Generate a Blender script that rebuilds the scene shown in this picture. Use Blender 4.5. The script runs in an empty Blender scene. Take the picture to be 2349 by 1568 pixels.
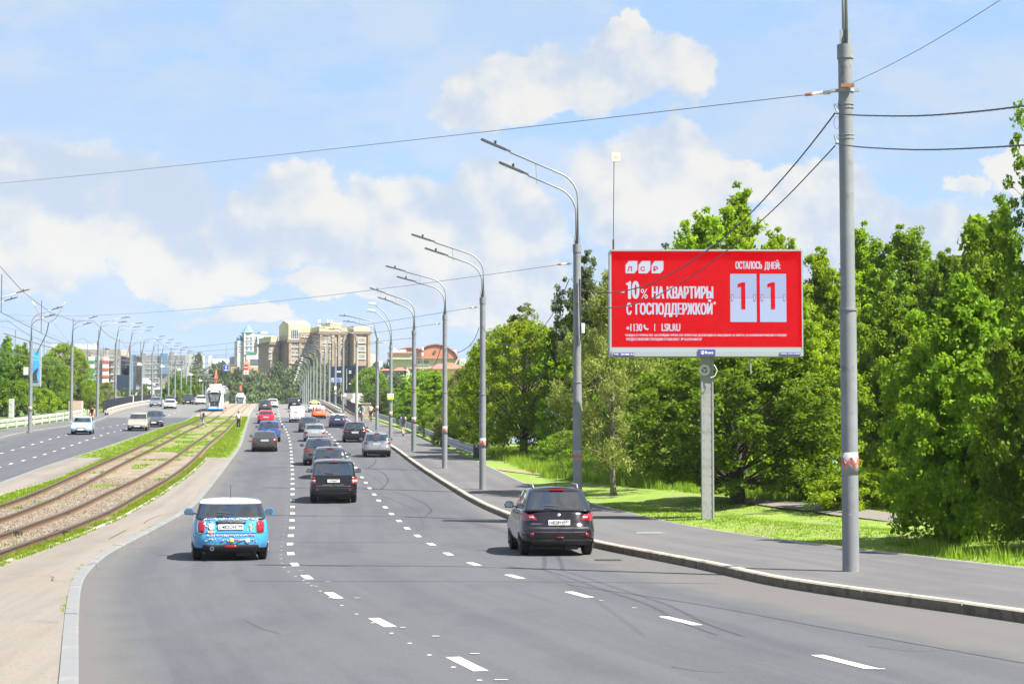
import bpy, math, random
import numpy as np
from mathutils import Vector, Matrix
R = random.Random(7)
NP = np.random.default_rng(11)
sc = bpy.context.scene
COL = sc.collection

# ---------------------------------------------------------------- camera, world, sun, exposure
CAM_H, FOC, CX, CY, HOR = 2.33, 4300.0, 1174.5, 784.0, 1050.0
PITCH = math.atan((HOR - CY) / FOC)
cam = bpy.data.cameras.new('camera'); cam_o = bpy.data.objects.new('camera', cam); COL.objects.link(cam_o)
cam.lens = 36.0 * FOC / 2349.0; cam.sensor_width = 36.0; cam.clip_start = 0.5; cam.clip_end = 9000
cam_o.location = (0, 0, CAM_H); cam_o.rotation_euler = (math.pi / 2 + PITCH, 0, 0)
sc.camera = cam_o
sc.view_settings.view_transform = 'Standard'; sc.view_settings.look = 'None'
sc.view_settings.exposure = 1.6; sc.view_settings.gamma = 1.0
sc.view_settings.use_curve_mapping = False
sc.cycles.use_denoising = True
sc.cycles.max_bounces = 6; sc.cycles.transparent_max_bounces = 12
sc.cycles.volume_bounces = 0
SUN = Vector((0.50, -0.27, 0.80)).normalized()
sl = bpy.data.lights.new('sun', 'SUN'); sl.energy = 5.0; sl.angle = math.radians(0.55); sl.color = (1.0, 0.955, 0.88)
so = bpy.data.objects.new('sun', sl); COL.objects.link(so)
so.rotation_euler = SUN.to_track_quat('Z', 'Y').to_euler(); so.location = (40, -20, 90)

CPI, SPI = math.cos(PITCH), math.sin(PITCH)
def ray(px, py):
    vx, vz = (px - CX) / FOC, -(py - CY) / FOC
    return Vector((vx, CPI - SPI * vz, SPI + CPI * vz))
def at(px, py, Y):
    r = ray(px, py); t = Y / r.y
    return Vector((r.x * t, Y, CAM_H + r.z * t))
_PT = [(-60, 0), (0, 0), (50, 0), (60, .08), (70, .26), (78, .5), (90, 1.02), (113, 2.05), (154, 3.75), (210, 6.3), (262, 8.8), (300, 10.5),
       (340, 12.05), (370, 12.9), (420, 13.9), (500, 14.3), (600, 14.4), (800, 13.6), (1100, 11), (1600, 6), (9000, 6)]
def zc(Y):
    if Y <= _PT[0][0]: return _PT[0][1]
    for i in range(len(_PT) - 1):
        if Y <= _PT[i + 1][0]:
            x0, y0 = _PT[i]; x1, y1 = _PT[i + 1]; h = x1 - x0; t = (Y - x0) / h
            def sl_(k):
                if k <= 0 or k >= len(_PT) - 1: return 0
                return (_PT[k + 1][1] - _PT[k - 1][1]) / (_PT[k + 1][0] - _PT[k - 1][0])
            m0, m1 = sl_(i) * h, sl_(i + 1) * h
            return (2*t**3 - 3*t*t + 1) * y0 + (t**3 - 2*t*t + t) * m0 + (-2*t**3 + 3*t*t) * y1 + (t**3 - t*t) * m1
    return _PT[-1][1]
def gnd(px, py, off=0.0):
    """point of the road surface (raised by off) seen at photo position px, py"""
    r = ray(px, py); lastY = 8.0; Y = 8.0
    while Y < 372:
        if CAM_H + r.z * (Y / r.y) <= zc(Y) + off: break
        lastY = Y; Y += 2.0
    if Y >= 372: Y = lastY = 360.0
    a, b = lastY, Y
    for _ in range(18):
        m = (a + b) / 2
        if CAM_H + r.z * (m / r.y) <= zc(m) + off: b = m
        else: a = m
    return Vector((r.x * b / r.y, b, zc(b) + off))
def scale_at(Y): return FOC / Y

# ---------------------------------------------------------------- node helpers
def nn(nt, t, **kw):
    n = nt.nodes.new(t)
    for k, v in kw.items(): setattr(n, k, v)
    return n
class NT:
    def __init__(s, nt): s.nt = nt; s.L = nt.links.new
    def put(s, sock, v):
        if isinstance(v, (int, float)): sock.default_value = v
        elif isinstance(v, (tuple, list, Vector)):
            v = tuple(v)
            if len(sock.default_value) == 4 and len(v) == 3: v = v + (1,)
            sock.default_value = v
        else: s.L(v, sock)
    def m(s, op, a, b=0.0, c=0.0, clamp=False):
        n = nn(s.nt, 'ShaderNodeMath', operation=op, use_clamp=clamp)
        s.put(n.inputs[0], a); s.put(n.inputs[1], b); s.put(n.inputs[2], c)
        return n.outputs[0]
    def ss(s, v, a, b, o0=0.0, o1=1.0):
        n = nn(s.nt, 'ShaderNodeMapRange', interpolation_type='SMOOTHSTEP')
        s.put(n.inputs[0], v)
        for i, q in enumerate((a, b, o0, o1)): n.inputs[i + 1].default_value = q
        return n.outputs[0]
    def noise(s, vec, scale, detail=3, rough=.5, dist=0.0, color=False):
        n = nn(s.nt, 'ShaderNodeTexNoise'); n.inputs['Scale'].default_value = scale; n.inputs['Detail'].default_value = detail
        n.inputs['Roughness'].default_value = rough; n.inputs['Distortion'].default_value = dist
        if vec is not None: s.L(vec, n.inputs['Vector'])
        return n.outputs['Color' if color else 'Fac']
    def mix(s, f, a, b):
        n = nn(s.nt, 'ShaderNodeMix', data_type='RGBA'); s.put(n.inputs[0], f); s.put(n.inputs[6], a); s.put(n.inputs[7], b)
        return n.outputs[2]
    def vmul(s, vec, k):
        n = nn(s.nt, 'ShaderNodeVectorMath', operation='MULTIPLY'); s.L(vec, n.inputs[0]); s.put(n.inputs[1], k); return n.outputs[0]
    def vadd(s, a, b):
        n = nn(s.nt, 'ShaderNodeVectorMath', operation='ADD'); s.put(n.inputs[0], a); s.put(n.inputs[1], b); return n.outputs[0]

# ---------------------------------------------------------------- sky
w = bpy.data.worlds.new('World'); sc.world = w; w.use_nodes = True
nt = w.node_tree; nt.nodes.clear(); N = NT(nt)
out = nn(nt, 'ShaderNodeOutputWorld')
sky = nn(nt, 'ShaderNodeTexSky'); sky.sky_type = 'NISHITA'; sky.sun_disc = False
sky.sun_elevation = math.asin(SUN.z); sky.sun_rotation = math.atan2(SUN.x, SUN.y)
sky.air_density = 1.0; sky.dust_density = 0.6; sky.ozone_density = 1.4
bg1 = nn(nt, 'ShaderNodeBackground'); N.L(sky.outputs[0], bg1.inputs[0]); bg1.inputs[1].default_value = 0.10
tc = nn(nt, 'ShaderNodeTexCoord'); D = tc.outputs['Generated']
warp = N.noise(N.vmul(D, (1, 1, 1.3)), 22, 6, .62, 0, True)
wv = nn(nt, 'ShaderNodeVectorMath', operation='SUBTRACT'); N.L(warp, wv.inputs[0]); wv.inputs[1].default_value = (.5, .5, .5)
DW = N.vadd(D, N.vmul(wv.outputs[0], (.045, .045, .045)))
sx = nn(nt, 'ShaderNodeSeparateXYZ'); N.L(DW, sx.inputs[0]); X_, Y_, Z_ = sx.outputs
def blob(px, py, ax, ay, kind=1.0):
    d = ray(px, py).normalized()
    a = N.m('MULTIPLY', N.m('SUBTRACT', X_, d.x), FOC / ax); b = N.m('MULTIPLY', N.m('SUBTRACT', Z_, d.z), FOC / ay)
    dist = N.m('SQRT', N.m('ADD', N.m('MULTIPLY', a, a), N.m('MULTIPLY', b, b)))
    return N.m('MULTIPLY', N.m('SUBTRACT', 1.0, dist), kind)
def union(bl):
    o = bl[0]
    for b in bl[1:]: o = N.m('MAXIMUM', o, b)
    return o
heap = union([blob(*q) for q in [
    (200, 470, 250, 150), (90, 500, 200, 150), (330, 470, 170, 110), (430, 560, 170, 70), (720, 500, 150, 105), (640, 540, 150, 70), (575, 460, 45, 25), (930, 510, 190, 95),
    (1130, 490, 150, 95), (1010, 560, 260, 70), (1120, 235, 140, 60), (1290, 190, 190, 75), (1440, 150, 120, 80), (1560, 165, 90, 70),
    (1450, 70, 50, 45), (1500, 430, 190, 130), (1550, 320, 75, 60), (1650, 420, 120, 60), (1880, 440, 150, 70), (2340, 370, 80, 50),
    (2000, 560, 260, 100), (2210, 420, 40, 25), (440, 640, 170, 50), (900, 650, 260, 42), (1180, 650, 130, 60), (60, 640, 80, 60), (1240, 710, 200, 40), (560, 730, 120, 22)]])
veil = union([blob(*q) for q in [(1100, 60, 420, 150), (660, 40, 200, 90), (1500, 620, 900, 160), (700, 640, 700, 100), (330, 90, 300, 60), (1900, 230, 420, 200),
                                 (330, 200, 420, 75), (600, 810, 260, 55)]])
edge_n = N.noise(D, 55, 8, .68)
soft_n = N.noise(D, 9, 5, .55)
streak = N.noise(N.vmul(D, (1, 1, 3.2)), 5.5, 6, .6, .4)
hf = N.m('ADD', heap, N.m('MULTIPLY', N.m('SUBTRACT', edge_n, .5), .6))
heap_m = N.ss(hf, -.19, .08)
away = N.ss(Z_, .27, .40)
behind = N.ss(Y_, .9, .7)
gen = N.noise(N.vmul(D, (1, 1, 1.8)), 3.2, 9, .6)
gen_m = N.m('MULTIPLY', N.ss(gen, .48, .60), N.m('MAXIMUM', away, behind))
layer = N.noise(N.vadd(N.vmul(D, (1, 1, 2.2)), (.21, .4, .13)), 11, 9, .62)
layer_m = N.m('MULTIPLY', N.ss(layer, .45, .60), .50)
veil_m = N.m('MULTIPLY', N.ss(N.m('ADD', veil, N.m('MULTIPLY', N.m('SUBTRACT', soft_n, .5), 1.4)), -.5, .7), .8)
base_v = N.m('ADD', N.m('MULTIPLY', N.ss(streak, .34, .62), .48), .30)
low_h = N.ss(N.m('ADD', Z_, N.m('MULTIPLY', N.m('SUBTRACT', soft_n, .5), .12)), .20, .03)
veil_all = N.m('MAXIMUM', N.m('MAXIMUM', veil_m, base_v), N.m('MULTIPLY', low_h, .80))
shade_n = N.noise(N.vadd(N.vmul(D, (1, 1, 1.5)), (.3, .1, .017)), 10, 5, .52)
fine_n = N.noise(D, 42, 6, .6)
e1 = N.noise(D, 13, 6, .52); e2 = N.noise(N.vadd(D, (.007, 0, .011)), 13, 6, .52)
relief = N.m('MULTIPLY', N.m('SUBTRACT', e1, e2), 2.9)
sh = N.ss(N.m('ADD', N.m('ADD', N.m('MULTIPLY', N.m('SUBTRACT', shade_n, .5), .8), N.m('MULTIPLY', N.m('SUBTRACT', fine_n, .5), .10)), relief), -.26, .22)
SKYK = .80
K = lambda c: tuple(q * SKYK for q in c)
c_cl = N.mix(sh, K((.238, .278, .338)), K((.368, .360, .338)))
c_veil = K((.222, .292, .385))
bgv = nn(nt, 'ShaderNodeBackground'); N.put(bgv.inputs[0], c_veil); bgv.inputs[1].default_value = .95
bgb = nn(nt, 'ShaderNodeBackground'); N.put(bgb.inputs[0], K((.108, .210, .405))); bgb.inputs[1].default_value = .95
bgc = nn(nt, 'ShaderNodeBackground'); N.L(c_cl, bgc.inputs[0]); bgc.inputs[1].default_value = 1.0
bgl = nn(nt, 'ShaderNodeBackground'); N.put(bgl.inputs[0], K((.272, .308, .352))); bgl.inputs[1].default_value = 1.0
def mixs(f, a, b):
    n = nn(nt, 'ShaderNodeMixShader'); N.put(n.inputs[0], f); N.L(a, n.inputs[1]); N.L(b, n.inputs[2]); return n.outputs[0]
s0 = mixs(.72, bg1.outputs[0], bgb.outputs[0])
s1 = mixs(veil_all, s0, bgv.outputs[0])
s15 = mixs(layer_m, s1, bgl.outputs[0])
s2 = mixs(N.m('MULTIPLY', N.m('MAXIMUM', heap_m, gen_m), .93), s15, bgc.outputs[0])
N.L(s2, out.inputs[0])

# ---------------------------------------------------------------- materials
MATS = {}
def mat(name, col, rough=.6, metal=0.0, noise=None, bump=None, coat=0.0, spec=.5, emit=None):
    """noise=(scale, colour2, lo, hi[, detail]) mixes a second colour; bump=(scale, strength[, detail])"""
    if name in MATS: return MATS[name]
    m = bpy.data.materials.new(name); m.use_nodes = True; t = m.node_tree; b = t.nodes['Principled BSDF']; n = NT(t)
    b.inputs['Roughness'].default_value = rough; b.inputs['Metallic'].default_value = metal
    b.inputs['Coat Weight'].default_value = coat if max(col[:3]) > .03 else coat * .45; b.inputs['Coat Roughness'].default_value = .04
    b.inputs['Specular IOR Level'].default_value = spec
    co = nn(t, 'ShaderNodeTexCoord').outputs['Object']
    c = col
    if noise:
        ns = noise if isinstance(noise, list) else [noise]
        for q in ns:
            f = n.ss(n.noise(co, q[0], q[4] if len(q) > 4 else 4, .6), q[2], q[3]); c = n.mix(f, c, q[1])
    n.put(b.inputs['Base Color'], c)
    if bump:
        bn = nn(t, 'ShaderNodeBump'); bn.inputs['Strength'].default_value = bump[1]; bn.inputs['Distance'].default_value = .02
        n.L(n.noise(co, bump[0], 4, .6), bn.inputs['Height']); n.L(bn.outputs[0], b.inputs['Normal'])
    if emit: n.put(b.inputs['Emission Color'], emit[0]); b.inputs['Emission Strength'].default_value = emit[1]
    MATS[name] = m
    return m
def paint(name, col, rough=.28, metal=.0): return mat('paint_' + name, col, rough, metal, None, None, 1.0)

def leaf_mat(name, c1, c2, trans=.35, c3=None):
    m = bpy.data.materials.new(name); m.use_nodes = True; t = m.node_tree; t.nodes.clear(); n = NT(t)
    o = nn(t, 'ShaderNodeOutputMaterial'); g = nn(t, 'ShaderNodeNewGeometry')
    ob = nn(t, 'ShaderNodeTexCoord').outputs['Object']
    f = n.noise(ob, .55, 3, .6)
    fr = n.m('ADD', n.m('MULTIPLY', g.outputs['Random Per Island'], .6), n.m('MULTIPLY', n.ss(f, .35, .65), .5), clamp=True)
    c = n.mix(fr, c1, c2)
    oi = nn(t, 'ShaderNodeObjectInfo')
    hs = nn(t, 'ShaderNodeHueSaturation'); n.L(c, hs.inputs['Color'])
    n.L(n.m('ADD', n.m('MULTIPLY', oi.outputs['Random'], .03), .485), hs.inputs['Hue'])
    n.L(n.m('ADD', n.m('MULTIPLY', oi.outputs['Random'], .35), .85), hs.inputs['Value'])
    c = hs.outputs[0]
    d = nn(t, 'ShaderNodeBsdfPrincipled'); n.L(c, d.inputs['Base Color']); d.inputs['Roughness'].default_value = .55
    d.inputs['Specular IOR Level'].default_value = .22
    tr = nn(t, 'ShaderNodeBsdfTranslucent'); c4 = n.mix(.5, c, c3 or (c2[0]*1.5, c2[1]*1.5, c2[2]*.6)); n.L(c4, tr.inputs['Color'])
    mx = nn(t, 'ShaderNodeMixShader'); mx.inputs[0].default_value = trans; n.L(d.outputs[0], mx.inputs[1]); n.L(tr.outputs[0], mx.inputs[2])
    n.L(mx.outputs[0], o.inputs[0]); MATS[name] = m
    return m
LM = {
 'maple': leaf_mat('leaf_maple', (.064, .130, .006), (.215, .335, .014), .46),
 'bright': leaf_mat('leaf_bright', (.095, .180, .006), (.275, .375, .014), .50),
 'dark': leaf_mat('leaf_dark', (.042, .092, .006), (.150, .245, .012), .42),
 'pale': leaf_mat('leaf_pale', (.090, .125, .024), (.225, .265, .066), .42),
 'grey': leaf_mat('leaf_greygreen', (.050, .085, .028), (.140, .185, .068), .38),
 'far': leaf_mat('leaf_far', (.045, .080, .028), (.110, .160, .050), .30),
 'straw': leaf_mat('leaf_palegreen', (.120, .155, .030), (.300, .340, .085), .45),
 'grass': leaf_mat('leaf_grass', (.115, .195, .014), (.250, .345, .030), .42),
}
M_bark = mat('bark', (.040, .030, .021), .9, 0, (9, (.085, .068, .05), .45, .65), (14, .6))
M_barkpale = mat('bark_pale', (.20, .18, .14), .9, 0, (6, (.10, .085, .065), .45, .7), (14, .5))

# ---------------------------------------------------------------- object helpers
def tag(o, label=None, cat=None, group=None, kind=None):
    if label: o['label'] = label
    if cat: o['category'] = cat
    if group: o['group'] = group
    if kind: o['kind'] = kind
    return o
def empty(name, loc=(0, 0, 0), rz=0.0, parent=None):
    o = bpy.data.objects.new(name, None); COL.objects.link(o); o.location = loc; o.rotation_euler = (0, 0, rz)
    o.empty_display_size = .3
    if parent: o.parent = parent
    return o
def copy_tree(o, parent=None):
    c = o.copy(); COL.objects.link(c)
    if parent: c.parent = parent
    for ch in o.children: copy_tree(ch, c)
    return c
class MB:
    def __init__(s): s.v = []; s.f = []; s.mi = []; s.cur = 0
    def face(s, pts):
        i = len(s.v); s.v += [tuple(p) for p in pts]; s.f.append(tuple(range(i, i + len(pts)))); s.mi.append(s.cur)
    def box(s, c, d, rz=0.0, taper=1.0):
        cx, cy, cz = c; dx, dy, dz = d[0] / 2, d[1] / 2, d[2] / 2; i = len(s.v); ca, sa = math.cos(rz), math.sin(rz)
        for z, k in ((-dz, 1), (dz, taper)):
            for x, y in ((-dx, -dy), (dx, -dy), (dx, dy), (-dx, dy)):
                x *= k; y *= k
                s.v.append((cx + x * ca - y * sa, cy + x * sa + y * ca, cz + z))
        for q in ((0, 3, 2, 1), (4, 5, 6, 7), (0, 1, 5, 4), (1, 2, 6, 5), (2, 3, 7, 6), (3, 0, 4, 7)):
            s.f.append(tuple(i + k for k in q)); s.mi.append(s.cur)
        return s
    def tube(s, pts, rad, n=8, caps=True):
        """tube through pts; rad a number or one per point"""
        pts = [Vector(p) for p in pts]; K = len(pts)
        rad = [rad] * K if isinstance(rad, (int, float)) else rad
        i0 = len(s.v); up = None
        for k, p in enumerate(pts):
            t = (pts[min(k + 1, K - 1)] - pts[max(k - 1, 0)]).normalized()
            if up is None:
                up = Vector((0, 0, 1)) if abs(t.z) < .9 else Vector((1, 0, 0))
            a = t.cross(up)
            if a.length < 1e-5: a = t.cross(Vector((0, 1, 0)))
            a.normalize(); b = a.cross(t).normalized(); up = b
            for j in range(n):
                q = 2 * math.pi * j / n; s.v.append(tuple(p + (a * math.cos(q) + b * math.sin(q)) * rad[k]))
        for k in range(K - 1):
            for j in range(n):
                a0 = i0 + k * n + j; a1 = i0 + k * n + (j + 1) % n
                s.f.append((a0, a1, a1 + n, a0 + n)); s.mi.append(s.cur)
        if caps:
            s.f.append(tuple(i0 + j for j in reversed(range(n)))); s.mi.append(s.cur)
            s.f.append(tuple(i0 + (K - 1) * n + j for j in range(n))); s.mi.append(s.cur)
        return s
    def lathe(s, prof, c=(0, 0, 0), n=16, axis='z'):
        i0 = len(s.v)
        for r, h in prof:
            for j in range(n):
                q = 2 * math.pi * j / n; x, y = r * math.cos(q), r * math.sin(q)
                p = (x, y, h) if axis == 'z' else ((h, x, y) if axis == 'x' else (x, h, y))
                s.v.append((p[0] + c[0], p[1] + c[1], p[2] + c[2]))
        for k in range(len(prof) - 1):
            for j in range(n):
                a0 = i0 + k * n + j; a1 = i0 + k * n + (j + 1) % n
                s.f.append((a0, a1, a1 + n, a0 + n)); s.mi.append(s.cur)
        s.f.append(tuple(i0 + j for j in reversed(range(n)))); s.mi.append(s.cur)
        s.f.append(tuple(i0 + (len(prof) - 1) * n + j for j in range(n))); s.mi.append(s.cur)
        return s
    def prism(s, poly, h, tf):
        """polygon poly [(u,v)] extruded by h; tf(u,v,w) -> point"""
        i0 = len(s.v); n = len(poly)
        for wv_ in (0, h):
            for u, v in poly: s.v.append(tuple(tf(u, v, wv_)))
        s.f.append(tuple(i0 + k for k in reversed(range(n)))); s.mi.append(s.cur)
        s.f.append(tuple(i0 + n + k for k in range(n))); s.mi.append(s.cur)
        for k in range(n):
            k2 = (k + 1) % n
            s.f.append((i0 + k, i0 + k2, i0 + n + k2, i0 + n + k)); s.mi.append(s.cur)
        return s
    def build(s, name, m, parent=None, smooth=False, fix=True):
        me = bpy.data.meshes.new(name); me.from_pydata(s.v, [], s.f)
        ms = m if isinstance(m, (list, tuple)) else [m]
        for q in ms: me.materials.append(q)
        if len(ms) > 1: me.polygons.foreach_set('material_index', s.mi)
        if smooth:
            me.polygons.foreach_set('use_smooth', [True] * len(me.polygons))
            if smooth != 'all': me.set_sharp_from_angle(angle=math.radians(38 if smooth is True else smooth))
        me.update()
        o = bpy.data.objects.new(name, me); COL.objects.link(o)
        if parent: o.parent = parent
        return o
def link_mesh(name, me, parent=None, loc=(0, 0, 0), rot=(0, 0, 0), scale=(1, 1, 1)):
    o = bpy.data.objects.new(name, me); COL.objects.link(o); o.location = loc; o.rotation_euler = rot; o.scale = scale
    if parent: o.parent = parent
    return o
def np_mesh(name, V, F, m, smooth=False):
    me = bpy.data.meshes.new(name); nf, k = F.shape
    me.vertices.add(len(V)); me.vertices.foreach_set('co', V.astype(np.float32).ravel())
    me.loops.add(nf * k); me.loops.foreach_set('vertex_index', F.astype(np.int32).ravel())
    me.polygons.add(nf); me.polygons.foreach_set('loop_start', np.arange(nf, dtype=np.int32) * k)
    if smooth: me.polygons.foreach_set('use_smooth', [True] * nf)
    me.materials.append(m); me.update(calc_edges=True); return me
def text(body, name, m, parent, M, x0, x1, y0, y1, bold=0.0, kind=None, thick=0.0, fat=0.0):
    """lettering fitted to the box x0..x1, y0..y1 in the plane of matrix M"""
    c = bpy.data.curves.new('t', 'FONT'); c.body = body; c.offset = bold; c.resolution_u = 3; c.extrude = thick
    o = bpy.data.objects.new('t', c); COL.objects.link(o); bpy.context.view_layer.update()
    me = bpy.data.meshes.new_from_object(o.evaluated_get(bpy.context.evaluated_depsgraph_get()))
    bpy.data.objects.remove(o); bpy.data.curves.remove(c)
    co = np.empty(len(me.vertices) * 3, np.float32); me.vertices.foreach_get('co', co); co = co.reshape(-1, 3)
    lo, hi = co.min(0), co.max(0)
    co[:, 0] = x0 + (co[:, 0] - lo[0]) / max(hi[0] - lo[0], 1e-6) * (x1 - x0)
    co[:, 1] = y0 + (co[:, 1] - lo[1]) / max(hi[1] - lo[1], 1e-6) * (y1 - y0)
    if fat:                     # heavier upright strokes: the same outlines again, stepped sideways and 1 mm apart
        nf = len(me.polygons); F_ = [tuple(p.vertices) for p in me.polygons]; nv = len(co); C_ = []; FF = []
        for q, dx in enumerate((-fat, 0.0, fat)):
            c2 = co.copy(); c2[:, 0] += dx; c2[:, 2] += .001 * q; C_.append(c2); FF += [tuple(v + q * nv for v in f) for f in F_]
        me = bpy.data.meshes.new(name); co = np.concatenate(C_); me.from_pydata(co.tolist(), [], FF)
    me.vertices.foreach_set('co', co.ravel()); me.transform(M); me.materials.clear(); me.materials.append(m); me.name = name; me.update()
    o = bpy.data.objects.new(name, me); COL.objects.link(o)
    if parent: o.parent = parent
    return o

# ---------------------------------------------------------------- plan of the roads: x of each edge as a function of Y
def edge(pts, off=0.0, vx=640.0):
    P = sorted(((p.y, p.x) for p in (gnd(a, b, off) for a, b in pts)))
    Q = [P[0]]
    for q in P[1:]:
        if q[0] - Q[-1][0] > 1.5: Q.append(q)
    ys = [q[0] for q in Q]; xs = [q[1] for q in Q]
    def f(Y):
        if Y <= ys[0]: return xs[0] + (xs[1] - xs[0]) / (ys[1] - ys[0]) * (Y - ys[0])
        if Y >= ys[-1]: return xs[-1] + (vx - CX) / FOC * (Y - ys[-1])
        for i in range(len(ys) - 1):
            if Y <= ys[i + 1]:
                t = (Y - ys[i]) / (ys[i + 1] - ys[i]); h = ys[i + 1] - ys[i]
                def m(k):
                    if k == 0: return (xs[1] - xs[0]) / (ys[1] - ys[0])
                    if k == len(ys) - 1: return (xs[-1] - xs[-2]) / (ys[-1] - ys[-2])
                    return (xs[k + 1] - xs[k - 1]) / (ys[k + 1] - ys[k - 1])
                m0, m1 = m(i) * h, m(i + 1) * h
                return (2*t**3-3*t*t+1)*xs[i] + (t**3-2*t*t+t)*m0 + (-2*t**3+3*t*t)*xs[i+1] + (t**3-t*t)*m1
    f.y0, f.y1 = ys[0], ys[-1]
    return f
KR = edge([(2349, 1428), (2200, 1406), (2017, 1380.5), (1783, 1344), (1600, 1303), (1367, 1256), (1165, 1189), (1034.6, 1122), (955, 1070), (899, 1028), (841, 988), (800, 968), (762, 949)], 0, 612)
SR = edge([(2349, 1302), (2100, 1275), (1934, 1255), (1745, 1232), (1589, 1208), (1471, 1183), (1349, 1152), (1224, 1116), (1137, 1077), (1088, 1054), (1027, 1032), (955, 1000), (901, 980), (850, 962), (811, 952)], .15, 625)
KL = edge([(180, 1568), (181, 1426), (190, 1351), (215, 1313), (252, 1281), (315, 1245), (383, 1207), (437, 1174), (480, 1127), (511, 1087), (553, 1027), (562, 997), (573, 960), (580, 944)], 0, 650)
MR = edge([(0, 1293), (85.5, 1262), (166, 1233.6), (223, 1210), (275, 1187), (337, 1153), (389, 1119.6), (440.6, 1083), (484.7, 1040.5)], .15)
ML = edge([(0, 1112), (92, 1078), (200, 1042), (293, 1010), (373, 982), (424, 967), (450, 951)], 0, 640)
MLi = edge([(0, 1133), (114, 1101), (197, 1067), (249, 1046)], .15)
LK = edge([(0, 1007.6), (65, 992), (160, 978), (219, 967.6), (267, 948), (300, 938)], 0, 640)
SL = edge([(0, 985), (160, 963), (215, 951)], .15, 640)
R_ = [edge([(a * .2592, 904.5 + b * .2591) for a, b in q], .24, 640) for q in [
    [(0, 980), (400, 830), (800, 650), (1100, 520), (1400, 380), (1600, 285), (1760, 225)],
    [(0, 1100), (350, 970), (700, 810), (1000, 650), (1300, 500), (1500, 400), (1700, 300), (1880, 225)],
    [(0, 1245), (300, 1140), (600, 1030), (900, 890), (1200, 750), (1500, 580), (1700, 440), (1900, 300), (2020, 215)],
    [(0, 1395), (300, 1290), (540, 1205), (900, 1060), (1200, 900), (1500, 730), (1700, 580), (1850, 430), (2000, 310)]]]
YS = [4 + i * 1.0 for i in range(96)] + [100 + i * 3.0 for i in range(70)] + [310 + i * 6 for i in range(40)] + [560 + 30 * i for i in range(15)] + [1010, 1200, 1600]
def strip(name, fa, fb, za, zb, m, nx=1, ya=4, yb=1600, uv=True, kind='structure', ys=None, parent=None):
    yy = [y for y in (ys or YS) if ya < y < yb]; yy = [ya] + yy + [yb]
    V = []; F = []; U = []
    for y in yy:
        xa, xb = fa(y), fb(y)
        for j in range(nx + 1):
            t = j / nx; V.append((xa + (xb - xa) * t, y, zc(y) + za + (zb - za) * t)); U.append(((xb - xa) * t, y))
    n = nx + 1
    for i in range(len(yy) - 1):
        for j in range(nx): F.append((i*n+j, i*n+j+1, (i+1)*n+j+1, (i+1)*n+j))
    me = bpy.data.meshes.new(name); me.from_pydata(V, [], F); me.materials.append(m)
    l = me.uv_layers.new(name='UVMap'); l.data.foreach_set('uv', [c for lp in me.loops for c in U[lp.vertex_index]])
    me.polygons.foreach_set('use_smooth', [True] * len(me.polygons)); me.update()
    o = bpy.data.objects.new(name, me); COL.objects.link(o)
    if parent: o.parent = parent
    if kind: o['kind'] = kind
    return o

# ---------------------------------------------------------------- road materials
def road_mat(name, c1, c2, dust, width, fine=38, streak=.5, far=None):
    m = bpy.data.materials.new(name); m.use_nodes = True; t = m.node_tree; b = t.nodes['Principled BSDF']; n = NT(t)
    uv = nn(t, 'ShaderNodeUVMap').outputs[0]; s = nn(t, 'ShaderNodeSeparateXYZ'); n.L(uv, s.inputs[0]); u, v = s.outputs[0], s.outputs[1]
    ob = nn(t, 'ShaderNodeTexCoord').outputs['Object']
    wear = n.noise(n.vmul(uv, (1.3, .035, 1)), 1.0, 4, .6)           # long streaks along the lanes
    c = n.mix(n.ss(wear, .38, .60), c1, c2)
    patch = n.noise(ob, .16, 4, .55); c = n.mix(n.m('MULTIPLY', n.ss(patch, .42, .62), .45), c, (c1[0]*1.25, c1[1]*1.2, c1[2]*1.15))
    gr = n.noise(ob, fine, 2, .7); c = n.mix(n.m('MULTIPLY', n.ss(gr, .50, .72), .45), c, (c2[0]*1.6, c2[1]*1.6, c2[2]*1.6)); gr2 = n.noise(ob, fine * .55, 3, .8); c = n.mix(n.m('MULTIPLY', n.ss(gr2, .52, .70), .55), c, (c1[0]*.55, c1[1]*.55, c1[2]*.55))
    br = n.noise(n.vmul(ob, (1, .3, 1)), .45, 5, .65); c = n.mix(n.m('MULTIPLY', n.ss(br, .48, .66), .35), c, (c1[0]*.72, c1[1]*.73, c1[2]*.76))
    sp = n.noise(ob, 9, 5, .7); c = n.mix(n.m('MULTIPLY', n.ss(sp, .66, .75), .5), c, (.19, .18, .165))
    if dust:
        e = n.m('ADD', n.m('MINIMUM', u, n.m('SUBTRACT', width, u)), n.m('MULTIPLY', n.m('SUBTRACT', n.noise(ob, .8, 4), .5), 1.1))
        c = n.mix(n.m('MULTIPLY', n.ss(e, 1.0, .05), .55), c, dust)
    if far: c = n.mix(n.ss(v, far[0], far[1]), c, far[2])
    n.put(b.inputs['Base Color'], c); b.inputs['Roughness'].default_value = .82; b.inputs['Specular IOR Level'].default_value = .3
    bn = nn(t, 'ShaderNodeBump'); bn.inputs['Strength'].default_value = .6; bn.inputs['Distance'].default_value = .012
    n.L(n.noise(ob, 45, 3, .7), bn.inputs['Height']); n.L(bn.outputs[0], b.inputs['Normal'])
    return m
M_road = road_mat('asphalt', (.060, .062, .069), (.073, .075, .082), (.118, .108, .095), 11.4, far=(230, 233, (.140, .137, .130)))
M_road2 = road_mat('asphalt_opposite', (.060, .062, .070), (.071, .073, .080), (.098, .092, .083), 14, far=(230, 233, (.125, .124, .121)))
M_walk = road_mat('asphalt_pavement', (.086, .083, .086), (.104, .100, .102), None, 5, 40)
M_path = road_mat('reddish_pavement', (.146, .128, .108), (.176, .156, .134), None, 3, 30)
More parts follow.
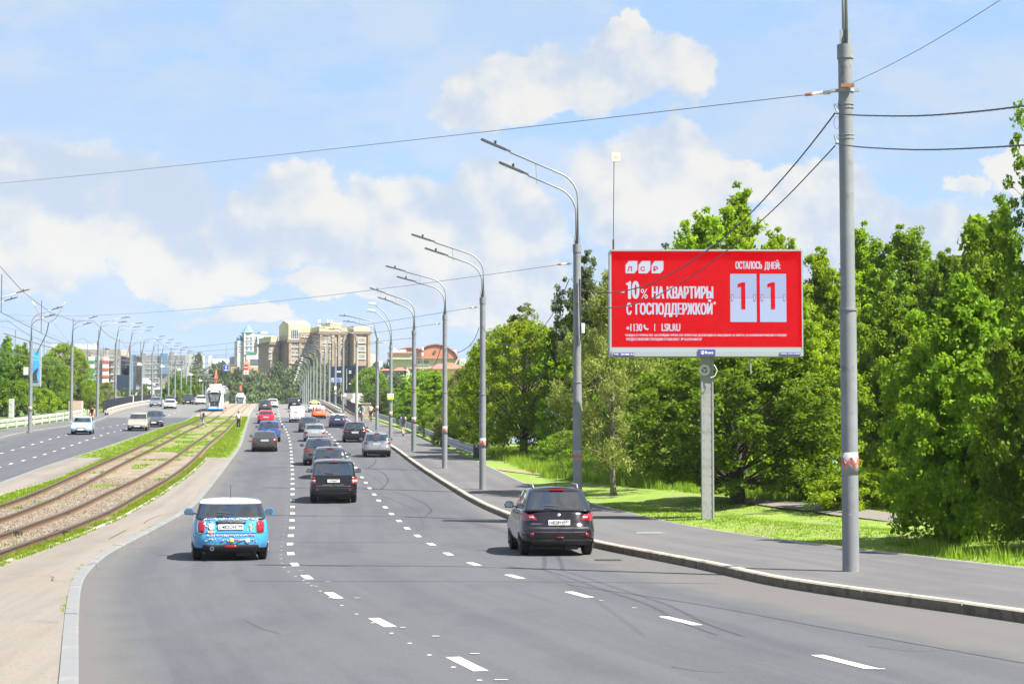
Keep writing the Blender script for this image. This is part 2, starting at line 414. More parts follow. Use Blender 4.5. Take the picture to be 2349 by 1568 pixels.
M_paint = mat('road_paint', (.50, .485, .43), .6, 0, [(40, (.45, .44, .41), .58, .72), (7, (.6, .58, .52), .5, .7)])
M_tar = mat('tar', (.030, .031, .035), .5)
M_kerb = mat('kerb_granite', (.145, .150, .153), .75, 0, [(35, (.15, .15, .145), .5, .7), (1.2, (.20, .18, .15), .5, .7)], (30, .3))
M_kerbtan = mat('kerb_tan', (.36, .32, .255), .8, 0, [(30, (.27, .22, .16), .5, .7), (1.5, (.24, .20, .15), .5, .68)], (30, .4))
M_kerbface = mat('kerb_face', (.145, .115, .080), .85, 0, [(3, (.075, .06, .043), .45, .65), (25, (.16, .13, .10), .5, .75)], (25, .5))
M_conc = mat('concrete', (.28, .27, .245), .85, 0, [(3, (.26, .245, .215), .45, .7), (30, (.42, .41, .38), .5, .8)], (20, .35))
M_slab = mat('slab_tan', (.235, .190, .130), .85, 0, [(1.2, (.18, .15, .105), .45, .65), (20, (.28, .235, .17), .5, .8)])
M_soil = mat('soil', (.21, .165, .115), .95, 0, [(2.0, (.20, .155, .10), .4, .6)], (20, .5))
M_lawn = mat('lawn', (.128, .200, .020), .95, 0, [(1.1, (.170, .235, .028), .38, .62), (25, (.085, .145, .013), .50, .72), (.35, (.165, .175, .065), .52, .66)], (60, .8))
M_under = mat('undergrowth', (.050, .095, .016), .95, 0, [(1.5, (.09, .14, .03), .4, .6)], (20, 1))
M_ballast = mat('ballast', (.170, .128, .088), .95, 0, [(26, (.115, .09, .07), .46, .62), (60, (.25, .20, .145), .55, .7), (.7, (.13, .155, .05), .57, .68), (1.3, (.21, .175, .12), .45, .6)], (38, 1.0))
M_balgrass = mat('ballast_grass', (.125, .155, .036), .95, 0, [(1.0, (.20, .165, .085), .44, .58), (9, (.09, .13, .022), .48, .66)], (38, 1.0))
M_rail = mat('rail_rust', (.105, .062, .034), .8, .1, [(12, (.095, .055, .03), .45, .65)], (30, .3))
M_stain = mat('rust_stain', (.185, .125, .065), .95, 0, [(8, (.20, .16, .11), .5, .65), (2.5, (.22, .20, .10), .52, .66)], (30, .6))
M_railtop = mat('rail_head', (.11, .095, .088), .42, .55)

# ---------------------------------------------------------------- ground far and near
mb = MB()
G = 7000
for a, b, c, d in ((-G, -300, G, -40), (-G, -40, -400, G), (400, -40, G, G), (-400, 1600, 400, G)):
    mb.face([(a, b, -.6), (c, b, -.6), (c, d, -.6), (a, d, -.6)])
tag(mb.build('ground', M_under), kind='structure')
def low(Y, side):            # how far from the road the embankment starts to fall, and how deep
    if side > 0:
        t = min(1, max(0, (Y - 126) / 22)); return 16 + (1.2 - 16) * t
    t = min(1, max(0, (Y - 250) / 30)); return 10 + (1.0 - 10) * t
def terrain(side, name, u0, m, edge_f, vary=True, u1=400):
    us = [u0, u0 + 1, u0 + 2, u0 + 3.5, u0 + 5, u0 + 7, u0 + 9, u0 + 12, u0 + 16, u0 + 20, u0 + 26, u0 + 34, u0 + 45, u0 + 60, u0 + 90, u0 + 160, u1]
    yy = [-40, -10, 4] + [8 + 3 * i for i in range(50)] + [160 + 8 * i for i in range(40)] + [500 + 50 * i for i in range(22)] + [1600]
    V = []; F = []; n = len(us); rr = random.Random(3)
    for y in yy:
        e = edge_f(max(y, 4)); k = low(y, side)
        for u in us:
            t = min(1, max(0, (u - k) / 22)); t = t * t * (3 - 2 * t)
            top = zc(y) + .11; bot = -.5
            z = top + (bot - top) * t
            if u0 < u < k + 3: z += .10 * math.sin(y * .21 + u) * min(1, (u - u0) / 4) + min(.28, .035 * (u - u0))
            V.append((e + side * u, y, z))
    for i in range(len(yy) - 1):
        for j in range(n - 1):
            q = (i*n+j, i*n+j+1, (i+1)*n+j+1, (i+1)*n+j); F.append(q if side > 0 else q[::-1])
    me = bpy.data.meshes.new(name); me.from_pydata(V, [], F); me.materials.append(m)
    me.polygons.foreach_set('use_smooth', [True] * len(me.polygons)); me.update()
    o = bpy.data.objects.new(name, me); COL.objects.link(o); o['kind'] = 'structure'
    return o
terr_r = terrain(1, 'lawn', .06, M_lawn, SR)
terr_l = terrain(-1, 'verge', .06, M_under, SL)
def terr_z(x, y):
    for side, f in ((1, SR), (-1, SL)):
        u = (x - f(y)) * side
        if u > .06:
            k = low(y, side); t = min(1, max(0, (u - k) / 22)); t = t * t * (3 - 2 * t); top = zc(y) + .11; z = top + (-.5 - top) * t
            if u < k + 3: z += .10 * math.sin(y * .21 + u) * min(1, (u - .06) / 4) + min(.28, .035 * (u - .06))
            return z
    return zc(y)
def terr_hit(px, py):
    r = ray(px, py); Y = 15.0
    while Y < 200:
        if CAM_H + r.z * Y / r.y <= terr_z(r.x * Y / r.y, Y): break
        Y += .5
    return Vector((r.x * Y / r.y, Y, terr_z(r.x * Y / r.y, Y)))

# ---------------------------------------------------------------- carriageways, pavements, kerbs
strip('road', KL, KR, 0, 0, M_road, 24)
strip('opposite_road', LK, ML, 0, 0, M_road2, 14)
off = lambda f, d: (lambda Y: f(Y) + d)
strip('pavement', off(KR, .13), SR, .145, .14, M_walk, 6, ya=4, yb=232)
M_walk2 = road_mat('bridge_pavement', (.18, .155, .13), (.22, .19, .16), None, 5, 30)
strip('bridge_pavement', off(KR, .13), SR, .145, .145, M_walk2, 4, ya=232, yb=1000)
strip('opposite_pavement', SL, off(LK, -.1), .14, .14, M_walk, 4)
YM = 117.0
strip('median_pavement', MR, off(KL, -.12), .14, .14, M_path, 4, ya=4, yb=YM)
strip('median_path', off(ML, .12), MLi, .15, .14, M_path, 3, ya=20, yb=YM)
strip('lawn_median', off(ML, .16), off(R_[0], -.55), .13, .10, M_lawn, 4, ya=YM, yb=232)
strip('grass_edge', MLi, off(R_[0], -.4), .13, .08, M_lawn, 2, ya=4, yb=YM)
strip('track_bed', off(R_[0], -.55), off(R_[3], .45), .08, .08, M_ballast, 6, ya=4, yb=128)
strip('track_bed_grassy', off(R_[0], -.55), off(R_[3], .45), .085, .085, M_balgrass, 6, ya=128, yb=232)
strip('grass_strip', off(R_[3], .45), MR, .08, .13, M_lawn, 2, ya=4, yb=YM)
strip('grass_median', off(R_[3], .45), off(KL, -.12), .09, .13, M_lawn, 4, ya=YM, yb=232)
# concrete track slabs on the bridge
slab = empty('track_slab', (0, 0, 0)); slab['kind'] = 'structure'
y = 232.0; k = 0
while y < 372:
    yn = y + 6.0
    for a, b in ((0.0, .24), (.245, .495), (.50, .75), (.755, 1.0)):
        fa = lambda Y, a=a: (ML(Y) + .3) + ((KL(Y) - .3) - (ML(Y) + .3)) * a + .03
        fb = lambda Y, b=b: (ML(Y) + .3) + ((KL(Y) - .3) - (ML(Y) + .3)) * b - .03
        o = strip('slab', fa, fb, .12 + .006 * ((k * 7) % 3), .12 + .006 * ((k * 5) % 3), M_slab, 1, ya=y + .05, yb=yn - .05, kind=None, ys=[y + 2, y + 4], parent=slab)
        k += 1
    y = yn
strip('track_foundation', off(ML, .2), off(KL, -.2), .06, .06, M_conc, 2, ya=232, yb=1500)
def kerb_run(root, f, side, ya, yb, m, L=3.0, wd=.19, h=.155, name='kerb_stone', gap=.012, rnd=True, face=None):
    """stones lie on the side given (+1 right of the edge, -1 left)"""
    y = ya
    while y < yb:
        dx = (f(y + .5) - f(y)) / .5; dy = L / math.sqrt(1 + dx * dx); y2 = min(yb, y + dy)
        ys = [y + gap + (y2 - y - 2 * gap) * t for t in (0, .33, .66, 1)]
        V = []; F = []; j = R.uniform(-.006, .006) if rnd else 0
        for yy in ys:
            s = (f(yy + .2) - f(yy - .2)) / .4; nx, ny = 1 / math.sqrt(1 + s * s), -s / math.sqrt(1 + s * s); z = zc(yy)
            for u, hh in ((0, -.05), (.0, h - .03), (.03, h + j), (wd, h + j), (wd, -.05)):
                V.append((f(yy) + side * nx * u, yy + side * ny * u, z + hh))
        for i in range(3):
            for q in range(4):
                a = i * 5 + q; F.append((a, a + 1, a + 6, a + 5) if side > 0 else (a, a + 5, a + 6, a + 1))
        F.append((0, 1, 2, 3, 4)); F.append((19, 18, 17, 16, 15))
        me = bpy.data.meshes.new(name); me.from_pydata(V, [], F); me.materials.append(m)
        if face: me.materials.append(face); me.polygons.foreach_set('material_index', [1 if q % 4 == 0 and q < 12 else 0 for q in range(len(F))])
        me.update(); o = bpy.data.objects.new(name, me); COL.objects.link(o); o.parent = root
        y = y2
for nm, f, s, ya, yb, m in (('right_kerb', KR, 1, 17, 135, M_kerbtan), ('median_kerb', KL, -1, 12, 135, M_kerb)):
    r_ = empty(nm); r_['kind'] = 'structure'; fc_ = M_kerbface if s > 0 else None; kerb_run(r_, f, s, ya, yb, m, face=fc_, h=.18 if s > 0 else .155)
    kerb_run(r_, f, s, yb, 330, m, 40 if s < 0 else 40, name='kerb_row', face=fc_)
for nm, f, s, ya, yb in (('opposite_kerb_inner', ML, 1, 40, 330), ('opposite_kerb_outer', LK, -1, 100, 330)):
    r_ = empty(nm); r_['kind'] = 'structure'; kerb_run(r_, f, s, ya, yb, M_kerb, 12, name='kerb_row')
for f, s, nm in ((MR, -1, 'edging'), (MLi, 1, 'edging_left')):
    r_ = empty(nm); r_['kind'] = 'structure'; kerb_run(r_, f, s, 20 if s < 0 else 50, YM, M_conc, 6, .07, .17, 'edging_stone')
r_ = empty('pavement_edging'); r_['kind'] = 'structure'; kerb_run(r_, SR, 1, 18, 110, M_conc, 6, .07, .165, 'edging_stone')
# the raised pavement edges show bright beyond the slabs
# weeds in the joints of the median kerb, one scattered mass
def tufts(name, pts, h0, h1, blades, m, rad=.08, wdt=.012, label=None, lean=.5):
    n = len(pts) * blades; P = np.repeat(np.array(pts, dtype=float), blades, 0)
    ang = NP.uniform(0, 2 * np.pi, n); rr = NP.uniform(0, 1, n) ** .5 * rad
    base = P + np.stack([np.cos(ang) * rr, np.sin(ang) * rr, np.zeros(n)], 1)
    h = NP.uniform(h0, h1, n); la = NP.uniform(0, 2 * np.pi, n); l = NP.uniform(0, lean, n) * h
    tip = base + np.stack([np.cos(la) * l, np.sin(la) * l, h], 1)
    a2 = NP.uniform(0, np.pi, n); wv_ = np.stack([np.cos(a2), np.sin(a2), np.zeros(n)], 1) * wdt * NP.uniform(.6, 1.6, n)[:, None]
    mid = base * .5 + tip * .5 + np.array([0, 0, 1]) * (h * .08)[:, None]
    V = np.stack([base - wv_, base + wv_, mid + wv_ * .7, tip, mid - wv_ * .7], 1).reshape(-1, 3)
    F = (np.arange(n) * 5)[:, None] + np.array([[0, 1, 2, 3, 4]])
    o = link_mesh(name, np_mesh(name, V, F, m)); tag(o, label, 'grass', kind='stuff'); return o
pts = []
for i in range(16):
    y = R.uniform(19, 60); pts.append((KL(y) - .23, y, zc(y) + .13))
tufts('kerb_weed', pts, .02, .08, 9, LM['grass'], .06, .007, 'small green weeds in the joints behind the pale median kerb')
def along(f1, f2, ya, yb, n, z, pw=1.0, dens=None):
    o = []
    while len(o) < n:
        y = ya + (yb - ya) * R.random() ** pw; x = f1(y) + (f2(y) - f1(y)) * R.random()
        if dens and not dens(x, y): continue
        o.append((x, y, z(x, y) if callable(z) else zc(y) + z))
    return o
from mathutils import noise as mn
patchy = lambda k, th: (lambda x, y: mn.noise(Vector((x * k, y * k * .5, 3.1))) > th)
tufts('median_grass', along(off(R_[3], .25), MR, 25, YM, 5200, .10, 1.5, patchy(.9, -.25)) + along(MLi, off(R_[0], -.3), 45, YM, 2600, .10, 1.2)
      + along(off(ML, .3), off(R_[0], -.3), YM, 230, 3200, .10) + along(off(R_[3], .3), off(KL, -.35), YM, 230, 3200, .10),
      .03, .12, 7, LM['grass'], .16, .016, 'short green grass growing on the median beside the tram rails')
tufts('track_weeds', along(off(R_[0], 0), off(R_[3], 0), 40, 125, 260, .08, 1, patchy(.55, .26)) + along(off(R_[0], 0), off(R_[3], 0), 125, 230, 1500, .08, 1, patchy(.4, .08)),
      .04, .15, 8, LM['grass'], .2, .018, 'loose grass and weeds sprouting between the tram rails')
# loose stones of the track bed
oct_ = np.array([[1, 0, 0], [-1, 0, 0], [0, 1, 0], [0, -1, 0], [0, 0, 1], [0, 0, -1]], float)
of_ = np.array([[0, 2, 4], [2, 1, 4], [1, 3, 4], [3, 0, 4], [2, 0, 5], [1, 2, 5], [3, 1, 5], [0, 3, 5]])
P = np.array(along(off(R_[0], .1), off(R_[3], .2), 36, 95, 16000, .085, 1.3)); n = len(P)
s_ = NP.uniform(.018, .045, (n, 1, 3)); an = NP.uniform(0, 6.28, n); ca, sa = np.cos(an), np.sin(an)
B = oct_[None] * s_; B = np.stack([B[..., 0] * ca[:, None] - B[..., 1] * sa[:, None], B[..., 0] * sa[:, None] + B[..., 1] * ca[:, None], B[..., 2]], -1)
V = (B + P[:, None]).reshape(-1, 3); F = (np.arange(n)[:, None, None] * 6 + of_[None]).reshape(-1, 3)
M_stone = bpy.data.materials.new('ballast_stone'); M_stone.use_nodes = True; t_ = M_stone.node_tree; q_ = NT(t_)
g_ = nn(t_, 'ShaderNodeNewGeometry'); q_.put(t_.nodes['Principled BSDF'].inputs['Base Color'], q_.mix(g_.outputs['Random Per Island'], (.075, .057, .042), (.24, .195, .15)))
t_.nodes['Principled BSDF'].inputs['Roughness'].default_value = .9
tag(link_mesh('ballast_stones', np_mesh('ballast_stones', V, F, M_stone)), 'loose beige and pinkish crushed stones between the tram rails', 'gravel', kind='stuff')

# ---------------------------------------------------------------- tram tracks
def rail(f, ya, yb, root):
    ys = [ya + i * 1.5 for i in range(int((yb - ya) / 1.5) + 1)]
    V = []; F = []; MI = []
    prof = ((-.10, .0, 0), (-.095, .03, 0), (-.022, .05, 0), (-.022, .14, 0), (-.042, .155, 0), (-.042, .20, 0), (.042, .20, 1), (.042, .155, 0), (.022, .14, 0), (.022, .05, 0), (.095, .03, 0), (.10, 0, 0))
    n = len(prof)
    for y in ys:
        for u, h, _ in prof: V.append((f(y) + u, y, zc(y) + .075 + h))
    for i in range(len(ys) - 1):
        for j in range(n - 1):
            a = i * n + j; F.append((a, a + 1, a + n + 1, a + n)); MI.append(1 if j == 5 else 0)
    me = bpy.data.meshes.new('rail'); me.from_pydata(V, [], F); me.materials.append(M_rail); me.materials.append(M_railtop)
    me.polygons.foreach_set('material_index', MI); me.update()
    o = bpy.data.objects.new('rail', me); COL.objects.link(o); o.parent = root; return o
M_iron = mat('dark_iron', (.05, .045, .042), .7, .3, (20, (.10, .07, .05), .5, .7))
for k, lb in ((0, 'rusty tram track nearer the opposite carriageway'), (2, 'rusty tram track nearer the carriageway with the blue car')):
    tr_ = empty('tram_track'); tag(tr_, lb, 'tram track', 'tram tracks on the median')
    rail(R_[k], 14, 232, tr_); rail(R_[k + 1], 14, 232, tr_)
    if k == 2:
        for f, px, py in ((R_[3], 140, 1415), (R_[2], 8, 1410)):
            pass
        m = MB()
        for f, ya in ((R_[3], gnd(139, 1227, .1).y), (R_[2], gnd(8, 1228, .1).y)):
            m = MB(); x = f(ya); m.box((x, ya, zc(ya) + .15), (.42, .42, .17)); m.box((x - .1, ya, zc(ya) + .24), (.10, .3, .05)); m.box((x + .12, ya, zc(ya) + .23), (.08, .36, .05))
            for i in range(4): m.box((x - .24, ya - .16 + .11 * i, zc(ya) + .14), (.09, .05, .12))
            m.build('rail_clamp', M_iron, tr_)
    for f in (R_[k], R_[k + 1]):
        for q in range(5):
            m = MB(); y = 44 + q * 17 + k * 3; m.box((f(y), y, zc(y) + .16), (.075, .35, .09)); m.build('fishplate', M_iron, tr_)
        strip('rust_stain', off(f, -.20), off(f, .20), .088, .088, M_stain, 1, ya=14, yb=231, kind=None, parent=tr_)
# rails go on flush in the slabs
gro = MB()
for f in R_:
    for i in range(23):
        y0 = 232 + i * 6; y1 = y0 + 6
        gro.face([(f(y0) - .05, y0, zc(y0) + .150), (f(y0) + .05, y0, zc(y0) + .150), (f(y1) + .05, y1, zc(y1) + .150), (f(y1) - .05, y1, zc(y1) + .150)])
o = gro.build('slab_rails', M_railtop); tag(o, kind='structure')

# ---------------------------------------------------------------- painted lines
def resamp(pts, n=400):
    P = [gnd(a, b, 0) for a, b in pts]; return P
def line_root(name):
    r_ = empty(name); r_['kind'] = 'structure'; return r_
def dash(root, p, d, L, Wd, m=M_paint, name='dash', zo=.005):
    d = d.normalized(); n = Vector((d.y, -d.x, 0)).normalized(); b = MB()
    q = []
    for a, c in ((-1, -1), (1, -1), (1, 1), (-1, 1)):
        v = p + d * (a * L / 2) + n * (c * Wd / 2 * (1 + R.uniform(-.06, .06))); q.append(Vector((v.x, v.y, zc(v.y) + zo)))
    mid0 = (q[0] + q[1]) / 2; mid1 = (q[3] + q[2]) / 2
    b.face([q[0], mid0 + Vector((0, 0, .0)), q[1], q[2], mid1, q[3]][:6])
    return b.build(name, m, root)
def dashed(root, pts, frac=.28, wd=.16, lastN=None, step=None):
    P = [gnd(a, b) for a, b in pts]
    for i, p in enumerate(P):
        a = P[max(i - 1, 0)]; b = P[min(i + 1, len(P) - 1)]; d = Vector((b.x - a.x, b.y - a.y, 0)); k = 2 if 0 < i < len(P) - 1 else 1
        L = d.length / k * frac if i else min(1.5, d.length * frac)
        dash(root, p, d, min(L, 2.2), wd)
    # carry the line on up the bridge with the same spacing
    p = P[-1]; d = (P[-1] - P[-3]); st = max(4.0, d.length / 2); v = Vector((d.x, d.y, 0)).normalized()
    return p, v, st
L1 = [(1070, 1522), (876, 1427), (765, 1365), (704, 1323), (676, 1294), (667, 1269), (665, 1247), (667, 1228), (669, 1210), (670, 1193), (671, 1177), (671, 1162), (671, 1147), (671, 1133), (671, 1121), (671, 1109), (671, 1098), (670.8, 1087), (670.5, 1077), (670, 1068), (669.5, 1059), (669, 1051), (668.5, 1043), (668, 1035), (667, 1027), (666, 1019), (664.5, 1011.5), (663, 1004), (661, 997), (658, 990.5), (655, 984), (651, 978), (647, 972), (644, 966), (642, 960), (640.5, 954), (639.5, 948), (638.5, 942), (638, 936)]
L2 = [(1935, 1517), (1560, 1423), (1328, 1363), (1181, 1322), (1087, 1293), (1028, 1270), (989, 1247.5), (958, 1228.5), (934, 1211), (915, 1194), (898, 1178), (884, 1163), (868.5, 1147.5), (858.5, 1133.6), (848, 1119.5), (839, 1106.5), (830, 1094), (823.5, 1082), (816, 1071.8), (809, 1062), (802.5, 1053.5), (796.4, 1046), (791, 1038.6), (785, 1031), (779.5, 1023.5), (774, 1016), (768, 1009), (762, 1002), (756, 995.5), (750, 990), (744, 984), (738, 978), (733, 972)]
ln1 = line_root('lane_line'); dashed(ln1, L1, .27, .17)
ln2 = line_root('right_lane_line'); dashed(ln2, L2, .27, .17)
def Z1(a, b): return (a * .2666, 661 + b * .2666)
O1 = [Z1(*q) for q in [(-60, 1443), (15, 1417), (110, 1390), (198, 1367), (282, 1342), (358, 1320), (430, 1298), (503, 1278), (575, 1259), (640, 1241), (705, 1225), (768, 1212), (830, 1204), (885, 1200), (950, 1190), (1010, 1178), (1070, 1165), (1130, 1150), (1190, 1135)]]
O2 = [Z1(*q) for q in [(-10, 1540), (95, 1508), (200, 1480), (298, 1452), (385, 1427), (470, 1400), (545, 1375), (617, 1350), (684, 1328), (748, 1306), (810, 1286), (870, 1265), (930, 1246), (985, 1232), (1040, 1220), (1090, 1206), (1150, 1190), (1205, 1172), (1260, 1153), (1310, 1135), (1360, 1120), (1410, 1105), (1455, 1088), (1500, 1068), (1545, 1050)]]
lo1 = line_root('opposite_lane_line'); dashed(lo1, O1, .27, .16)
lo2 = line_root('opposite_second_line'); dashed(lo2, O2, .27, .16)
# survey dots and scuffs beside the lane line
dt = [(1100, 1560), (1040, 1530), (985, 1502), (940, 1475), (898, 1452), (855, 1428), (818, 1408), (784, 1388), (757, 1370), (735, 1355), (714, 1343), (696, 1331), (678, 1321), (662, 1311), (652, 1301), (647, 1291), (645, 1281), (644, 1272), (645, 1262), (646, 1252), (648, 1243), (649, 1234), (651, 1225), (653, 1216), (654.5, 1207), (656, 1198), (657, 1190)]
for k in range(24): dt.append((657.5 + k * .12, 1182 - k * 6))
b = MB()
for px, py in dt:
    p = gnd(px, py); s = .032
    b.face([(p.x + s * math.cos(q) , p.y + 1.6 * s * math.sin(q), zc(p.y) + .006) for q in [i * math.pi / 4 for i in range(8)]])
tag(b.build('marking_dots', M_paint), kind='structure')
b = MB()
for px, py, l in [(925, 1440, .12), (820, 1372, .14), (1000, 1460, .14), (1090, 1500, .16), (1150, 1560, .2), (2020, 1535, .15), (1455, 1395, .12), (1380, 1378, .1), (752, 1335, .14), (725, 1345, .1), (668, 1240, .08), (690, 1309, .12), (706, 1338, .12)]:
    p = gnd(px, py); l *= .7; b.face([(p.x - l / 2, p.y - .03, .006), (p.x + l / 2, p.y - .015, .006), (p.x + l / 2, p.y + .02, .006), (p.x - l / 2, p.y + .03, .006)])
tag(b.build('paint_scuffs', M_paint), kind='structure')
def ribbon(name, pts, wd, m, zo=.004, kind='structure', parent=None, sub=6):
    P = [gnd(a, b) for a, b in pts]; Q = []
    for i in range(len(P) - 1):
        p0, p1, p2, p3 = P[max(i-1, 0)], P[i], P[i+1], P[min(i+2, len(P)-1)]
        for k in range(sub):
            t = k / sub; Q.append(.5 * ((2*p1) + (p2-p0)*t + (2*p0-5*p1+4*p2-p3)*t*t + (3*p1-p0-3*p2+p3)*t**3))
    Q.append(P[-1]); V = []; F = []
    for i, q in enumerate(Q):
        d = (Q[min(i+1, len(Q)-1)] - Q[max(i-1, 0)]); d.z = 0; d.normalize(); n = Vector((d.y, -d.x, 0)) * wd / 2
        for s in (-1, 1): V.append((q.x + s * n.x, q.y + s * n.y, zc(q.y + s * n.y) + zo))
    for i in range(len(Q) - 1): F.append((2*i, 2*i+1, 2*i+3, 2*i+2))
    me = bpy.data.meshes.new(name); me.from_pydata(V, [], F); me.materials.append(m); me.update()
    o = bpy.data.objects.new(name, me); COL.objects.link(o); tag(o, kind=kind)
    if parent: o.parent = parent
    return o
M_skid = mat('skid_rubber', (.046, .047, .053), .7)
for q in ([(837, 1085), (860, 1096), (876, 1110), (875, 1122), (866, 1133)], [(881, 1138), (947, 1166), (967, 1190), (969, 1204), (955, 1218)],
          [(1300, 1340), (1600, 1385), (1900, 1440), (2349, 1520)], [(770, 1075), (800, 1100), (835, 1130)]):
    ribbon('skid_mark', q, .055, M_skid)
M_shadow_grate = mat('shadow_line', (.044, .045, .051), .6)  # cast shadows of wires and poles painted as dark ribbons; grate frame shares it
for q in ([(565, 1332), (900, 1333), (1300, 1334), (1650, 1338)], [(660, 1243), (760, 1243), (1000, 1242)], [(1000, 1208), (1160, 1210)], [(820, 1131), (1015, 1132)], [(650, 1146), (735, 1146)]):
    ribbon('shadow_line', q, .06, M_shadow_grate, .003)
M_crack = mat('crack', (.07, .062, .055), .9)
for q in ([(0, 1334), (60, 1337), (118, 1340), (122, 1350), (160, 1352)], [(200, 1312), (228, 1306), (262, 1300)], [(330, 1210), (345, 1200), (372, 1190)], [(60, 1450), (90, 1449), (135, 1452)], [(250, 1248), (290, 1226)]):
    ribbon('pavement_crack', q, .022, M_crack, .162)
for q in ([(1540, 1528), (1600, 1538), (1660, 1541)], [(1990, 1480), (2090, 1492), (2200, 1490)], [(560, 1420), (600, 1440), (640, 1452)]):
    ribbon('road_crack', q, .018, M_crack, .004)
dg = empty('drain_grate', (0, 0, 0)); tag(dg, kind='structure'); p = gnd(1395, 1284)
for i in range(7):
    b = MB(); b.box((p.x - .24 + i * .08, p.y, .008), (.03, .42, .012)); b.build('bar', M_iron, dg)
b = MB(); b.box((p.x, p.y, .003), (.62, .5, .004)); b.build('frame', M_shadow_grate, dg)
# white arrow scraps on the pavement
for px, py, l, wv_ in ((1492, 1222, .9, .34), (1041, 1031, 1.0, .3), (893.5, 995.5, 1.1, .4)):
    p = gnd(px, py, .15); b = MB(); z = p.z + .012
    b.face([(p.x - l/2, p.y - wv_/2, z), (p.x + l*.3, p.y - wv_*.4, z), (p.x + l/2, p.y, z), (p.x + l*.3, p.y + wv_*.5, z), (p.x - l*.4, p.y + wv_*.3, z)])
    tag(b.build('pavement_marking', M_paint), kind='structure')

# ---------------------------------------------------------------- dirt path and crossing path in the lawn
def patch(name, pts, m, zo=.03):
    P = [terr_hit(a, b) for a, b in pts]; V = []; F = []
    n = len(P) // 2; S = 8
    for i in range(n):
        a, c = P[i], P[len(P) - 1 - i]
        for k in range(S + 1):
            q = a.lerp(c, k / S); V.append((q.x, q.y, terr_z(q.x, q.y) + zo))
    # subdivide along too
    F = [(i*(S+1)+k, i*(S+1)+k+1, (i+1)*(S+1)+k+1, (i+1)*(S+1)+k) for i in range(n - 1) for k in range(S)]
    me = bpy.data.meshes.new(name); me.from_pydata(V, [], F); me.materials.append(m); me.update()
    o = bpy.data.objects.new(name, me); COL.objects.link(o); o['kind'] = 'structure'; return o
patch('dirt_path', [(1140, 1074), (1180, 1078), (1220, 1082), (1262, 1087), (1300, 1093), (1340, 1101), (1340, 1105), (1300, 1099), (1262, 1094), (1220, 1089), (1180, 1084), (1140, 1080)], M_soil)
patch('lawn_path', [(1680, 1146), (1740, 1146), (1800, 1150), (1860, 1156), (1920, 1163), (2000, 1174), (2060, 1184), (2060, 1204), (2000, 1196), (1920, 1185), (1860, 1177), (1800, 1169), (1740, 1160), (1680, 1152)], M_path, .05)

# ---------------------------------------------------------------- trees
def leaf_cloud(centers, radii, per, size, rr, flat=.32, asp=.55, outward=None):
    C = np.asarray(centers); K = len(C); n = K * per
    P = np.repeat(C, per, 0); rad = np.repeat(np.asarray(radii), per)[:, None]
    d = rr.normal(size=(n, 3)); d /= np.linalg.norm(d, axis=1)[:, None] + 1e-9
    q = rr.uniform(0, 1, (n, 1)) ** .5
    P = P + d * q * rad * np.array([1, 1, .75])
    nrm = rr.normal(size=(n, 3)) * .75 + d * .55 + np.array([0, 0, flat]); nrm /= np.linalg.norm(nrm, axis=1)[:, None]
    a = np.cross(nrm, rr.normal(size=(n, 3))); a /= np.linalg.norm(a, axis=1)[:, None] + 1e-9
    b = np.cross(nrm, a); s = size * rr.uniform(.6, 1.35, (n, 1))
    a = a * s; b = b * s * asp
    V = np.stack([P - a, P + b + nrm * s * .12, P + a, P - b + nrm * s * .12], 1).reshape(-1, 3)
    F = (np.arange(n) * 4)[:, None] + np.array([[0, 1, 2, 3]])
    return V, F
def envelope(kind, t, rr_):
    """relative crown radius at relative height t (0 bottom, 1 top)"""
    if kind == 'round': return math.sqrt(max(0, 1 - (2 * (t * .93 + .07) - 1) ** 2)) * .98 + .06
    if kind == 'egg': return (math.sin(math.pi * min(1, t * .9 + .12)) ** .7) * (1.12 - .55 * t)
    if kind == 'column': return min(1, (2.6 * max(0, 1 - t)) ** .75) * (.75 + .3 * math.sin(math.pi * min(1, t + .1)))
    if kind == 'bush': return math.sqrt(max(0, 1 - (t * .97) ** 2.2))
    if kind == 'loose': return (math.sin(math.pi * min(1, t * .85 + .16)) ** .6) * (1.1 - .35 * t)
PROTO = {}
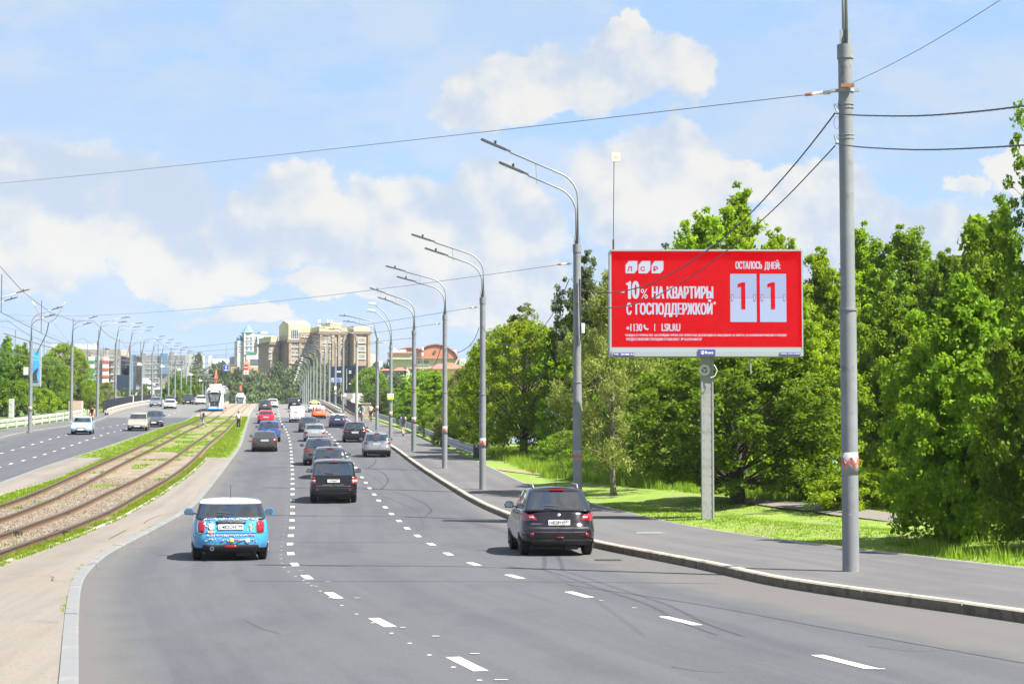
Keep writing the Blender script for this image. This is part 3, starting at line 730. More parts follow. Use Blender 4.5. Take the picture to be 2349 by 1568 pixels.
def proto(key, kind, H, Rw, h0, K, per, leaf, seed, clump=.75, trunk=.16, hole=.12, asp=.55, sub=0.0, kr=None, inner=.35, tmat=None, lm='maple'):
    rr = np.random.default_rng(seed); rn = random.Random(seed)
    lobes = [(rn.uniform(0, 6.28), rn.uniform(.15, .9), rn.uniform(.75, 1.25)) for _ in range(9)]
    C = []; tries = 0; CR_ = []
    heads = [(0.0, 0.0, H, .55)]
    if kind == 'multi':
        nh = rn.randint(6, 8)
        for i in range(nh):
            a = 2 * math.pi * (i + rn.uniform(-.3, .3)) / nh; r = Rw * rn.uniform(.38, .66); heads.append((math.cos(a) * r, math.sin(a) * r, H * rn.uniform(.62, .93), rn.uniform(.34, .50)))
        for i in range(5):
            a = rn.uniform(0, 6.28); r = Rw * rn.uniform(.05, .3); heads.append((math.cos(a) * r, math.sin(a) * r, H * rn.uniform(.86, .98), rn.uniform(.20, .30)))
    while len(C) < K and tries < K * 30:
        tries += 1
        if kind == 'multi':
            hx, hy, ht, hr = rn.choice(heads); t = rn.random() ** .8; e = hr * Rw * min(1, (1 - t) * 2.1 + .10) ** .8 * (.62 + .38 * min(1, t * 3)); th = rn.uniform(0, 2 * math.pi)
            r = e * rn.random() ** inner; p = Vector((hx * (1 - .25 * (1 - t)) + math.cos(th) * r, hy * (1 - .25 * (1 - t)) + math.sin(th) * r, h0 + t * (ht - h0)))
            if mn.noise(p * .6 + Vector((seed, 0, 0))) < -hole and rn.random() < .8: continue
            C.append(p); CR_.append(.74 + .45 * (1 - t)); continue
        t = rn.random() ** .85; th = rn.uniform(0, 2 * math.pi)
        e = envelope(kind, t, rn) * Rw
        k = 1.0
        for a, lt, g in lobes:
            da = math.atan2(math.sin(th - a), math.cos(th - a)); k += (g - 1) * math.exp(-(da / .7) ** 2 - ((t - lt) / .22) ** 2)
        r = e * k * ((rn.random() ** inner))
        p = Vector((math.cos(th) * r, math.sin(th) * r, h0 + t * (H - h0)))
        if mn.noise(p * .45 + Vector((seed, 0, 0))) < -hole * 2.2 + .05 and rn.random() < .75: continue
        C.append(p); CR_.append(1.0)
    V, F = leaf_cloud([tuple(c) for c in C], [clump * rn.uniform(.6, 1.25) * q for q in CR_], per, leaf, rr, asp=asp)
    crown = np_mesh('crown', V, F, LM[lm])
    # trunk with limbs that reach the clumps
    m = MB(); lean = Vector((rn.uniform(-.04, .04), rn.uniform(-.04, .04), 1))
    top = H * .86
    pts = [Vector((lean.x * z + .06 * math.sin(z * 1.3), lean.y * z + .05 * math.cos(z), z)) for z in [0, .35, h0 * .6 + .3, h0 + .5, H * .45, H * .65, top] if True]
    pts = sorted(pts, key=lambda v: v.z); rads = [trunk * (1.35 if i == 0 else 1) * (1 - .9 * p.z / top) + .012 for i, p in enumerate(pts)]
    m.tube(pts, rads, 8)
    nl = min(len(C), int(14 + K * .12)); sel = rn.sample(C, nl)
    for c in sel:
        z0 = max(.9 * h0 + .35, min(top * .9, c.z - (c.xy.length) * rn.uniform(.6, 1.1)))
        j = max(i for i in range(len(pts)) if pts[i].z <= z0); j = min(j, len(pts) - 2); tt = (z0 - pts[j].z) / (pts[j + 1].z - pts[j].z + 1e-6)
        s = pts[j].lerp(pts[j + 1], tt); mid = s.lerp(c, .5) + Vector((rn.uniform(-.2, .2), rn.uniform(-.2, .2), .25))
        r0 = max(.018, trunk * .26 * (1 - .8 * z0 / top)); m.tube([s, mid, c], [r0, r0 * .6, .008], 5, caps=False)
    me = m.build('trunk', tmat or M_bark, None, 'all'); tm = me.data; bpy.data.objects.remove(me)
    PROTO[key] = (crown, tm, H, Rw)
def tree(key, px, Y, top_py, wpx, label, name='tree', leafm=None, base_z=None, rz=None, cat='tree', group=None, barkm=None, hs=1.0):
    crown, tm, H, Rw = PROTO[key]
    x = at(px, 900, Y).x; z0 = terr_z(x, Y) - .1 if base_z is None else base_z
    zt = at(px, top_py, Y).z; sz = (zt - z0) / H; sxy = wpx / scale_at(Y) / (2 * Rw)
    r_ = empty(name, (x, Y, z0), rz if rz is not None else R.uniform(0, 6.28)); r_.scale = (sxy, sxy, sz)
    for nm, me in (('trunk', tm), ('crown', crown)):
        o = link_mesh(nm, me, r_)
        mt_ = (leafm if nm == 'crown' else barkm)
        if mt_: o.material_slots[0].link = 'OBJECT'; o.material_slots[0].material = mt_
    tag(r_, label, cat, group); return r_
proto('maple', 'round', 9.0, 4.2, .9, 520, 72, .105, 21, .50, .32, .10, lm='maple')
proto('maple2', 'multi', 11.0, 4.2, .8, 720, 60, .105, 22, .48, .20, .26, inner=.55, lm='bright')
proto('poplar', 'multi', 13.0, 3.6, 1.2, 760, 56, .10, 23, .44, .18, .26, inner=.55, lm='bright')
proto('poplarb', 'multi', 13.0, 3.6, 1.2, 760, 56, .10, 33, .44, .18, .26, inner=.55, lm='bright')
proto('poplar2', 'multi', 12.0, 3.6, 1.0, 560, 54, .095, 24, .44, .16, .10, inner=.6, lm='grey')
proto('willow', 'loose', 8.5, 3.2, .9, 300, 100, .085, 25, .50, .14, .26, asp=.35, inner=.55, tmat=M_barkpale, lm='pale')
proto('bush', 'bush', 2.4, 2.4, .15, 130, 95, .085, 26, .42, .07, .08, lm='bright')
proto('thicket', 'multi', 8.5, 4.0, .15, 1000, 64, .092, 27, .42, .12, .28, inner=.5, asp=.62, lm='maple')
proto('fartree', 'round', 9.0, 4.6, .2, 120, 42, .28, 28, 1.0, .22, .12, lm='far')
proto('fartree2', 'egg', 11.0, 4.4, .2, 120, 42, .28, 29, .95, .22, .14, lm='far')
proto('tallgrassbush', 'loose', 3.0, 1.8, .1, 70, 60, .08, 30, .35, .03, .2, asp=.2, tmat=M_barkpale, lm='pale')

# right-hand row, front to back
T = tree
T('thicket', 2215, 47, 640, 500, 'huge dark leafy thicket at the right edge behind the tall grey post', leafm=LM['maple'])
T('thicket', 2420, 43, 560, 440, 'dense bush cut off by the right edge of the picture', leafm=LM['dark'])
T('poplar', 2400, 62, 175, 330, 'tall tree reaching in at the top right corner', leafm=LM['maple'])
T('maple', 1690, 71, 805, 480, 'dark round maple with a short black trunk behind the billboard post', leafm=LM['dark'])
T('willow', 1405, 80, 630, 300, 'pale thin leaved tree standing just right of the second lamp post', leafm=LM['straw'], barkm=M_barkpale)
T('bush', 1965, 64, 1080, 230, 'low bright green clipped bush left of the tall grey post', 'bush', LM['bright'], cat='bush')
T('bush', 1560, 86, 1050, 150, 'small yellow green bush left of the billboard post', 'bush', LM['bright'], cat='bush')
T('bush', 1290, 106, 995, 130, 'low bush under the bright maple beside the second lamp post', 'bush', LM['maple'], cat='bush')
T('maple2', 1850, 72, 700, 330, 'leafy tree filling the gap under the right end of the red billboard', leafm=LM['bright'])
T('thicket', 2060, 76, 690, 360, 'broad thicket behind the tall grey post', leafm=LM['maple'])
T('maple', 1200, 116, 745, 270, 'bright green maple left of the second lamp post', leafm=LM['bright'])
T('maple', 1118, 124, 810, 150, 'bright green tree behind the third lamp post', leafm=LM['bright'])
T('maple2', 1320, 112, 690, 240, 'leafy green tree directly behind the second lamp post', leafm=LM['bright'])
T('thicket', 1490, 98, 720, 300, 'dense foliage behind the pale thin leaved tree', leafm=LM['maple'])
T('thicket', 1620, 92, 640, 420, 'dense foliage hidden behind the red billboard', leafm=LM['maple'])
T('poplar', 1618, 84, 448, 320, 'left of the two leafy tree tops rising over the billboard', leafm=LM['bright'])
T('poplarb', 1705, 86, 418, 330, 'tallest leafy tree top rising over the middle of the billboard', leafm=LM['bright'])
T('poplar', 1780, 88, 495, 240, 'small tree top rising over the right half of the billboard', leafm=LM['bright'])
T('poplar2', 1345, 112, 568, 230, 'grey green tree top between the second lamp post and the billboard')
T('poplar2', 1535, 108, 552, 240, 'faint grey tree top left of the tops over the billboard')
T('poplar', 1880, 92, 540, 270, 'grey green tree right of the billboard')
T('poplarb', 1990, 98, 510, 290, 'grey green tree top just right of the tall grey post')
T('poplar', 2085, 92, 487, 330, 'wide green tree top between the tall post and the right thicket', leafm=LM['maple'])
T('poplar', 2175, 84, 545, 230, 'small tree top left of the right-hand thicket', leafm=LM['dark'])
T('poplarb', 2300, 66, 450, 300, 'dark tree rising above the right-hand thicket', leafm=LM['maple'])
T('poplar2', 1205, 128, 690, 230, 'thin grey tree top above the bright maple', leafm=LM['pale'])
T('fartree2', 2000, 130, 620, 420, 'tree mass closing the gap behind the tall post', leafm=LM['maple'])
T('fartree', 1500, 135, 700, 420, 'tree mass closing the gap left of the billboard', leafm=LM['maple'])
T('fartree2', 2250, 120, 520, 400, 'tree mass closing the gap behind the right-hand thicket', leafm=LM['maple'])
# embankment of the bridge, right
T('maple2', 1085, 136, 870, 110, 'bright tree between the third and fourth lamp posts', leafm=LM['bright'])
T('maple2', 1000, 170, 848, 150, 'bright green tree between the fifth and sixth lamp posts', leafm=LM['bright'])
T('maple2', 945, 190, 880, 110, 'green tree right of the sixth lamp post', leafm=LM['maple'])
T('willow', 1052, 140, 850, 110, 'pale shrubby tree behind the fourth lamp post')
T('bush', 1030, 138, 950, 80, 'dry grassy bush behind the guard rail', 'bush', LM['pale'], cat='bush')
T('bush', 1003, 160, 935, 80, 'green bush behind the guard rail near the sixth lamp post', 'bush', LM['maple'], cat='bush')
T('maple', 872, 260, 893, 90, 'grey green willow bush beside the white bridge wall', leafm=LM['grey'])
T('maple', 850, 330, 845, 80, 'dark green tree above the white bridge wall', leafm=LM['maple'])
T('fartree', 960, 330, 855, 160, 'hazy tree below the orange domed hall', leafm=LM['maple'])
T('fartree', 900, 420, 865, 130, 'hazy tree left of the orange domed hall')
T('fartree', 1060, 230, 890, 130, 'trees below the red tiled house', leafm=LM['pale'])
for i in range(9):
    T('tallgrassbush', 982 + i * 21, 160 - i * 5, 962 + i * 4 + R.uniform(-12, 8), 46, ['nearest', 'second', 'third', 'fourth', 'fifth', 'sixth', 'seventh', 'eighth', 'farthest'][8 - i] + ' feathery shrub behind the right guard rail', 'shrub', LM['pale'] if i % 2 else LM['bright'], cat='shrub', group='feathery shrubs behind the right guard rail')
# left-hand side
T('maple2', 15, 226, 770, 130, 'tree cut off by the left edge of the picture', leafm=LM['maple'])
T('maple2', -25, 222, 760, 130, 'dark tree at the far left edge', leafm=LM['dark'])
T('maple', 150, 271, 792, 110, 'round green tree left of the second left lamp post', leafm=LM['bright'])
T('maple2', 55, 240, 785, 90, 'green tree behind the first left lamp post', leafm=LM['maple'])
T('maple', 110, 258, 820, 100, 'broad dark tree behind the blue street poster', leafm=LM['maple'])
T('bush', 35, 223, 880, 110, 'tall green bush behind the left guard rail', 'bush', LM['maple'], cat='bush')
T('bush', 90, 241, 895, 110, 'green bush below the blue street poster', 'bush', LM['bright'], cat='bush')
T('bush', 135, 256, 905, 90, 'dark bush left of the second left lamp post', 'bush', LM['dark'], cat='bush')
T('bush', 190, 274, 895, 90, 'yellow green bush right of the second left lamp post', 'bush', LM['pale'], cat='bush')
T('bush', 212, 281, 878, 60, 'rounded bush left of the third left lamp post', 'bush', LM['maple'], cat='bush')
T('willow', 245, 302, 878, 80, 'pale olive shrub between the third and fourth left lamp posts')
T('bush', 205, 290, 900, 80, 'green shrub in front of the beige apartment block', 'bush', LM['maple'], cat='bush')
T('fartree', 285, 330, 900, 80, 'small tree left of the grey roofed house', base_z=0)
T('fartree', 335, 380, 888, 60, 'tree right of the dark tower', base_z=0)
T('fartree', 400, 430, 860, 80, 'dark tree behind the grey roofed house', base_z=0, leafm=LM['dark'])
T('fartree2', 445, 480, 850, 70, 'dark tree between the grey blocks and the tram', base_z=0, leafm=LM['dark'])
T('fartree', 310, 420, 905, 90, 'low green tree behind the bridge parapet', base_z=0)
T('bush', 325, 350, 905, 60, 'bush beside the white tent', 'bush', LM['pale'], cat='bush', base_z=6)
T('bush', 412, 420, 903, 70, 'light bush behind the oncoming cars', 'bush', LM['pale'], cat='bush', base_z=8)
# wood at the far end of the bridge
far = [(455, 640, 818, 70), (500, 700, 838, 90), (545, 720, 850, 90), (590, 740, 856, 90), (640, 730, 838, 90), (680, 700, 838, 90), (715, 690, 815, 80), (735, 720, 833, 70),
       (470, 600, 870, 90), (520, 610, 880, 90), (570, 610, 885, 90), (620, 620, 880, 90), (665, 620, 872, 90), (710, 610, 862, 90), (750, 640, 868, 70), (780, 560, 880, 60),
       (430, 560, 870, 70), (600, 560, 905, 100), (550, 560, 908, 100), (650, 560, 898, 90), (700, 560, 895, 80), (820, 520, 870, 70), (860, 600, 840, 60), (890, 620, 842, 60), (815, 620, 842, 70)]
WN = []
for i, q in enumerate(far):
    row = [f_ for f_ in far if (f_[2] < 860) == (q[2] < 860)]; k = sorted(f_[0] for f_ in row).index(q[0]); o_ = ['first', 'second', 'third', 'fourth', 'fifth', 'sixth', 'seventh', 'eighth', 'ninth', 'tenth', 'eleventh', 'twelfth', 'thirteenth', 'fourteenth', 'fifteenth'][k]
    WN.append('hazy tree, %s from the left in the %s row of the far wood' % (o_, 'back' if q[2] < 860 else 'front'))
for i, (px, Y, tp, wd) in enumerate(far):
    T('fartree' if i % 2 else 'fartree2', px, 595 + (Y - 500) * .33 if tp < 860 else Y, tp, wd * 1.25, WN[i], base_z=2, group='trees of the wood at the far end of the bridge', leafm=LM['far'] if i % 3 else LM['grey'])

# tall grass of the lawn edge and short blades
gz = lambda x, y: terr_z(x, y) - .01
def fr(a, b): return (lambda Y: SR(Y) + a), (lambda Y: SR(Y) + b)
a_, b_ = fr(.1, 9)
tufts('lawn_grass', along(a_, b_, 30, 75, 9000, gz, 1.0), .02, .07, 6, LM['grass'], .16, .012, 'short mown grass of the lawn beside the right pavement')
a_, b_ = fr(1.2, 14)
pts = [p for p in along(lambda Y: SR(Y) + 1.5 + max(0, (92 - Y)) * .30, lambda Y: SR(Y) + 16, 66, 125, 9000, gz, 1.0)]
tufts('tall_grass', pts, .15, .55, 7, LM['grass'], .22, .014, 'tall wild grass in front of the trees right of the pavement')
pts = along(lambda Y: SR(Y) + .5, lambda Y: SR(Y) + 9, 26, 48, 900, gz)
tufts('shaded_grass', [p for p in pts if p[0] > 9.5 ], .08, .35, 9, LM['grass'], .2, .012, 'longer grass at the foot of the right-hand thicket')

# ---------------------------------------------------------------- lamp posts
M_pole = mat('pole_grey', (.185, .195, .205), .55, .15, [(1.2, (.225, .23, .232), .45, .65), (14, (.27, .27, .26), .60, .72), (4, (.15, .145, .135), .58, .72)])
M_poleconc = mat('pole_concrete', (.29, .28, .255), .85, 0, [(2.5, (.29, .275, .245), .45, .65)], (16, .3))
M_steel = mat('galvanised', (.27, .28, .29), .5, .3)
M_lampgrey = mat('lamp_housing', (.075, .078, .085), .5)
M_lens = mat('lamp_lens', (.75, .76, .74), .3)
M_white = mat('white_plate', (.75, .75, .73), .5)
M_red = mat('red_mark', (.62, .13, .10), .6)
M_black = mat('black_plastic', (.018, .018, .02), .5)
M_band = mat('band_grey', (.27, .275, .275), .6)
def lamp_post(base, Htop, side, label, group, r0=.155, style='curve', reach=4.2, rise=3.3, band=True, box=None, plate=None, joint=True, conc=False, yaw=0.0, slope=16, bs=(.3, .28, .55)):
    """side -1: arms reach to the left. Htop: height of the thick shaft"""
    rt = empty('lamp_post', base, yaw); tag(rt, label, 'lamp post', group)
    hj = Htop * .49; n = 16 if base.y < 130 else 8
    m = MB()
    if conc: m.tube([(0, 0, -.1), (0, 0, Htop)], [r0 * 1.05, r0 * .72], n)
    else: m.lathe([(r0, -.1), (r0 * .985, hj), (r0 * .985 + .02, hj + .005), (r0 * .985 + .02, hj + .05), (r0 * .88, hj + .055), (r0 * .86, Htop)] if joint else [(r0, -.1), (r0 * .85, Htop)], n=n)
    m.build('shaft', M_poleconc if conc else M_pole, rt, True)
    m = MB(); m.lathe([(r0 * .98, Htop - .28), (r0 * .98, Htop), (r0 * .6, Htop + .01), (.05, Htop + .02)], n=n)
    for q in range(4):
        a = q * math.pi / 2 + .4; m.box((math.cos(a) * .07, math.sin(a) * .07, Htop + .15), (.09, .015, .3), a)
    m.build('cap', M_pole, rt, True)
    S = side
    for k, (dz, dr, ro) in enumerate(((0, 0, .03), (-.55, -.5, -.03))):
        top = Htop + rise + dz; rc = reach + dr
        if style == 'curve':
            sl_ = math.radians(slope); rad = .95; rc = reach * (1 - .20 * k); rt_ = rise * (1 - .22 * k)
            hx = rad * (1 - math.sin(sl_)); hz = rad * math.cos(sl_); run = rc - hx; zA = Htop + rt_ - hz - math.tan(sl_) * run
            pts = [(ro, 0, Htop), (ro, 0, zA)]
            for i in range(1, 9):
                a = i / 8 * (math.pi / 2 - sl_); pts.append((ro + S * rad * (1 - math.cos(a)), 0, zA + rad * math.sin(a)))
            d = Vector((S * math.cos(sl_), 0, math.sin(sl_))); end = Vector(pts[-1]) + d * ((run - 1.15 * math.cos(sl_)) / math.cos(sl_)); pts.append(tuple(end))
        elif style == 'cobra':
            pts = [(ro, 0, Htop), (ro, 0, Htop + 1.0 + dz)]
            for i in range(1, 9):
                a = i / 8 * math.radians(60); rad = 2.6
                pts.append((ro + S * rad * (1 - math.cos(a)), 0, Htop + 1.0 + dz + rad * math.sin(a)))
            end = Vector(pts[-1]); d = (Vector(pts[-1]) - Vector(pts[-2])).normalized(); d = Vector((S * .93, 0, .25)).normalized()
        else:
            pts = [(0, 0, Htop), (S * .35, 0, top - .55), (S * .42, 0, top - .45), (S * rc * .75, 0, top - .02)]
            end = Vector(pts[-1]); d = Vector((S, 0, .10)).normalized()
        m = MB(); m.tube(pts, .032 if base.y < 110 else .042, 7 if base.y < 130 else 5); m.build('arm', M_steel, rt, 'all')
        b0 = end; L = 1.0 if style != 'cobra' else .8
        b1 = b0 + d * (L + .15); m = MB(); u = Vector((-d.z, 0, d.x)) * (1 if S > 0 else -1)
        if style == 'cobra':
            m.lathe([(.03, -.3), (.14, -.16), (.17, .1), (.13, .3), (.03, .4)], n=10, axis='x'); 
            for i, v in enumerate(m.v): m.v[i] = tuple(end + d * .35 + Vector((v[0], v[1], v[2] * .7)))
            lm_ = m.build('lamp_head', M_lens, rt, 'all')
        else:
            def tf(a, bb, c, b0=b0, d=d, u=u): return b0 + d * a + Vector((0, 1, 0)) * bb + u * c
            m.prism([(0, -.03), (.16, -.04), (.22, -.12), (1.0, -.13), (1.12, -.06), (1.12, .06), (1.0, .13), (.22, .12), (.16, .04), (0, .03)], .065, tf)
            lm_ = m.build('lamp_head', M_lampgrey, rt)
            if base.y < 260:
                p = b0 + d * .62; m = MB(); m.box(p + u * .13, (.08, .08, .10)); m.box(p + u * .075, (.03, .03, .06)); m.build('sensor', M_black, lm_)
    if style == 'curve':
        m = MB(); x_ = S * reach * .42; tz = Htop + rise - math.tan(math.radians(slope)) * reach * .58; m.tube([(x_, 0, tz), (x_ - S * .05, 0, tz - rise * .2)], .012, 5); m.build('strut', M_steel, rt)
    elif style == 'straight':
        m = MB(); m.tube([(S * reach * .5, 0, Htop + rise - .1), (S * reach * .5, 0, Htop + rise - .6)], .02, 5); m.build('strut', M_steel, rt)
    if band and not conc:
        m = MB(); m.lathe([(r0 + .002, 1.86), (r0 + .002, 2.30)], n=n); m.build('band', M_band, rt, 'all')
        m = MB()
        for line in range(3):
            P = []
            for i in range(25):
                t = i / 24; ang = math.radians(-170 + 160 * t); zz = 2.10 + .06 * math.sin(t * math.pi * 5) + .042 * (line - 1); P.append((math.cos(ang) * (r0 + .006), math.sin(ang) * (r0 + .006), zz))
            m.tube(P, .0075, 4)
        m.build('red_emblem', M_red, rt)
    if box:
        m = MB(); m.box((box[0], -.05, box[1]), bs); m.build('switch_box', M_white, rt)
    if plate:
        m = MB(); m.box((0, -r0 - .03, plate), (.5, .02, .30)); p_ = m.build('notice', M_white, rt)
        m = MB(); m.box((0, -r0 - .045, plate - .24), (.5, .02, .20)); m.build('notice', mat('lime', (.55, .70, .05), .5), rt)
        m = MB()
        for i in range(4): m.box((-.15 + i * .1, -r0 - .043, plate), (.05, .004, .1))
        m.build('notice_print', M_black, p_)
    return rt
ORD = ['nearest', 'second', 'third', 'fourth', 'fifth', 'sixth', 'seventh', 'eighth', 'ninth', 'tenth', 'eleventh', 'twelfth']
RG = 'lamp posts along the right pavement'
PR = {}
def rpost(i, px, py, ftop, **kw):
    p = gnd(px, py, .15); H = (py - ftop) * p.y / FOC; PR[i] = (p, H)
    return lamp_post(p, H, -1, kw.pop('label'), RG, **kw)
rpost(1, 1952, 1309, 96, label='nearest and tallest grey lamp post with red wavy emblem, right of the billboard', r0=.165, reach=3.5, rise=3.6, slope=22)
rpost(2, 1325, 1186, 560, label='second lamp post of the right row, rising behind the dark plum car', r0=.155, reach=3.4, rise=3.66, slope=23, box=(.19, 6.5), bs=(.13, .16, .34))
rpost(3, 1107, 1122, 682, label='third lamp post of the right row, left of the bright maple', r0=.15, reach=3.3, rise=2.85, slope=18)
rpost(4, 1020, 1073, 722, label='fourth lamp post of the right row, beside the guard rail', r0=.15, reach=3.35, rise=2.7, slope=15)
rpost(5, 949, 1034, 758, label='fifth lamp post of the right row with a rusty strap', r0=.17, reach=3.1, rise=2.9, slope=18)
rpost(6, 896, 1010, 792, label='sixth lamp post of the right row with white and lime notice', r0=.15, style='cobra', plate=3.6, joint=False)
rpost(7, 864.8, 986, 781, label='seventh lamp post of the right row with a white box halfway up', r0=.16, style='straight', reach=3.4, rise=2.3, box=(.3, 6.3), joint=False)
rpost(8, 817.7, 966, 789, label='eighth lamp post of the right row with stained brown base', r0=.17, style='straight', reach=3.2, rise=2.2, joint=False, conc=True)
rpost(9, 786.5, 945.6, 778, label='ninth lamp post of the right row, standing on the bridge pavement', r0=.17, style='straight', reach=3.2, rise=2.0, joint=False)
rpost(10, 769, 936, 795, label='tenth lamp post of the right row with a white box near its foot', r0=.17, style='straight', reach=3.2, rise=2.0, joint=False, box=(0, 3.0))
m = MB(); p, H = PR[5]; m.lathe([(.182, 4.15), (.182, 4.22)], c=p, n=12)
o = m.build('strap', mat('rust', (.26, .12, .06), .8)); o.parent = [x for x in bpy.data.objects if x.name == 'lamp_post.004'][0]; o.location = -p
X = lambda Y: (618 - CX) / FOC * Y + 46000 / FOC
k = 0; OR2 = ['eleventh', 'twelfth', 'thirteenth', 'fourteenth', 'fifteenth', 'sixteenth', 'seventeenth', 'eighteenth', 'nineteenth', 'twentieth', 'twenty-first', 'twenty-second', 'twenty-third', 'twenty-fourth', 'twenty-fifth']
for px in (755, 744, 734.5, 726, 719, 712, 706.4, 702, 698, 694.4, 691, 688, 685, 682.5, 680):
    Yp = 311 + 25.5 * k; x = (px - CX) / FOC * Yp; z = zc(Yp) + .15
    lamp_post(Vector((x, Yp, z)), 9.4, -1, OR2[k] + ' lamp post of the right row, counted from the camera', RG, r0=.2, style='straight' if k < 6 else 'cobra', reach=3.4, rise=2.1, band=False, joint=False)
    k += 1
LG = 'lamp posts along the opposite pavement'
lfl = [(68.5, 989, 782), (163, 963.6, 789), (223, 962, 785), (264, 938, 789), (297, 927.6, 791.6)]
LP = []
for i, (px, py, ft) in enumerate(lfl):
    p = gnd(px, py, .15); 
    if i == 2: p = gnd(px, 955, .15); py = 955
    H = (py - ft) * p.y / FOC; LP.append((p, H))
    lamp_post(p, H, 1, ORD[i] + ' lamp post of the left row, counted from the left edge' if i else 'first lamp post of the left row, in front of the blue street poster', LG, r0=.19, style='curve' if i < 2 else 'straight', reach=2.9 if i < 2 else 3.7, rise=3.2 if i < 2 else 3.0, band=i == 0, joint=i < 2)
    if i == 0:
        m = MB(); m.box(p + Vector((-.42, -.1, 5.6)), (.36, .3, .7)); tag(m.build('junction_box', M_white), 'pale grey box hung on the first lamp post of the left row', 'box')
# the row before the frame: only its arms reach in
p = Vector((at(-62, 900, 150).x, 150, zc(150) + .15))
lamp_post(p, 9.2, 1, 'lamp post left of the picture whose two lamps reach into view', LG, r0=.16, reach=4.4, rise=2.9)
LEFTPOLE = p
for i, px in enumerate((325, 348.5, 369, 386, 401, 414.6, 426.6, 437, 447, 457, 464.7, 471)):
    Yp = 318 + 21.5 * i; x = (px - CX) / FOC * Yp; z = zc(Yp) + .15
    lamp_post(Vector((x, Yp, z)), 8.9, 1, ((ORD + ['thirteenth', 'fourteenth', 'fifteenth', 'sixteenth', 'seventeenth'])[i + 5] + ' lamp post of the left row, counted from the left edge'), LG, r0=.2, style='straight', reach=3.6, rise=2.6, band=False, joint=False)

# ---------------------------------------------------------------- wires
M_wire = mat('wire', (.10, .105, .115), .5)
M_cable = mat('cable_black', (.035, .038, .048), .5)
M_ins = mat('insulator', (.62, .60, .55), .5)
M_orange = mat('orange_ceramic', (.50, .14, .06), .5)
def spline(P, sub=8):
    Q = []
    for i in range(len(P) - 1):
        p0, p1, p2, p3 = P[max(i-1, 0)], P[i], P[i+1], P[min(i+2, len(P)-1)]
        for k in range(sub):
            t = k / sub; Q.append(.5 * ((2*p1) + (p2-p0)*t + (2*p0-5*p1+4*p2-p3)*t*t + (3*p1-p0-3*p2+p3)*t**3))
    return Q + [P[-1]]
def sag(a, b, s, n=16): return [a.lerp(b, i / n) - Vector((0, 0, s * 4 * (i / n) * (1 - i / n))) for i in range(n + 1)]
def wire(name, P, r, label, cat='cable', m=None, group=None, twist=False):
    b = MB()
    if twist:
        Q = spline(P, 3); L = 0
        for ph in (0, 2.09, 4.19):
            S = []; L = 0
            Q2 = []
            for i in range(len(Q) - 1):
                for k in range(5): Q2.append(Q[i].lerp(Q[i + 1], k / 5))
            for i, q in enumerate(Q2):
                d = (Q2[min(i + 1, len(Q2) - 1)] - Q2[max(i - 1, 0)]).normalized(); a = d.cross(Vector((0, 0, 1))).normalized(); c = a.cross(d)
                ang = i * 1.05 + ph; S.append(q + (a * math.cos(ang) + c * math.sin(ang)) * r * .8)
            b.tube(S, r * .75, 4)
    else: b.tube(P, r, 5)
    return tag(b.build(name, m or M_wire, None, 'all'), label, cat, group)
p1, H1 = PR[1]; p2, H2 = PR[2]; p3, H3 = PR[3]; p4, H4 = PR[4]; p5, H5 = PR[5]
def px3(px, py, Y): return at(px, py, Y)
Y1, Y2, Y3, Y4, Y5 = p1.y, p2.y, p3.y, p4.y, p5.y
# hardware on the nearest post
post1 = [x for x in bpy.data.objects if x.name == 'lamp_post'][0]
def on1(m, name, mt): o = m.build(name, mt, post1); o.location = -post1.location; return o
c = at(1941, 208, Y1); m = MB(); m.lathe([(.16, -.035), (.16, .035)], c=(c.x, Y1, c.z), n=14); m.box((c.x - .22, Y1 - .02, c.z), (.16, .05, .05)); m.box((c.x + .2, Y1 - .02, c.z), (.10, .05, .06)); on1(m, 'clamp', M_band)
for py in (246, 316):
    c = at(1941, py, Y1); m = MB()
    for dz in (-.02, .05): m.lathe([(.155, -.008), (.155, .008)], c=(c.x, Y1, c.z + dz), n=14)
    m.tube([(c.x - .13, Y1 - .06, c.z + .05), (c.x - .26, Y1 - .1, c.z + .04), (c.x - .13, Y1 - .06, c.z - .04)], .009, 5)
    m.tube([(c.x - .25, Y1 - .1, c.z + .03), (c.x - .22, Y1 - .1, c.z - .08), (c.x - .18, Y1 - .1, c.z - .11)], .016, 5)
    on1(m, 'cable_bracket', M_steel)
m = MB(); c = at(1930, 285, Y1); P = [(c.x + .055 * math.cos(a) - .12, Y1 - .17, c.z + .13 * math.sin(a)) for a in [i * .52 for i in range(13)]]; m.tube(P, .004, 4); on1(m, 'wire_loop', M_black)
m = MB(); m.tube([at(1926, 130, Y1), at(1923, 160, Y1), at(1925, 210, Y1), at(1922, 250, Y1)], .004, 4); on1(m, 'thin_lead', M_black)
m = MB(); m.box(at(1944, 196, Y1 - .2), (.26, .05, .07), .0); on1(m, 'rusty_bracket', mat('rust', (.26, .12, .06), .8))
# second post: cables hung down its side
m = MB(); m.tube([at(1330, 640, Y2 - .2), at(1331, 720, Y2 - .2), at(1333, 770, Y2 - .2), at(1328, 795, Y2 - .2), at(1324, 770, Y2 - .2)], .03, 5)
o = m.build('hanging_cable', M_cable, bpy.data.objects['lamp_post.001']); o.location = -bpy.data.objects['lamp_post.001'].location
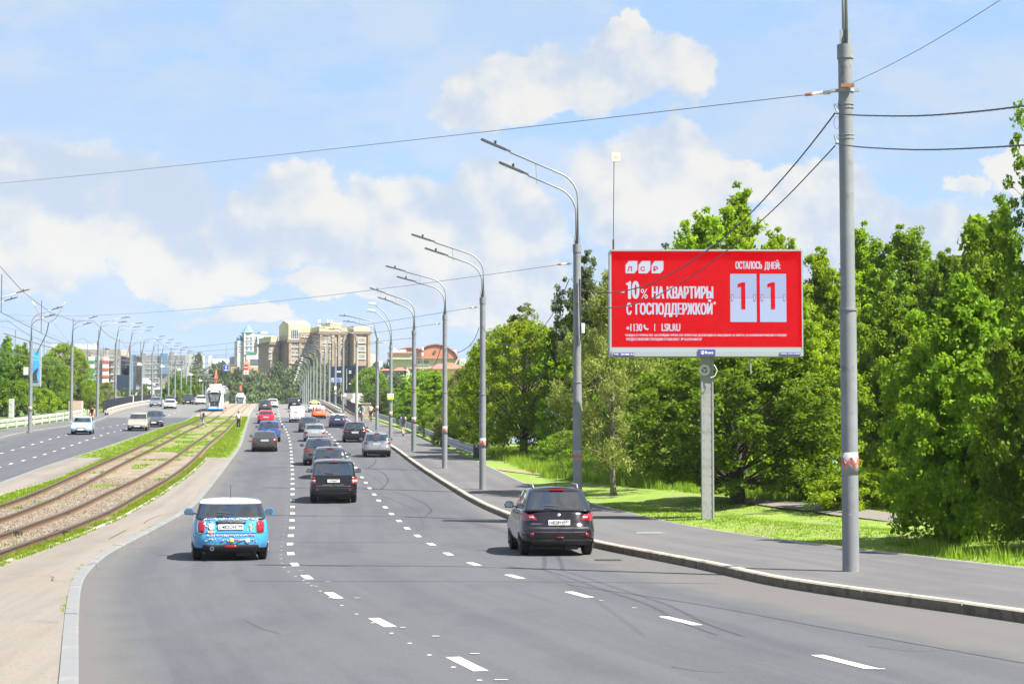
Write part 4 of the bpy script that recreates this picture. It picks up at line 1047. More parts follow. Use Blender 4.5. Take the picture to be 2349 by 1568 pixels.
# cross-span wires
def span(pa, pb, s, r, label, ins=True, insL=.9):
    d = (pb - pa).normalized(); root = empty('span_wire', pa); tag(root, label, 'span wire', 'span wires across the road')
    b = MB(); b.tube([q - pa for q in sag(pa + d * insL, pb, s, 24)], r, 5); b.build('wire', M_wire, root, 'all')
    if ins:
        b = MB(); b.tube([Vector((0, 0, 0)), d * insL], .018, 6)
        for i in range(7):
            q = d * (.25 + i * .08); b.tube([q - d * .006, q + d * .006], .045, 8)
        b.build('insulator', M_ins, root); b = MB(); b.tube([d * (insL - .1), d * (insL + .1)], .035, 6); b.build('end_fitting', M_orange, root)
far1 = at(-330, 447, 135)
span(at(1926, 210, Y1) - Vector((.05, 0, 0)), far1, .2, .009, 'long thin wire from the nearest lamp post across the whole sky to the left')
def spanpx(pa, Ya, pb, Yb, s, r, label, **k): span(at(*pa, Ya), at(*pb, Yb), s, r, label, **k)
spanpx((1312, 604), Y2, (20, 722), 178, .7, .009, 'thin wire from the second lamp post of the right row to the first left one', insL=1.0)
spanpx((1095, 704), Y3, (165, 810), 215, .6, .010, 'thin wire from the third lamp post of the right row across the road', insL=.8)
spanpx((1010, 742), Y4, (225, 812), 235, .6, .010, 'thin wire from the fourth lamp post of the right row across the road', insL=.8)
spanpx((942, 775), Y5, (264, 815), 270, .6, .012, 'thin wire from the fifth lamp post of the right row across the road', insL=.7)
spanpx((885, 785), 157, (297, 822), 290, .5, .013, 'thin wire from the sixth lamp post of the right row across the road', insL=.7)
wire('guy_wire', sag(at(1955, 190, Y1), at(2560, -185, 22), .15), .006, 'thin straight wire rising from the nearest lamp post to the top right corner', 'wire')
for (a, b, c, nm) in (((1918, 260), [(2100, 266), (2230, 257), (2349, 243), (2480, 222)], 'upper'), ((1918, 329), [(2030, 339), (2160, 343), (2349, 333), (2480, 322)], 'lower')) if False else ():
    pass
def multi(pts): return [at(a, b, y) for a, b, y in pts]
wire('twisted_cable', multi([(1914, 260, Y1 - .15), (1970, 264.5, Y1 - 2), (2100, 266, Y1 - 6), (2230, 257, Y1 - 9), (2349, 243, Y1 - 12), (2480, 222, Y1 - 14)]), .010, 'upper black twisted cable running from the nearest lamp post to the right edge', twist=True, m=M_cable)
wire('twisted_cable', multi([(1916, 329, Y1 - .15), (1970, 337, Y1 - 2), (2100, 343.5, Y1 - 6), (2230, 340, Y1 - 9), (2349, 333, Y1 - 12), (2480, 322, Y1 - 14)]), .009, 'lower black twisted cable running from the nearest lamp post to the right edge', twist=True, m=M_cable)
dY = Y2 - Y1
wire('twisted_cable', multi([(1914, 262, Y1 - .15), (1860, 332, Y1 + dY * .10), (1800, 404, Y1 + dY * .21), (1720, 491, Y1 + dY * .35), (1640, 561, Y1 + dY * .49), (1560, 616, Y1 + dY * .62), (1480, 655, Y1 + dY * .76), (1400, 671, Y1 + dY * .88), (1331, 667, Y2 - .2)]), .013, 'upper black twisted cable sagging from the nearest to the second lamp post', twist=True, m=M_cable)
wire('twisted_cable', multi([(1916, 334, Y1 - .15), (1860, 394, Y1 + dY * .10), (1800, 456, Y1 + dY * .21), (1720, 530, Y1 + dY * .35), (1640, 596, Y1 + dY * .49), (1560, 650, Y1 + dY * .62), (1480, 690, Y1 + dY * .76), (1400, 706, Y1 + dY * .88), (1331, 697, Y2 - .2)]), .011, 'lower black twisted cable sagging from the nearest to the second lamp post', twist=True, m=M_cable)
dY = Y3 - Y2
wire('black_cable', spline(multi([(1306, 640, Y2), (1286, 685, Y2 + dY * .1), (1258, 735, Y2 + dY * .25), (1227, 768, Y2 + dY * .4), (1185, 790, Y2 + dY * .6), (1150, 788, Y2 + dY * .77), (1125, 774, Y2 + dY * .9), (1103, 745, Y3)])), .014, 'black cable sagging from the second to the third lamp post', m=M_cable)
dY = Y4 - Y3
wire('black_cable', spline(multi([(1099, 752, Y3), (1087, 780, Y3 + dY * .3), (1070, 798, Y3 + dY * .5), (1048, 808, Y3 + dY * .75), (1022, 800, Y4)])), .017, 'black cable sagging from the third to the fourth lamp post', m=M_cable)
dY = Y5 - Y4
wire('black_cable', spline(multi([(1012, 795, Y4), (1000, 830, Y4 + dY * .3), (985, 848, Y4 + dY * .5), (965, 850, Y4 + dY * .8), (951, 835, Y5)])), .02, 'black cable sagging from the fourth to the fifth lamp post', m=M_cable)
# tram overhead line: contact wire and carrying wire over each track
for k, nm in ((0, 'left'), (2, 'right')):
    xf = lambda Y, k=k: (R_[k](Y) + R_[k + 1](Y)) / 2
    ys = [20 + 12 * i for i in range(52)]
    wire('contact_wire', [Vector((xf(y), y, zc(y) + 5.9)) for y in ys], .009, 'tram contact wire above the %s-hand track' % nm, 'overhead line')
    P = []
    for i in range(26):
        for q in range(4):
            y = 20 + 24 * i + 6 * q; t = q / 4; P.append(Vector((xf(y), y, zc(y) + 7.1 - .45 * 4 * t * (1 - t))))
    wire('carrying_wire', P, .008, 'slack wire carrying the tram contact wire of the %s-hand track' % nm, 'overhead line')
    b = MB()
    for i in range(70):
        y = 22 + 8 * i; b.tube([(xf(y), y, zc(y) + 5.9), (xf(y), y, zc(y) + 6.85)], .012, 3, False)
    o = b.build('dropper', M_wire); tag(o, 'short hangers between the two wires over the %s-hand track' % nm, 'overhead line', kind='stuff')
# brackets with insulators between the left posts
def pull_off(px, py, Y, label, w_=3.0, sc_=.62):
    root = empty('line_bracket', at(px, py, Y)); tag(root, label, 'bracket', 'overhead line brackets')
    b = MB(); b.tube([(-w_ * .45, 0, 2.6 * sc_), (-.6, 0, .25), (0, 0, 0), (.6, 0, .4), (w_ * .5, 0, 3.0 * sc_)], .028, 6); b.build('frame', mat('rusty_tube', (.22, .16, .12), .7), root, 'all')
    for s in (-1, 1):
        b = MB(); b.tube([(s * w_ * .42, 0, 2.5 * sc_), (s * w_ * .5, 0, 3.05 * sc_)], .06, 6); b.build('insulator', M_ins, root)
    b = MB(); b.tube([(0, 0, 0), (-.2, 0, -1.6 * sc_), (-1.1, 0, -4.6 * sc_)], .04, 6); b.build('strut', M_iron, root)
    return root
pull_off(112, 740, 165, 'rusty Y shaped bracket of the tram overhead line near the left edge')
pull_off(296, 798, 290, 'small V shaped bracket of the tram overhead line by the fifth left lamp post', 3.6, .55)
b = MB(); b.tube([at(8, 764, 120), at(55, 778, 132), at(100, 792, 142), at(132, 800, 150)], .035, 6)
tag(b.build('tram_line_arm', mat('rusty_tube', (.22, .16, .12), .7)), 'rusty arm of the tram overhead line crossing the first left lamp post', 'bracket')
for pts, lb in (([(-40, 700, 110), (45, 733, 130), (70, 745, 140), (160, 785, 217)], 'thin wire slanting down from the left edge over the blue poster'),
                ([(-40, 742, 100), (60, 735, 140), (118, 734, 165)], 'thin wire from the left edge to the Y shaped bracket'),
                ([(120, 736, 165), (150, 775, 200), (163, 790, 217)], 'thin wire from the Y shaped bracket to the second left lamp post'),
                ([(-40, 800, 70), (60, 815, 90), (180, 845, 130), (300, 862, 190)], 'slack wire crossing in front of the left trees'),
                ([(-40, 835, 80), (100, 838, 120), (220, 848, 200)], 'lower slack wire crossing in front of the left trees'),
                ([(-40, 744, 100), (20, 752, 120), (70, 768, 150), (120, 790, 180)], 'wire from the left edge passing behind the first left lamp post'),
                ([(163, 795, 217), (230, 806, 240), (300, 822, 290), (380, 842, 360), (470, 868, 460)], 'bundle wire following the left lamp posts'),
                ([(163, 812, 217), (260, 838, 260), (350, 850, 330), (440, 870, 430)], 'lower wire following the left lamp posts')):
    wire('line_wire', spline(multi(pts), 6), .009, lb, 'overhead line')
for i, (px, Yp) in enumerate(((264, 270), (325, 318), (369, 361), (401, 404), (426, 447))):
    root = empty('tram_bracket', Vector(((px - CX) / FOC * Yp, Yp, zc(Yp) + 6.6))); tag(root, 'thin arm with pale lamp dome reaching from the %s left lamp post over the tracks' % ORD[[3, 5, 7, 9, 11][i]], 'bracket', 'arms over the tram tracks')
    b = MB(); b.tube([(0, 0, .8), (3, 0, .3), (6, 0, -.2), (8.5, 0, .2)], .03, 5); b.tube([(0, 0, 0), (8, 0, -.2)], .02, 5); b.build('tube', M_poleconc, root)
    b = MB(); b.lathe([(.05, .3), (.3, .1), (.36, -.1), (.05, -.2)], c=(3.4, 0, 0), n=8); b.build('dome', M_lens, root)

# ---------------------------------------------------------------- the billboard
YB = 62.0; kx = 438.0 / 2270 * YB / FOC
bb = empty('billboard', (at(1627, 1190, YB).x, YB, terr_z(at(1627, 1190, YB).x, YB))); tag(bb, 'large red LED billboard on a grey post, counting down 11 days', 'billboard')
def BP(u, v): return at(1600 / 1.14992 + u * .19253, 640 / 1.14992 + v * .19253, YB)     # zoom units -> the board's plane
O = BP(60, 1245); O.y = YB
U = lambda u: (u - 60) * .19253 * YB / FOC
Vv = lambda v: (1245 - v) * .19253 * YB / FOC * 1.0
Mx = Matrix.Translation(O) @ Matrix.Rotation(math.pi / 2, 4, 'X')
inv = Matrix.Translation(-bb.location)
def bpart(mbb, name, mt, par=bb):
    o = mbb.build(name, mt, par)
    if par is bb: o.data.transform(inv)
    elif par: o.data.transform(inv)
    return o
M_frame = mat('frame_grey', (.33, .36, .38), .5, .2)
M_led = mat('led_red', (.07, .001, .003), .7, 0, [(3, (.085, .002, .004), .4, .6)], None, 0, .1, ((1.0, .0, .006), .215))
M_txt = mat('led_pale', (.13, .15, .18), .6, 0, None, None, 0, .1, ((.76, .80, 1.0), .19))
M_card = mat('led_card', (.10, .12, .18), .6, 0, None, None, 0, .1, ((.56, .66, 1.0), .165))
M_card2 = mat('led_card_low', (.11, .13, .19), .6, 0, None, None, 0, .1, ((.62, .71, 1.0), .185))
M_purple = mat('purple_plate', (.07, .05, .27), .5)
def brect(m, u0, u1, v0, v1, y0, y1):
    m.box((O.x + (U(u0) + U(u1)) / 2, YB + (y0 + y1) / 2, O.z + (Vv(v0) + Vv(v1)) / 2), (abs(U(u1) - U(u0)), abs(y1 - y0), abs(Vv(v0) - Vv(v1))))
m = MB(); brect(m, 60, 2330, 97, 1245, 0, .12); bpart(m, 'screen', M_led)
m = MB(); brect(m, 38, 59, 80, 1352, -.06, .75); bpart(m, 'side_frame', M_frame)
m = MB(); brect(m, 2331, 2346, 80, 1352, -.06, .75); bpart(m, 'side_frame', M_frame)
m = MB(); brect(m, 59.5, 2330.5, 76, 96, -.10, .75); bpart(m, 'top_frame', M_frame)
m = MB(); brect(m, 59.5, 2330.5, 1246, 1290, -.05, .75); brect(m, 59.5, 2330.5, 1291, 1354, -.10, .75); bpart(m, 'bottom_panel', M_frame)
m = MB(); brect(m, 62, 2328, 100, 1240, .13, .72); bpart(m, 'cabinet', M_frame)
tp = lambda *a, **k: bpart_text(*a, **k)
def btext(s, u0, u1, vb, vt, mt=M_txt, bold=.012, y=.012, name='lettering', par=bb, sub=None, nofat=False):
    Mt = Matrix.Translation((O.x, YB - y, O.z)) @ Matrix.Rotation(math.pi / 2, 4, 'X')
    wch = (U(u1) - U(u0)) / max(1, len(s)); o = text(s, name, mt, par, Mt, U(u0) + wch * .05, U(u1) - wch * .05, Vv(vb), Vv(vt), .004, fat=0 if nofat else min(.05, wch * .085)); o.data.transform(inv); return o
btext('0', 306, 392, 666, 452); Mt1 = Matrix.Translation((O.x, YB - .013, O.z)) @ Matrix.Rotation(math.pi / 2, 4, 'X'); m = MB(); m.face([Mt1 @ Vector((U(p_), Vv(q_), 0)) for p_, q_ in reversed([(232, 498), (236, 476), (262, 470), (274, 454), (294, 454), (294, 666), (258, 666), (258, 500)])]); bpart(m, 'digit', M_txt); m = MB(); brect(m, 172, 216, 572, 592, -.014, -.008); bpart(m, 'minus_sign', M_txt)
btext('%', 405, 500, 664, 545, nofat=True); btext('НА', 545, 690, 662, 516, bold=.04); btext('КВАРТИРЫ', 722, 1275, 662, 516, bold=.045)
btext('С', 240, 300, 857, 712, bold=.05); btext('ГОСПОДДЕРЖКОЙ', 347, 1265, 882, 676, bold=.045); btext('*', 1276, 1310, 735, 698, bold=.03)
btext('*', 235, 275, 1035, 995, bold=.04); btext('1130', 285, 425, 1052, 964, bold=.04); m = MB(); brect(m, 571, 581, 964, 1052, -.014, -.008); bpart(m, 'divider', M_txt)
btext('LSR.RU', 658, 880, 1052, 962, bold=.045)
m = MB(); ph = []
for i in range(13):
    a = math.radians(175 + 105 * i / 12); ph.append((472 + 46 * math.cos(a) + 8, 1002 + 0 - 34 * math.sin(a) - 12))
ph = [(442, 978), (455, 970), (466, 985), (460, 998), (470, 1012), (484, 1022), (494, 1014), (503, 1026), (492, 1040), (474, 1038), (456, 1026), (444, 1006), (440, 990)]
Mt = Matrix.Translation((O.x, YB - .012, O.z)) @ Matrix.Rotation(math.pi / 2, 4, 'X')
m = MB(); m.face([Mt @ Vector((U(a), Vv(b), 0)) for a, b in reversed(ph)]); bpart(m, 'phone_symbol', M_txt)
btext('ОСТАЛОСЬ', 1545, 1863, 308, 216, bold=.04); btext('ДНЕЙ:', 1892, 2082, 325, 198, bold=.04)
btext('*СКИДКА ОТ ГРУППЫ ЛСР. ЗАСТРОЙЩИК ГРУППА ЛСР. ПРОЕКТНЫЕ ДЕКЛАРАЦИИ НА НАШ.ДОМ.РФ. НЕ ОФЕРТА. НА ОСНОВАНИИ РЕШЕНИЯ О ПОРЯДКЕ', 220, 2152, 1119, 1080, bold=.02)
btext('ПРЕДОСТАВЛЕНИЯ СУБСИДИИ ОТ 02.05.2024 Г. № 22-67374-00473-Р', 235, 1137, 1170, 1132, bold=.02)
for i, ch in enumerate('ЛСР'):
    a = 229 + i * 156; b_ = a + 142
    poly = [(a, 360), (a, 262), (a + 40, 212), (b_, 212), (b_, 318), (b_ - 38, 360)]
    m = MB(); m.face([Mt @ Vector((U(p), Vv(q), 0)) for p, q in reversed(poly)]); o = bpart(m, 'logo_tile', M_txt)
    t = text(ch, 'letter', M_led, o, Matrix.Translation((O.x, YB - .016, O.z)) @ Matrix.Rotation(math.pi / 2, 4, 'X'), U(a + 22), U(a + 78), Vv(334), Vv(276), .03); t.data.transform(inv)
M_hinge = mat('led_hinge', (.05, .06, .09), .5, 0, None, None, 0, .3, ((.12, .15, .28), .2))
for a in (1480, 1835):
    m = MB(); brect(m, a, a + 315, 366, 650, -.010, -.004); c_ = bpart(m, 'card_upper', M_card)
    m = MB(); brect(m, a, a + 315, 654, 942, -.010, -.004); bpart(m, 'card_lower', M_card2)
    poly = [(a + 88, 512), (a + 92, 486), (a + 145, 467), (a + 180, 467), (a + 180, 792), (a + 130, 792), (a + 130, 520), (a + 92, 530)]
    m = MB(); M2_ = Matrix.Translation((O.x, YB - .018, O.z)) @ Matrix.Rotation(math.pi / 2, 4, 'X')
    m.face([M2_ @ Vector((U(p), Vv(q), 0)) for p, q in reversed(poly)]); bpart(m, 'digit', M_led)
    for hx in (a + 23, a + 290):
        for rr_, mm, yy in ((15, M_hinge, .014), (8, M_txt, .018)):
            m = MB(); P = [(hx + rr_ * math.cos(q), 653 + (44 if rr_ > 10 else 33) * max(-1, min(1, 1.25 * math.sin(q)))) for q in [i * math.pi / 10 for i in range(20)]]
            M3_ = Matrix.Translation((O.x, YB - yy, O.z)) @ Matrix.Rotation(math.pi / 2, 4, 'X'); m.face([M3_ @ Vector((U(p), Vv(q), 0)) for p, q in P]); bpart(m, 'hinge_mark', mm)
for u0, u1, v0, v1, s, nm in ((82, 328, 1312, 1350, 'MS  30308 A1', 'number_plate'), (1086, 1292, 1274, 1349, None, 'owner_plate'), (2062, 2306, 1308, 1344, '(495) 626-5200', 'telephone_plate')):
    m = MB(); brect(m, u0, u1, v0, v1, -.125, -.101); bpart(m, nm, M_purple)
    if s: btext(s, u0 + 8, u1 - 8, v1 - 9, v0 + 8, M_white, .02, .13)
btext('Russ', 1170, 1268, 1326, 1292, M_white, .03, .13)
m = MB(); M3_ = Matrix.Translation((O.x, YB - .13, O.z)) @ Matrix.Rotation(math.pi / 2, 4, 'X'); m.face([M3_ @ Vector((U(1140 + 20 * math.cos(q)), Vv(1309 + 22 * math.sin(q)), 0)) for q in [-i * math.pi / 8 for i in range(16)]]); bpart(m, 'round_logo', M_white)
m = MB(); M3_ = Matrix.Translation((O.x, YB - .133, O.z)) @ Matrix.Rotation(math.pi / 2, 4, 'X'); m.face([M3_ @ Vector((U(1136 + 9 * math.cos(q)), Vv(1306 + 10 * math.sin(q)), 0)) for q in [-i * math.pi / 8 for i in range(16)]]); bpart(m, 'logo_dot', M_purple)
# post, rivets, coil, arm, antenna
zb = bb.location.z; zt = at(1627, 815, YB).z; xc = at(1625, 1000, YB).x
m = MB(); m.box((xc, YB + .35, (zb + zt) / 2 - .05), (.36, .30, zt - zb + .1)); m.box((xc - .175, YB + .35, (zb + zt) / 2), (.05, .34, zt - zb)); m.box((xc + .175, YB + .35, (zb + zt) / 2), (.05, .34, zt - zb)); bpart(m, 'post', mat('post_paint', (.27, .27, .26), .6, 0, [(2, (.22, .22, .21), .45, .65)]))
m = MB()
for i in range(18):
    for s in (-1, 1): m.box((xc + s * .13, YB + .195, zb + .3 + i * .29), (.03, .02, .03))
o = bpart(m, 'bolts', M_pole)
m = MB(); cc = at(1617, 848, YB)
for r_c in (.17, .145, .12): m.tube([(cc.x + r_c * math.cos(a), YB + .14, cc.z + r_c * math.sin(a)) for a in [i * .35 for i in range(19)]], .014, 5)
for a in (.3, 2.4, 4.5): m.tube([(cc.x, YB + .12, cc.z), (cc.x + .17 * math.cos(a), YB + .12, cc.z + .17 * math.sin(a))], .012, 4)
bpart(m, 'cable_coil', M_ins)
m = MB(); m.tube([at(1637, 835, YB), at(1645, 848, YB), at(1640, 862, YB), at(1630, 866, YB)], .015, 5); bpart(m, 'loose_cable', M_ins)
m = MB(); m.tube([at(1721, 816, YB), at(1722, 857, YB)], .025, 5); m.tube([at(1722, 856, YB), at(1726, 852, YB)], .02, 5); bpart(m, 'drop_tube', M_band)
m = MB(); a0 = at(1618, 572, YB); m.tube([a0 + Vector((0, .1, 0)), a0 + Vector((.22, -.35, .12)), a0 + Vector((.45, -.75, .14))], .02, 6); m.box(a0 + Vector((.5, -.82, .10)), (.14, .12, .09)); bpart(m, 'camera_arm', M_band)
m = MB(); m.tube([at(1407, 572, YB + .3), at(1407, 550, YB + .3)], .035, 6); m.tube([at(1407, 552, YB + .3), at(1408.5, 368, YB + .3)], .014, 6); bpart(m, 'mast', M_iron)
m = MB(); m.box(at(1413, 360, YB + .28), (.28, .08, .30)); m.box(at(1413, 360, YB + .28) + Vector((0, -.045, 0)), (.14, .01, .015)); bpart(m, 'panel_antenna', mat('antenna_cream', (.66, .62, .47), .5))

# ---------------------------------------------------------------- guard rails, parapets, bridge
M_guard = mat('guard_zinc', (.38, .38, .37), .55, .3, [(2.5, (.28, .27, .25), .45, .65)])
M_guardw = mat('guard_pale', (.50, .49, .45), .7, .1, [(3, (.38, .36, .31), .45, .65)])
M_black_rail = mat('railing_black', (.030, .033, .042), .5, .3)
M_stonep = mat('parapet_stone', (.36, .30, .24), .85, 0, [(3, (.27, .225, .18), .45, .65)])
def guard(f, ya, yb, step, label, mt, h=(.62, .34), zoff=.12, deep=.05):
    root = empty('guard_rail', (f(ya), ya, zc(ya))); tag(root, label, 'guard rail'); L = root.location
    n = int((yb - ya) / step)
    for h_ in h:
        for i in range(n):
            y0, y1 = ya + i * step, ya + (i + 1) * step - .03; m = MB()
            V = []
            for y in (y0, y1):
                x = f(y) - L.x; z = zc(y) + zoff - L.z
                for dx, dz in ((0, -.15), (-.05, -.10), (0, -.03), (0, .03), (-.05, .10), (0, .15)): V.append((x + dx, y - L.y, z + h_ + dz))
            m.v = V
            for q in range(5): m.f.append((q, q + 1, q + 7, q + 6)); m.mi.append(0)
            if i < 60 : m.build('rail_beam', mt, root)
    mp = MB(); mp.box((0, 0, h[0] / 2), (.12, .12, h[0] + .15)); me = mp.build('post', mt, root); me.location = (f(ya) + .1 - L.x, 0, 0)
    for i in range(1, n + 1):
        y = ya + i * step; o = link_mesh('post', me.data, root, (f(y) + .1 - L.x, y - L.y, zc(y) + zoff - L.z - .1))
    return root
gf = edge([(1090, 1048), (1027, 1025), (955, 993), (901, 973), (860, 960), (838, 952)], .15, 625)
guard(gf, gf.y0, gf.y1 - 2, 4.0, 'grey two-beam guard rail on the right between pavement and trees', M_guard)
gm = MB(); y = gf.y0; gm.box((gf(y) + .15, y - .4, zc(y) + .5), (.5, .7, .95)); tag(gm.build('rail_end_block', mat('dark_wood', (.085, .08, .075), .8)), 'dark block at the near end of the right guard rail', 'block')
gl = edge([(0, 973), (70, 961), (160, 952)], .15, 640)
guard(lambda Y: SL(Y) - .45, 168, gl.y1 - 3, 4.0, 'pale double-beam guard rail at the far left pavement', M_guardw, h=(.85, .38))
def parapet(f, ya, yb, label, name='railing', h=1.15, side=1, base=.25, step=.16, zt=None):
    root = empty(name, (f(ya), ya, zc(ya))); tag(root, label, 'railing'); L = root.location
    m = MB(); V = []; ys = [ya + i * 4 for i in range(int((yb - ya) / 4) + 1)]
    for y in ys:
        for dx, z in ((-.12, -.1), (-.12, base), (.12, base), (.12, -.1)): V.append((f(y) + dx - L.x, y - L.y, zc(y) + .15 + z - L.z))
    m.v = V
    for i in range(len(ys) - 1):
        for q in range(3): m.f.append((4*i+q, 4*i+q+1, 4*i+q+5, 4*i+q+4)); m.mi.append(0)
    m.build('plinth', M_stonep, root)
    m = MB(); 
    for hh in (base + .08, h - .25, h): m.tube([(f(y) - L.x, y - L.y, zc(y) + .15 + hh - L.z) for y in ys], .035 if hh == h else .022, 4)
    m.build('handrail', M_black_rail, root)
    m = MB(); y = ya
    while y < yb:
        m.box((f(y) - L.x, y - L.y, zc(y) + .15 + (base + h) / 2 - L.z), (.035, .035, h - base)); y += step
    o = m.build('bars', M_black_rail, root); o['kind'] = 'stuff'
    y = ya; pm = None
    while y < yb:
        if pm is None: b_ = MB(); b_.box((0, 0, h / 2), (.12, .12, h)); pm = b_.build('post', M_black_rail, root); pm.location = (0, 0, .15)
        else: link_mesh('post', pm.data, root, (f(y) - L.x, y - L.y, zc(y) + .15 - L.z))
        y += 4
    return root
rr_f = edge([(836, 957), (811, 951), (790, 937), (768, 926.5)], .15, 612)
ra = rr_f.y0; parapet(rr_f, ra, 360, 'black iron railing of the bridge on the right', h=1.5)
rl_f = edge([(232, 951), (267, 935), (300, 926)], .15, 640)
parapet(lambda Y: SL(Y) + .1, 250, 350, 'black iron railing of the bridge on the left', h=1.6)
m = MB(); p = gnd(838, 957, .15); m.box((p.x + .1, p.y - .6, p.z + .75), (.95, .95, 1.7)); m.box((p.x + .1, p.y - .6, p.z + 1.65), (1.1, 1.1, .14)); tag(m.build('bridge_pillar', M_stonep), 'square stone pillar at the start of the right bridge railing', 'pillar')
p = gnd(174, 952, .15); m = MB(); m.box((p.x, p.y, p.z + .8), (1.6, 1.0, 2.0)); tag(m.build('bridge_pillar', mat('pink_stone', (.50, .36, .28), .8)), 'pinkish stone pillar at the start of the left bridge railing', 'pillar')
def barrier(f, ya, yb, label, dz=0):
    root = empty('road_barrier', (f(ya), ya, zc(ya))); tag(root, label, 'barrier'); L = root.location
    for lo, hi, w_, nm, mt in ((0, .45, .45, 'base', M_stonep), (.62, .86, .16, 'rail', M_guardw)):
        m = MB(); ys = [ya + i * 4 for i in range(int((yb - ya) / 4) + 1)]; V = []
        for y in ys:
            for dx, z in ((-w_/2, lo), (-w_/2, hi), (w_/2, hi), (w_/2, lo)): V.append((f(y) + dx - L.x, y - L.y, zc(y) + z + dz - L.z))
        m.v = V
        for i in range(len(ys) - 1):
            for q in range(4): m.f.append((4*i+q, 4*i+(q+1)%4, 4*i+4+(q+1)%4, 4*i+q+4)); m.mi.append(0)
        m.build(nm, mt, root)
    for y in ys[::1]:
        if y == ys[0]: b_ = MB(); b_.box((0, 0, .55), (.12, .12, .5)); me = b_.build('post', M_guardw, root)
        else: link_mesh('post', me.data, root, (f(y) - L.x, y - L.y, zc(y) - L.z))
barrier(off(KR, .75), 240, 400, 'low stone and steel barrier between right lane and bridge pavement')
barrier(off(LK, -.5), 238, 400, 'low pale barrier between opposite lanes and bridge pavement')
# white stair wall of the bridge
root = empty('bridge_wall', at(820, 930, 262)); tag(root, 'white stepped wall beside the bridge, below the dark billboards', 'wall')
Lw = root.location
poly = [(783, 917), (783, 903), (789, 901.5), (831, 901.5), (831, 922), (846, 931), (853, 938), (853, 962), (820, 962)]
P = [at(a, b, 262) - Lw for a, b in poly]; b = MB(); n = len(P)
b.v = [tuple(q) for q in P] + [(q.x, q.y + 3, q.z) for q in P]; b.f = [tuple(range(n)), tuple(n + k for k in reversed(range(n)))] + [(k, k + n, (k + 1) % n + n, (k + 1) % n) for k in range(n)]; b.mi = [0] * len(b.f)
b.build('wall_face', mat('white_render', (.78, .76, .72), .8), root)
b = MB(); c0 = at(787, 908, 261.6) - Lw; b.box((c0.x + .9, -.3, c0.z), (.9, .3, .8)); b.build('panel', M_conc, root)
# ---------------------------------------------------------------- road signs hung over the road
M_signblue = mat('sign_blue', (.02, .07, .50), .45); M_signred = mat('sign_red', (.62, .02, .03), .45)
def hang(px, py, Y, label):
    r_ = empty('road_sign', at(px, py, Y)); tag(r_, label, 'road sign', 'signs hung above the road'); return r_
r_ = hang(518.5, 844, 250, 'blue square lane sign with white arrow, hung above the tracks'); s = .36
m = MB(); m.box((0, 0, 0), (.80, .04, .80)); m.build('board', M_white, r_); m = MB(); m.box((0, -.03, 0), (.74, .02, .74)); b0 = m.build('face', M_signblue, r_)
m = MB(); m.box((0, -.045, .08), (.10, .01, .40)); m.prism([(-.16, .14), (.16, .14), (0, .34)], .01, lambda u, v, w_: (u, -.05 + w_, v)); m.box((0, -.045, -.25), (.42, .01, .12)); m.build('arrow', M_white, b0)
m = MB(); m.tube([(0, .02, .4), (0, .02, 3.0)], .015, 4); m.build('hanger', M_wire, r_)
r_ = hang(564.5, 842, 250, 'round red no entry sign with a lane arrow plate below, hung above the road')
m = MB(); m.lathe([(.40, .0), (.40, .04)], n=24, axis='y'); m.build('board', M_white, r_)
m = MB(); m.lathe([(.37, -.02), (.37, -.001)], n=24, axis='y'); f0 = m.build('face', M_signred, r_)
m = MB(); m.box((0, -.03, 0), (.5, .01, .11)); m.build('bar', M_white, f0)
m = MB(); m.box((0, .02, -.68), (.62, .03, .5)); pl = m.build('plate', M_white, r_); m = MB(); m.box((0, -.002, -.6), (.07, .01, .2)); m.prism([(-.14, -.68), (0, -.86), (.14, -.68)], .01, lambda u, v, w_: (u, -.01 + w_, v)); m.build('arrow', M_black, pl)
m = MB(); m.tube([(0, .05, .4), (0, .05, 3.0)], .015, 4); m.build('hanger', M_wire, r_)
spanpx((817, 835), 215, (300, 828), 290, .25, .02, 'wire that carries the two road signs', ins=False)
# ---------------------------------------------------------------- street posters
ps = empty('street_poster', at(81, 955, 226)); tag(ps, 'tall lit poster with blue picture between the left trees', 'billboard'); Lp = ps.location
def prt(m, nm, mt, root, L): o = m.build(nm, mt, root); o.data.transform(Matrix.Translation(-L)); return o
a = at(72, 803, 226); b2 = at(91, 883, 226); m = MB(); m.box(((a.x + b2.x) / 2, 226, (a.z + b2.z) / 2), (b2.x - a.x + .25, .5, a.z - b2.z + .3)); prt(m, 'case', M_frame, ps, Lp)
a = at(72.5, 806, 225.7); b2 = at(89, 874, 225.7); m = MB(); m.box(((a.x + b2.x) / 2, 225.7, (a.z + b2.z) / 2), (b2.x - a.x, .05, a.z - b2.z)); prt(m, 'poster', mat('poster_blue', (.02, .27, .72), .4, 0, [(.5, (.10, .45, .85), .45, .6)]), ps, Lp)
m = MB(); pts = [(73, 872), (73, 858), (79, 850), (84, 846), (87, 842), (88, 848), (84, 856), (86, 872)]
m.face([at(p, q, 225.65) for p, q in pts]); prt(m, 'poster_print', mat('poster_dark', (.05, .05, .06), .5), ps, Lp)
m = MB(); m.box((at(74, 900, 226).x, 226.3, (at(81, 884, 226).z + Lp.z) / 2), (.5, .5, at(81, 884, 226).z - Lp.z + 1)); prt(m, 'post', M_pole, ps, Lp)
p = terr_hit(26, 966); m = MB(); p = at(26, 955, 216); m.box((p.x, 216, (at(26, 914, 216).z + zc(216)) / 2), (.5, .5, at(26, 914, 216).z - zc(216))); tag(m.build('plain_post', M_guardw), 'short square white post behind the left guard rail', 'post')
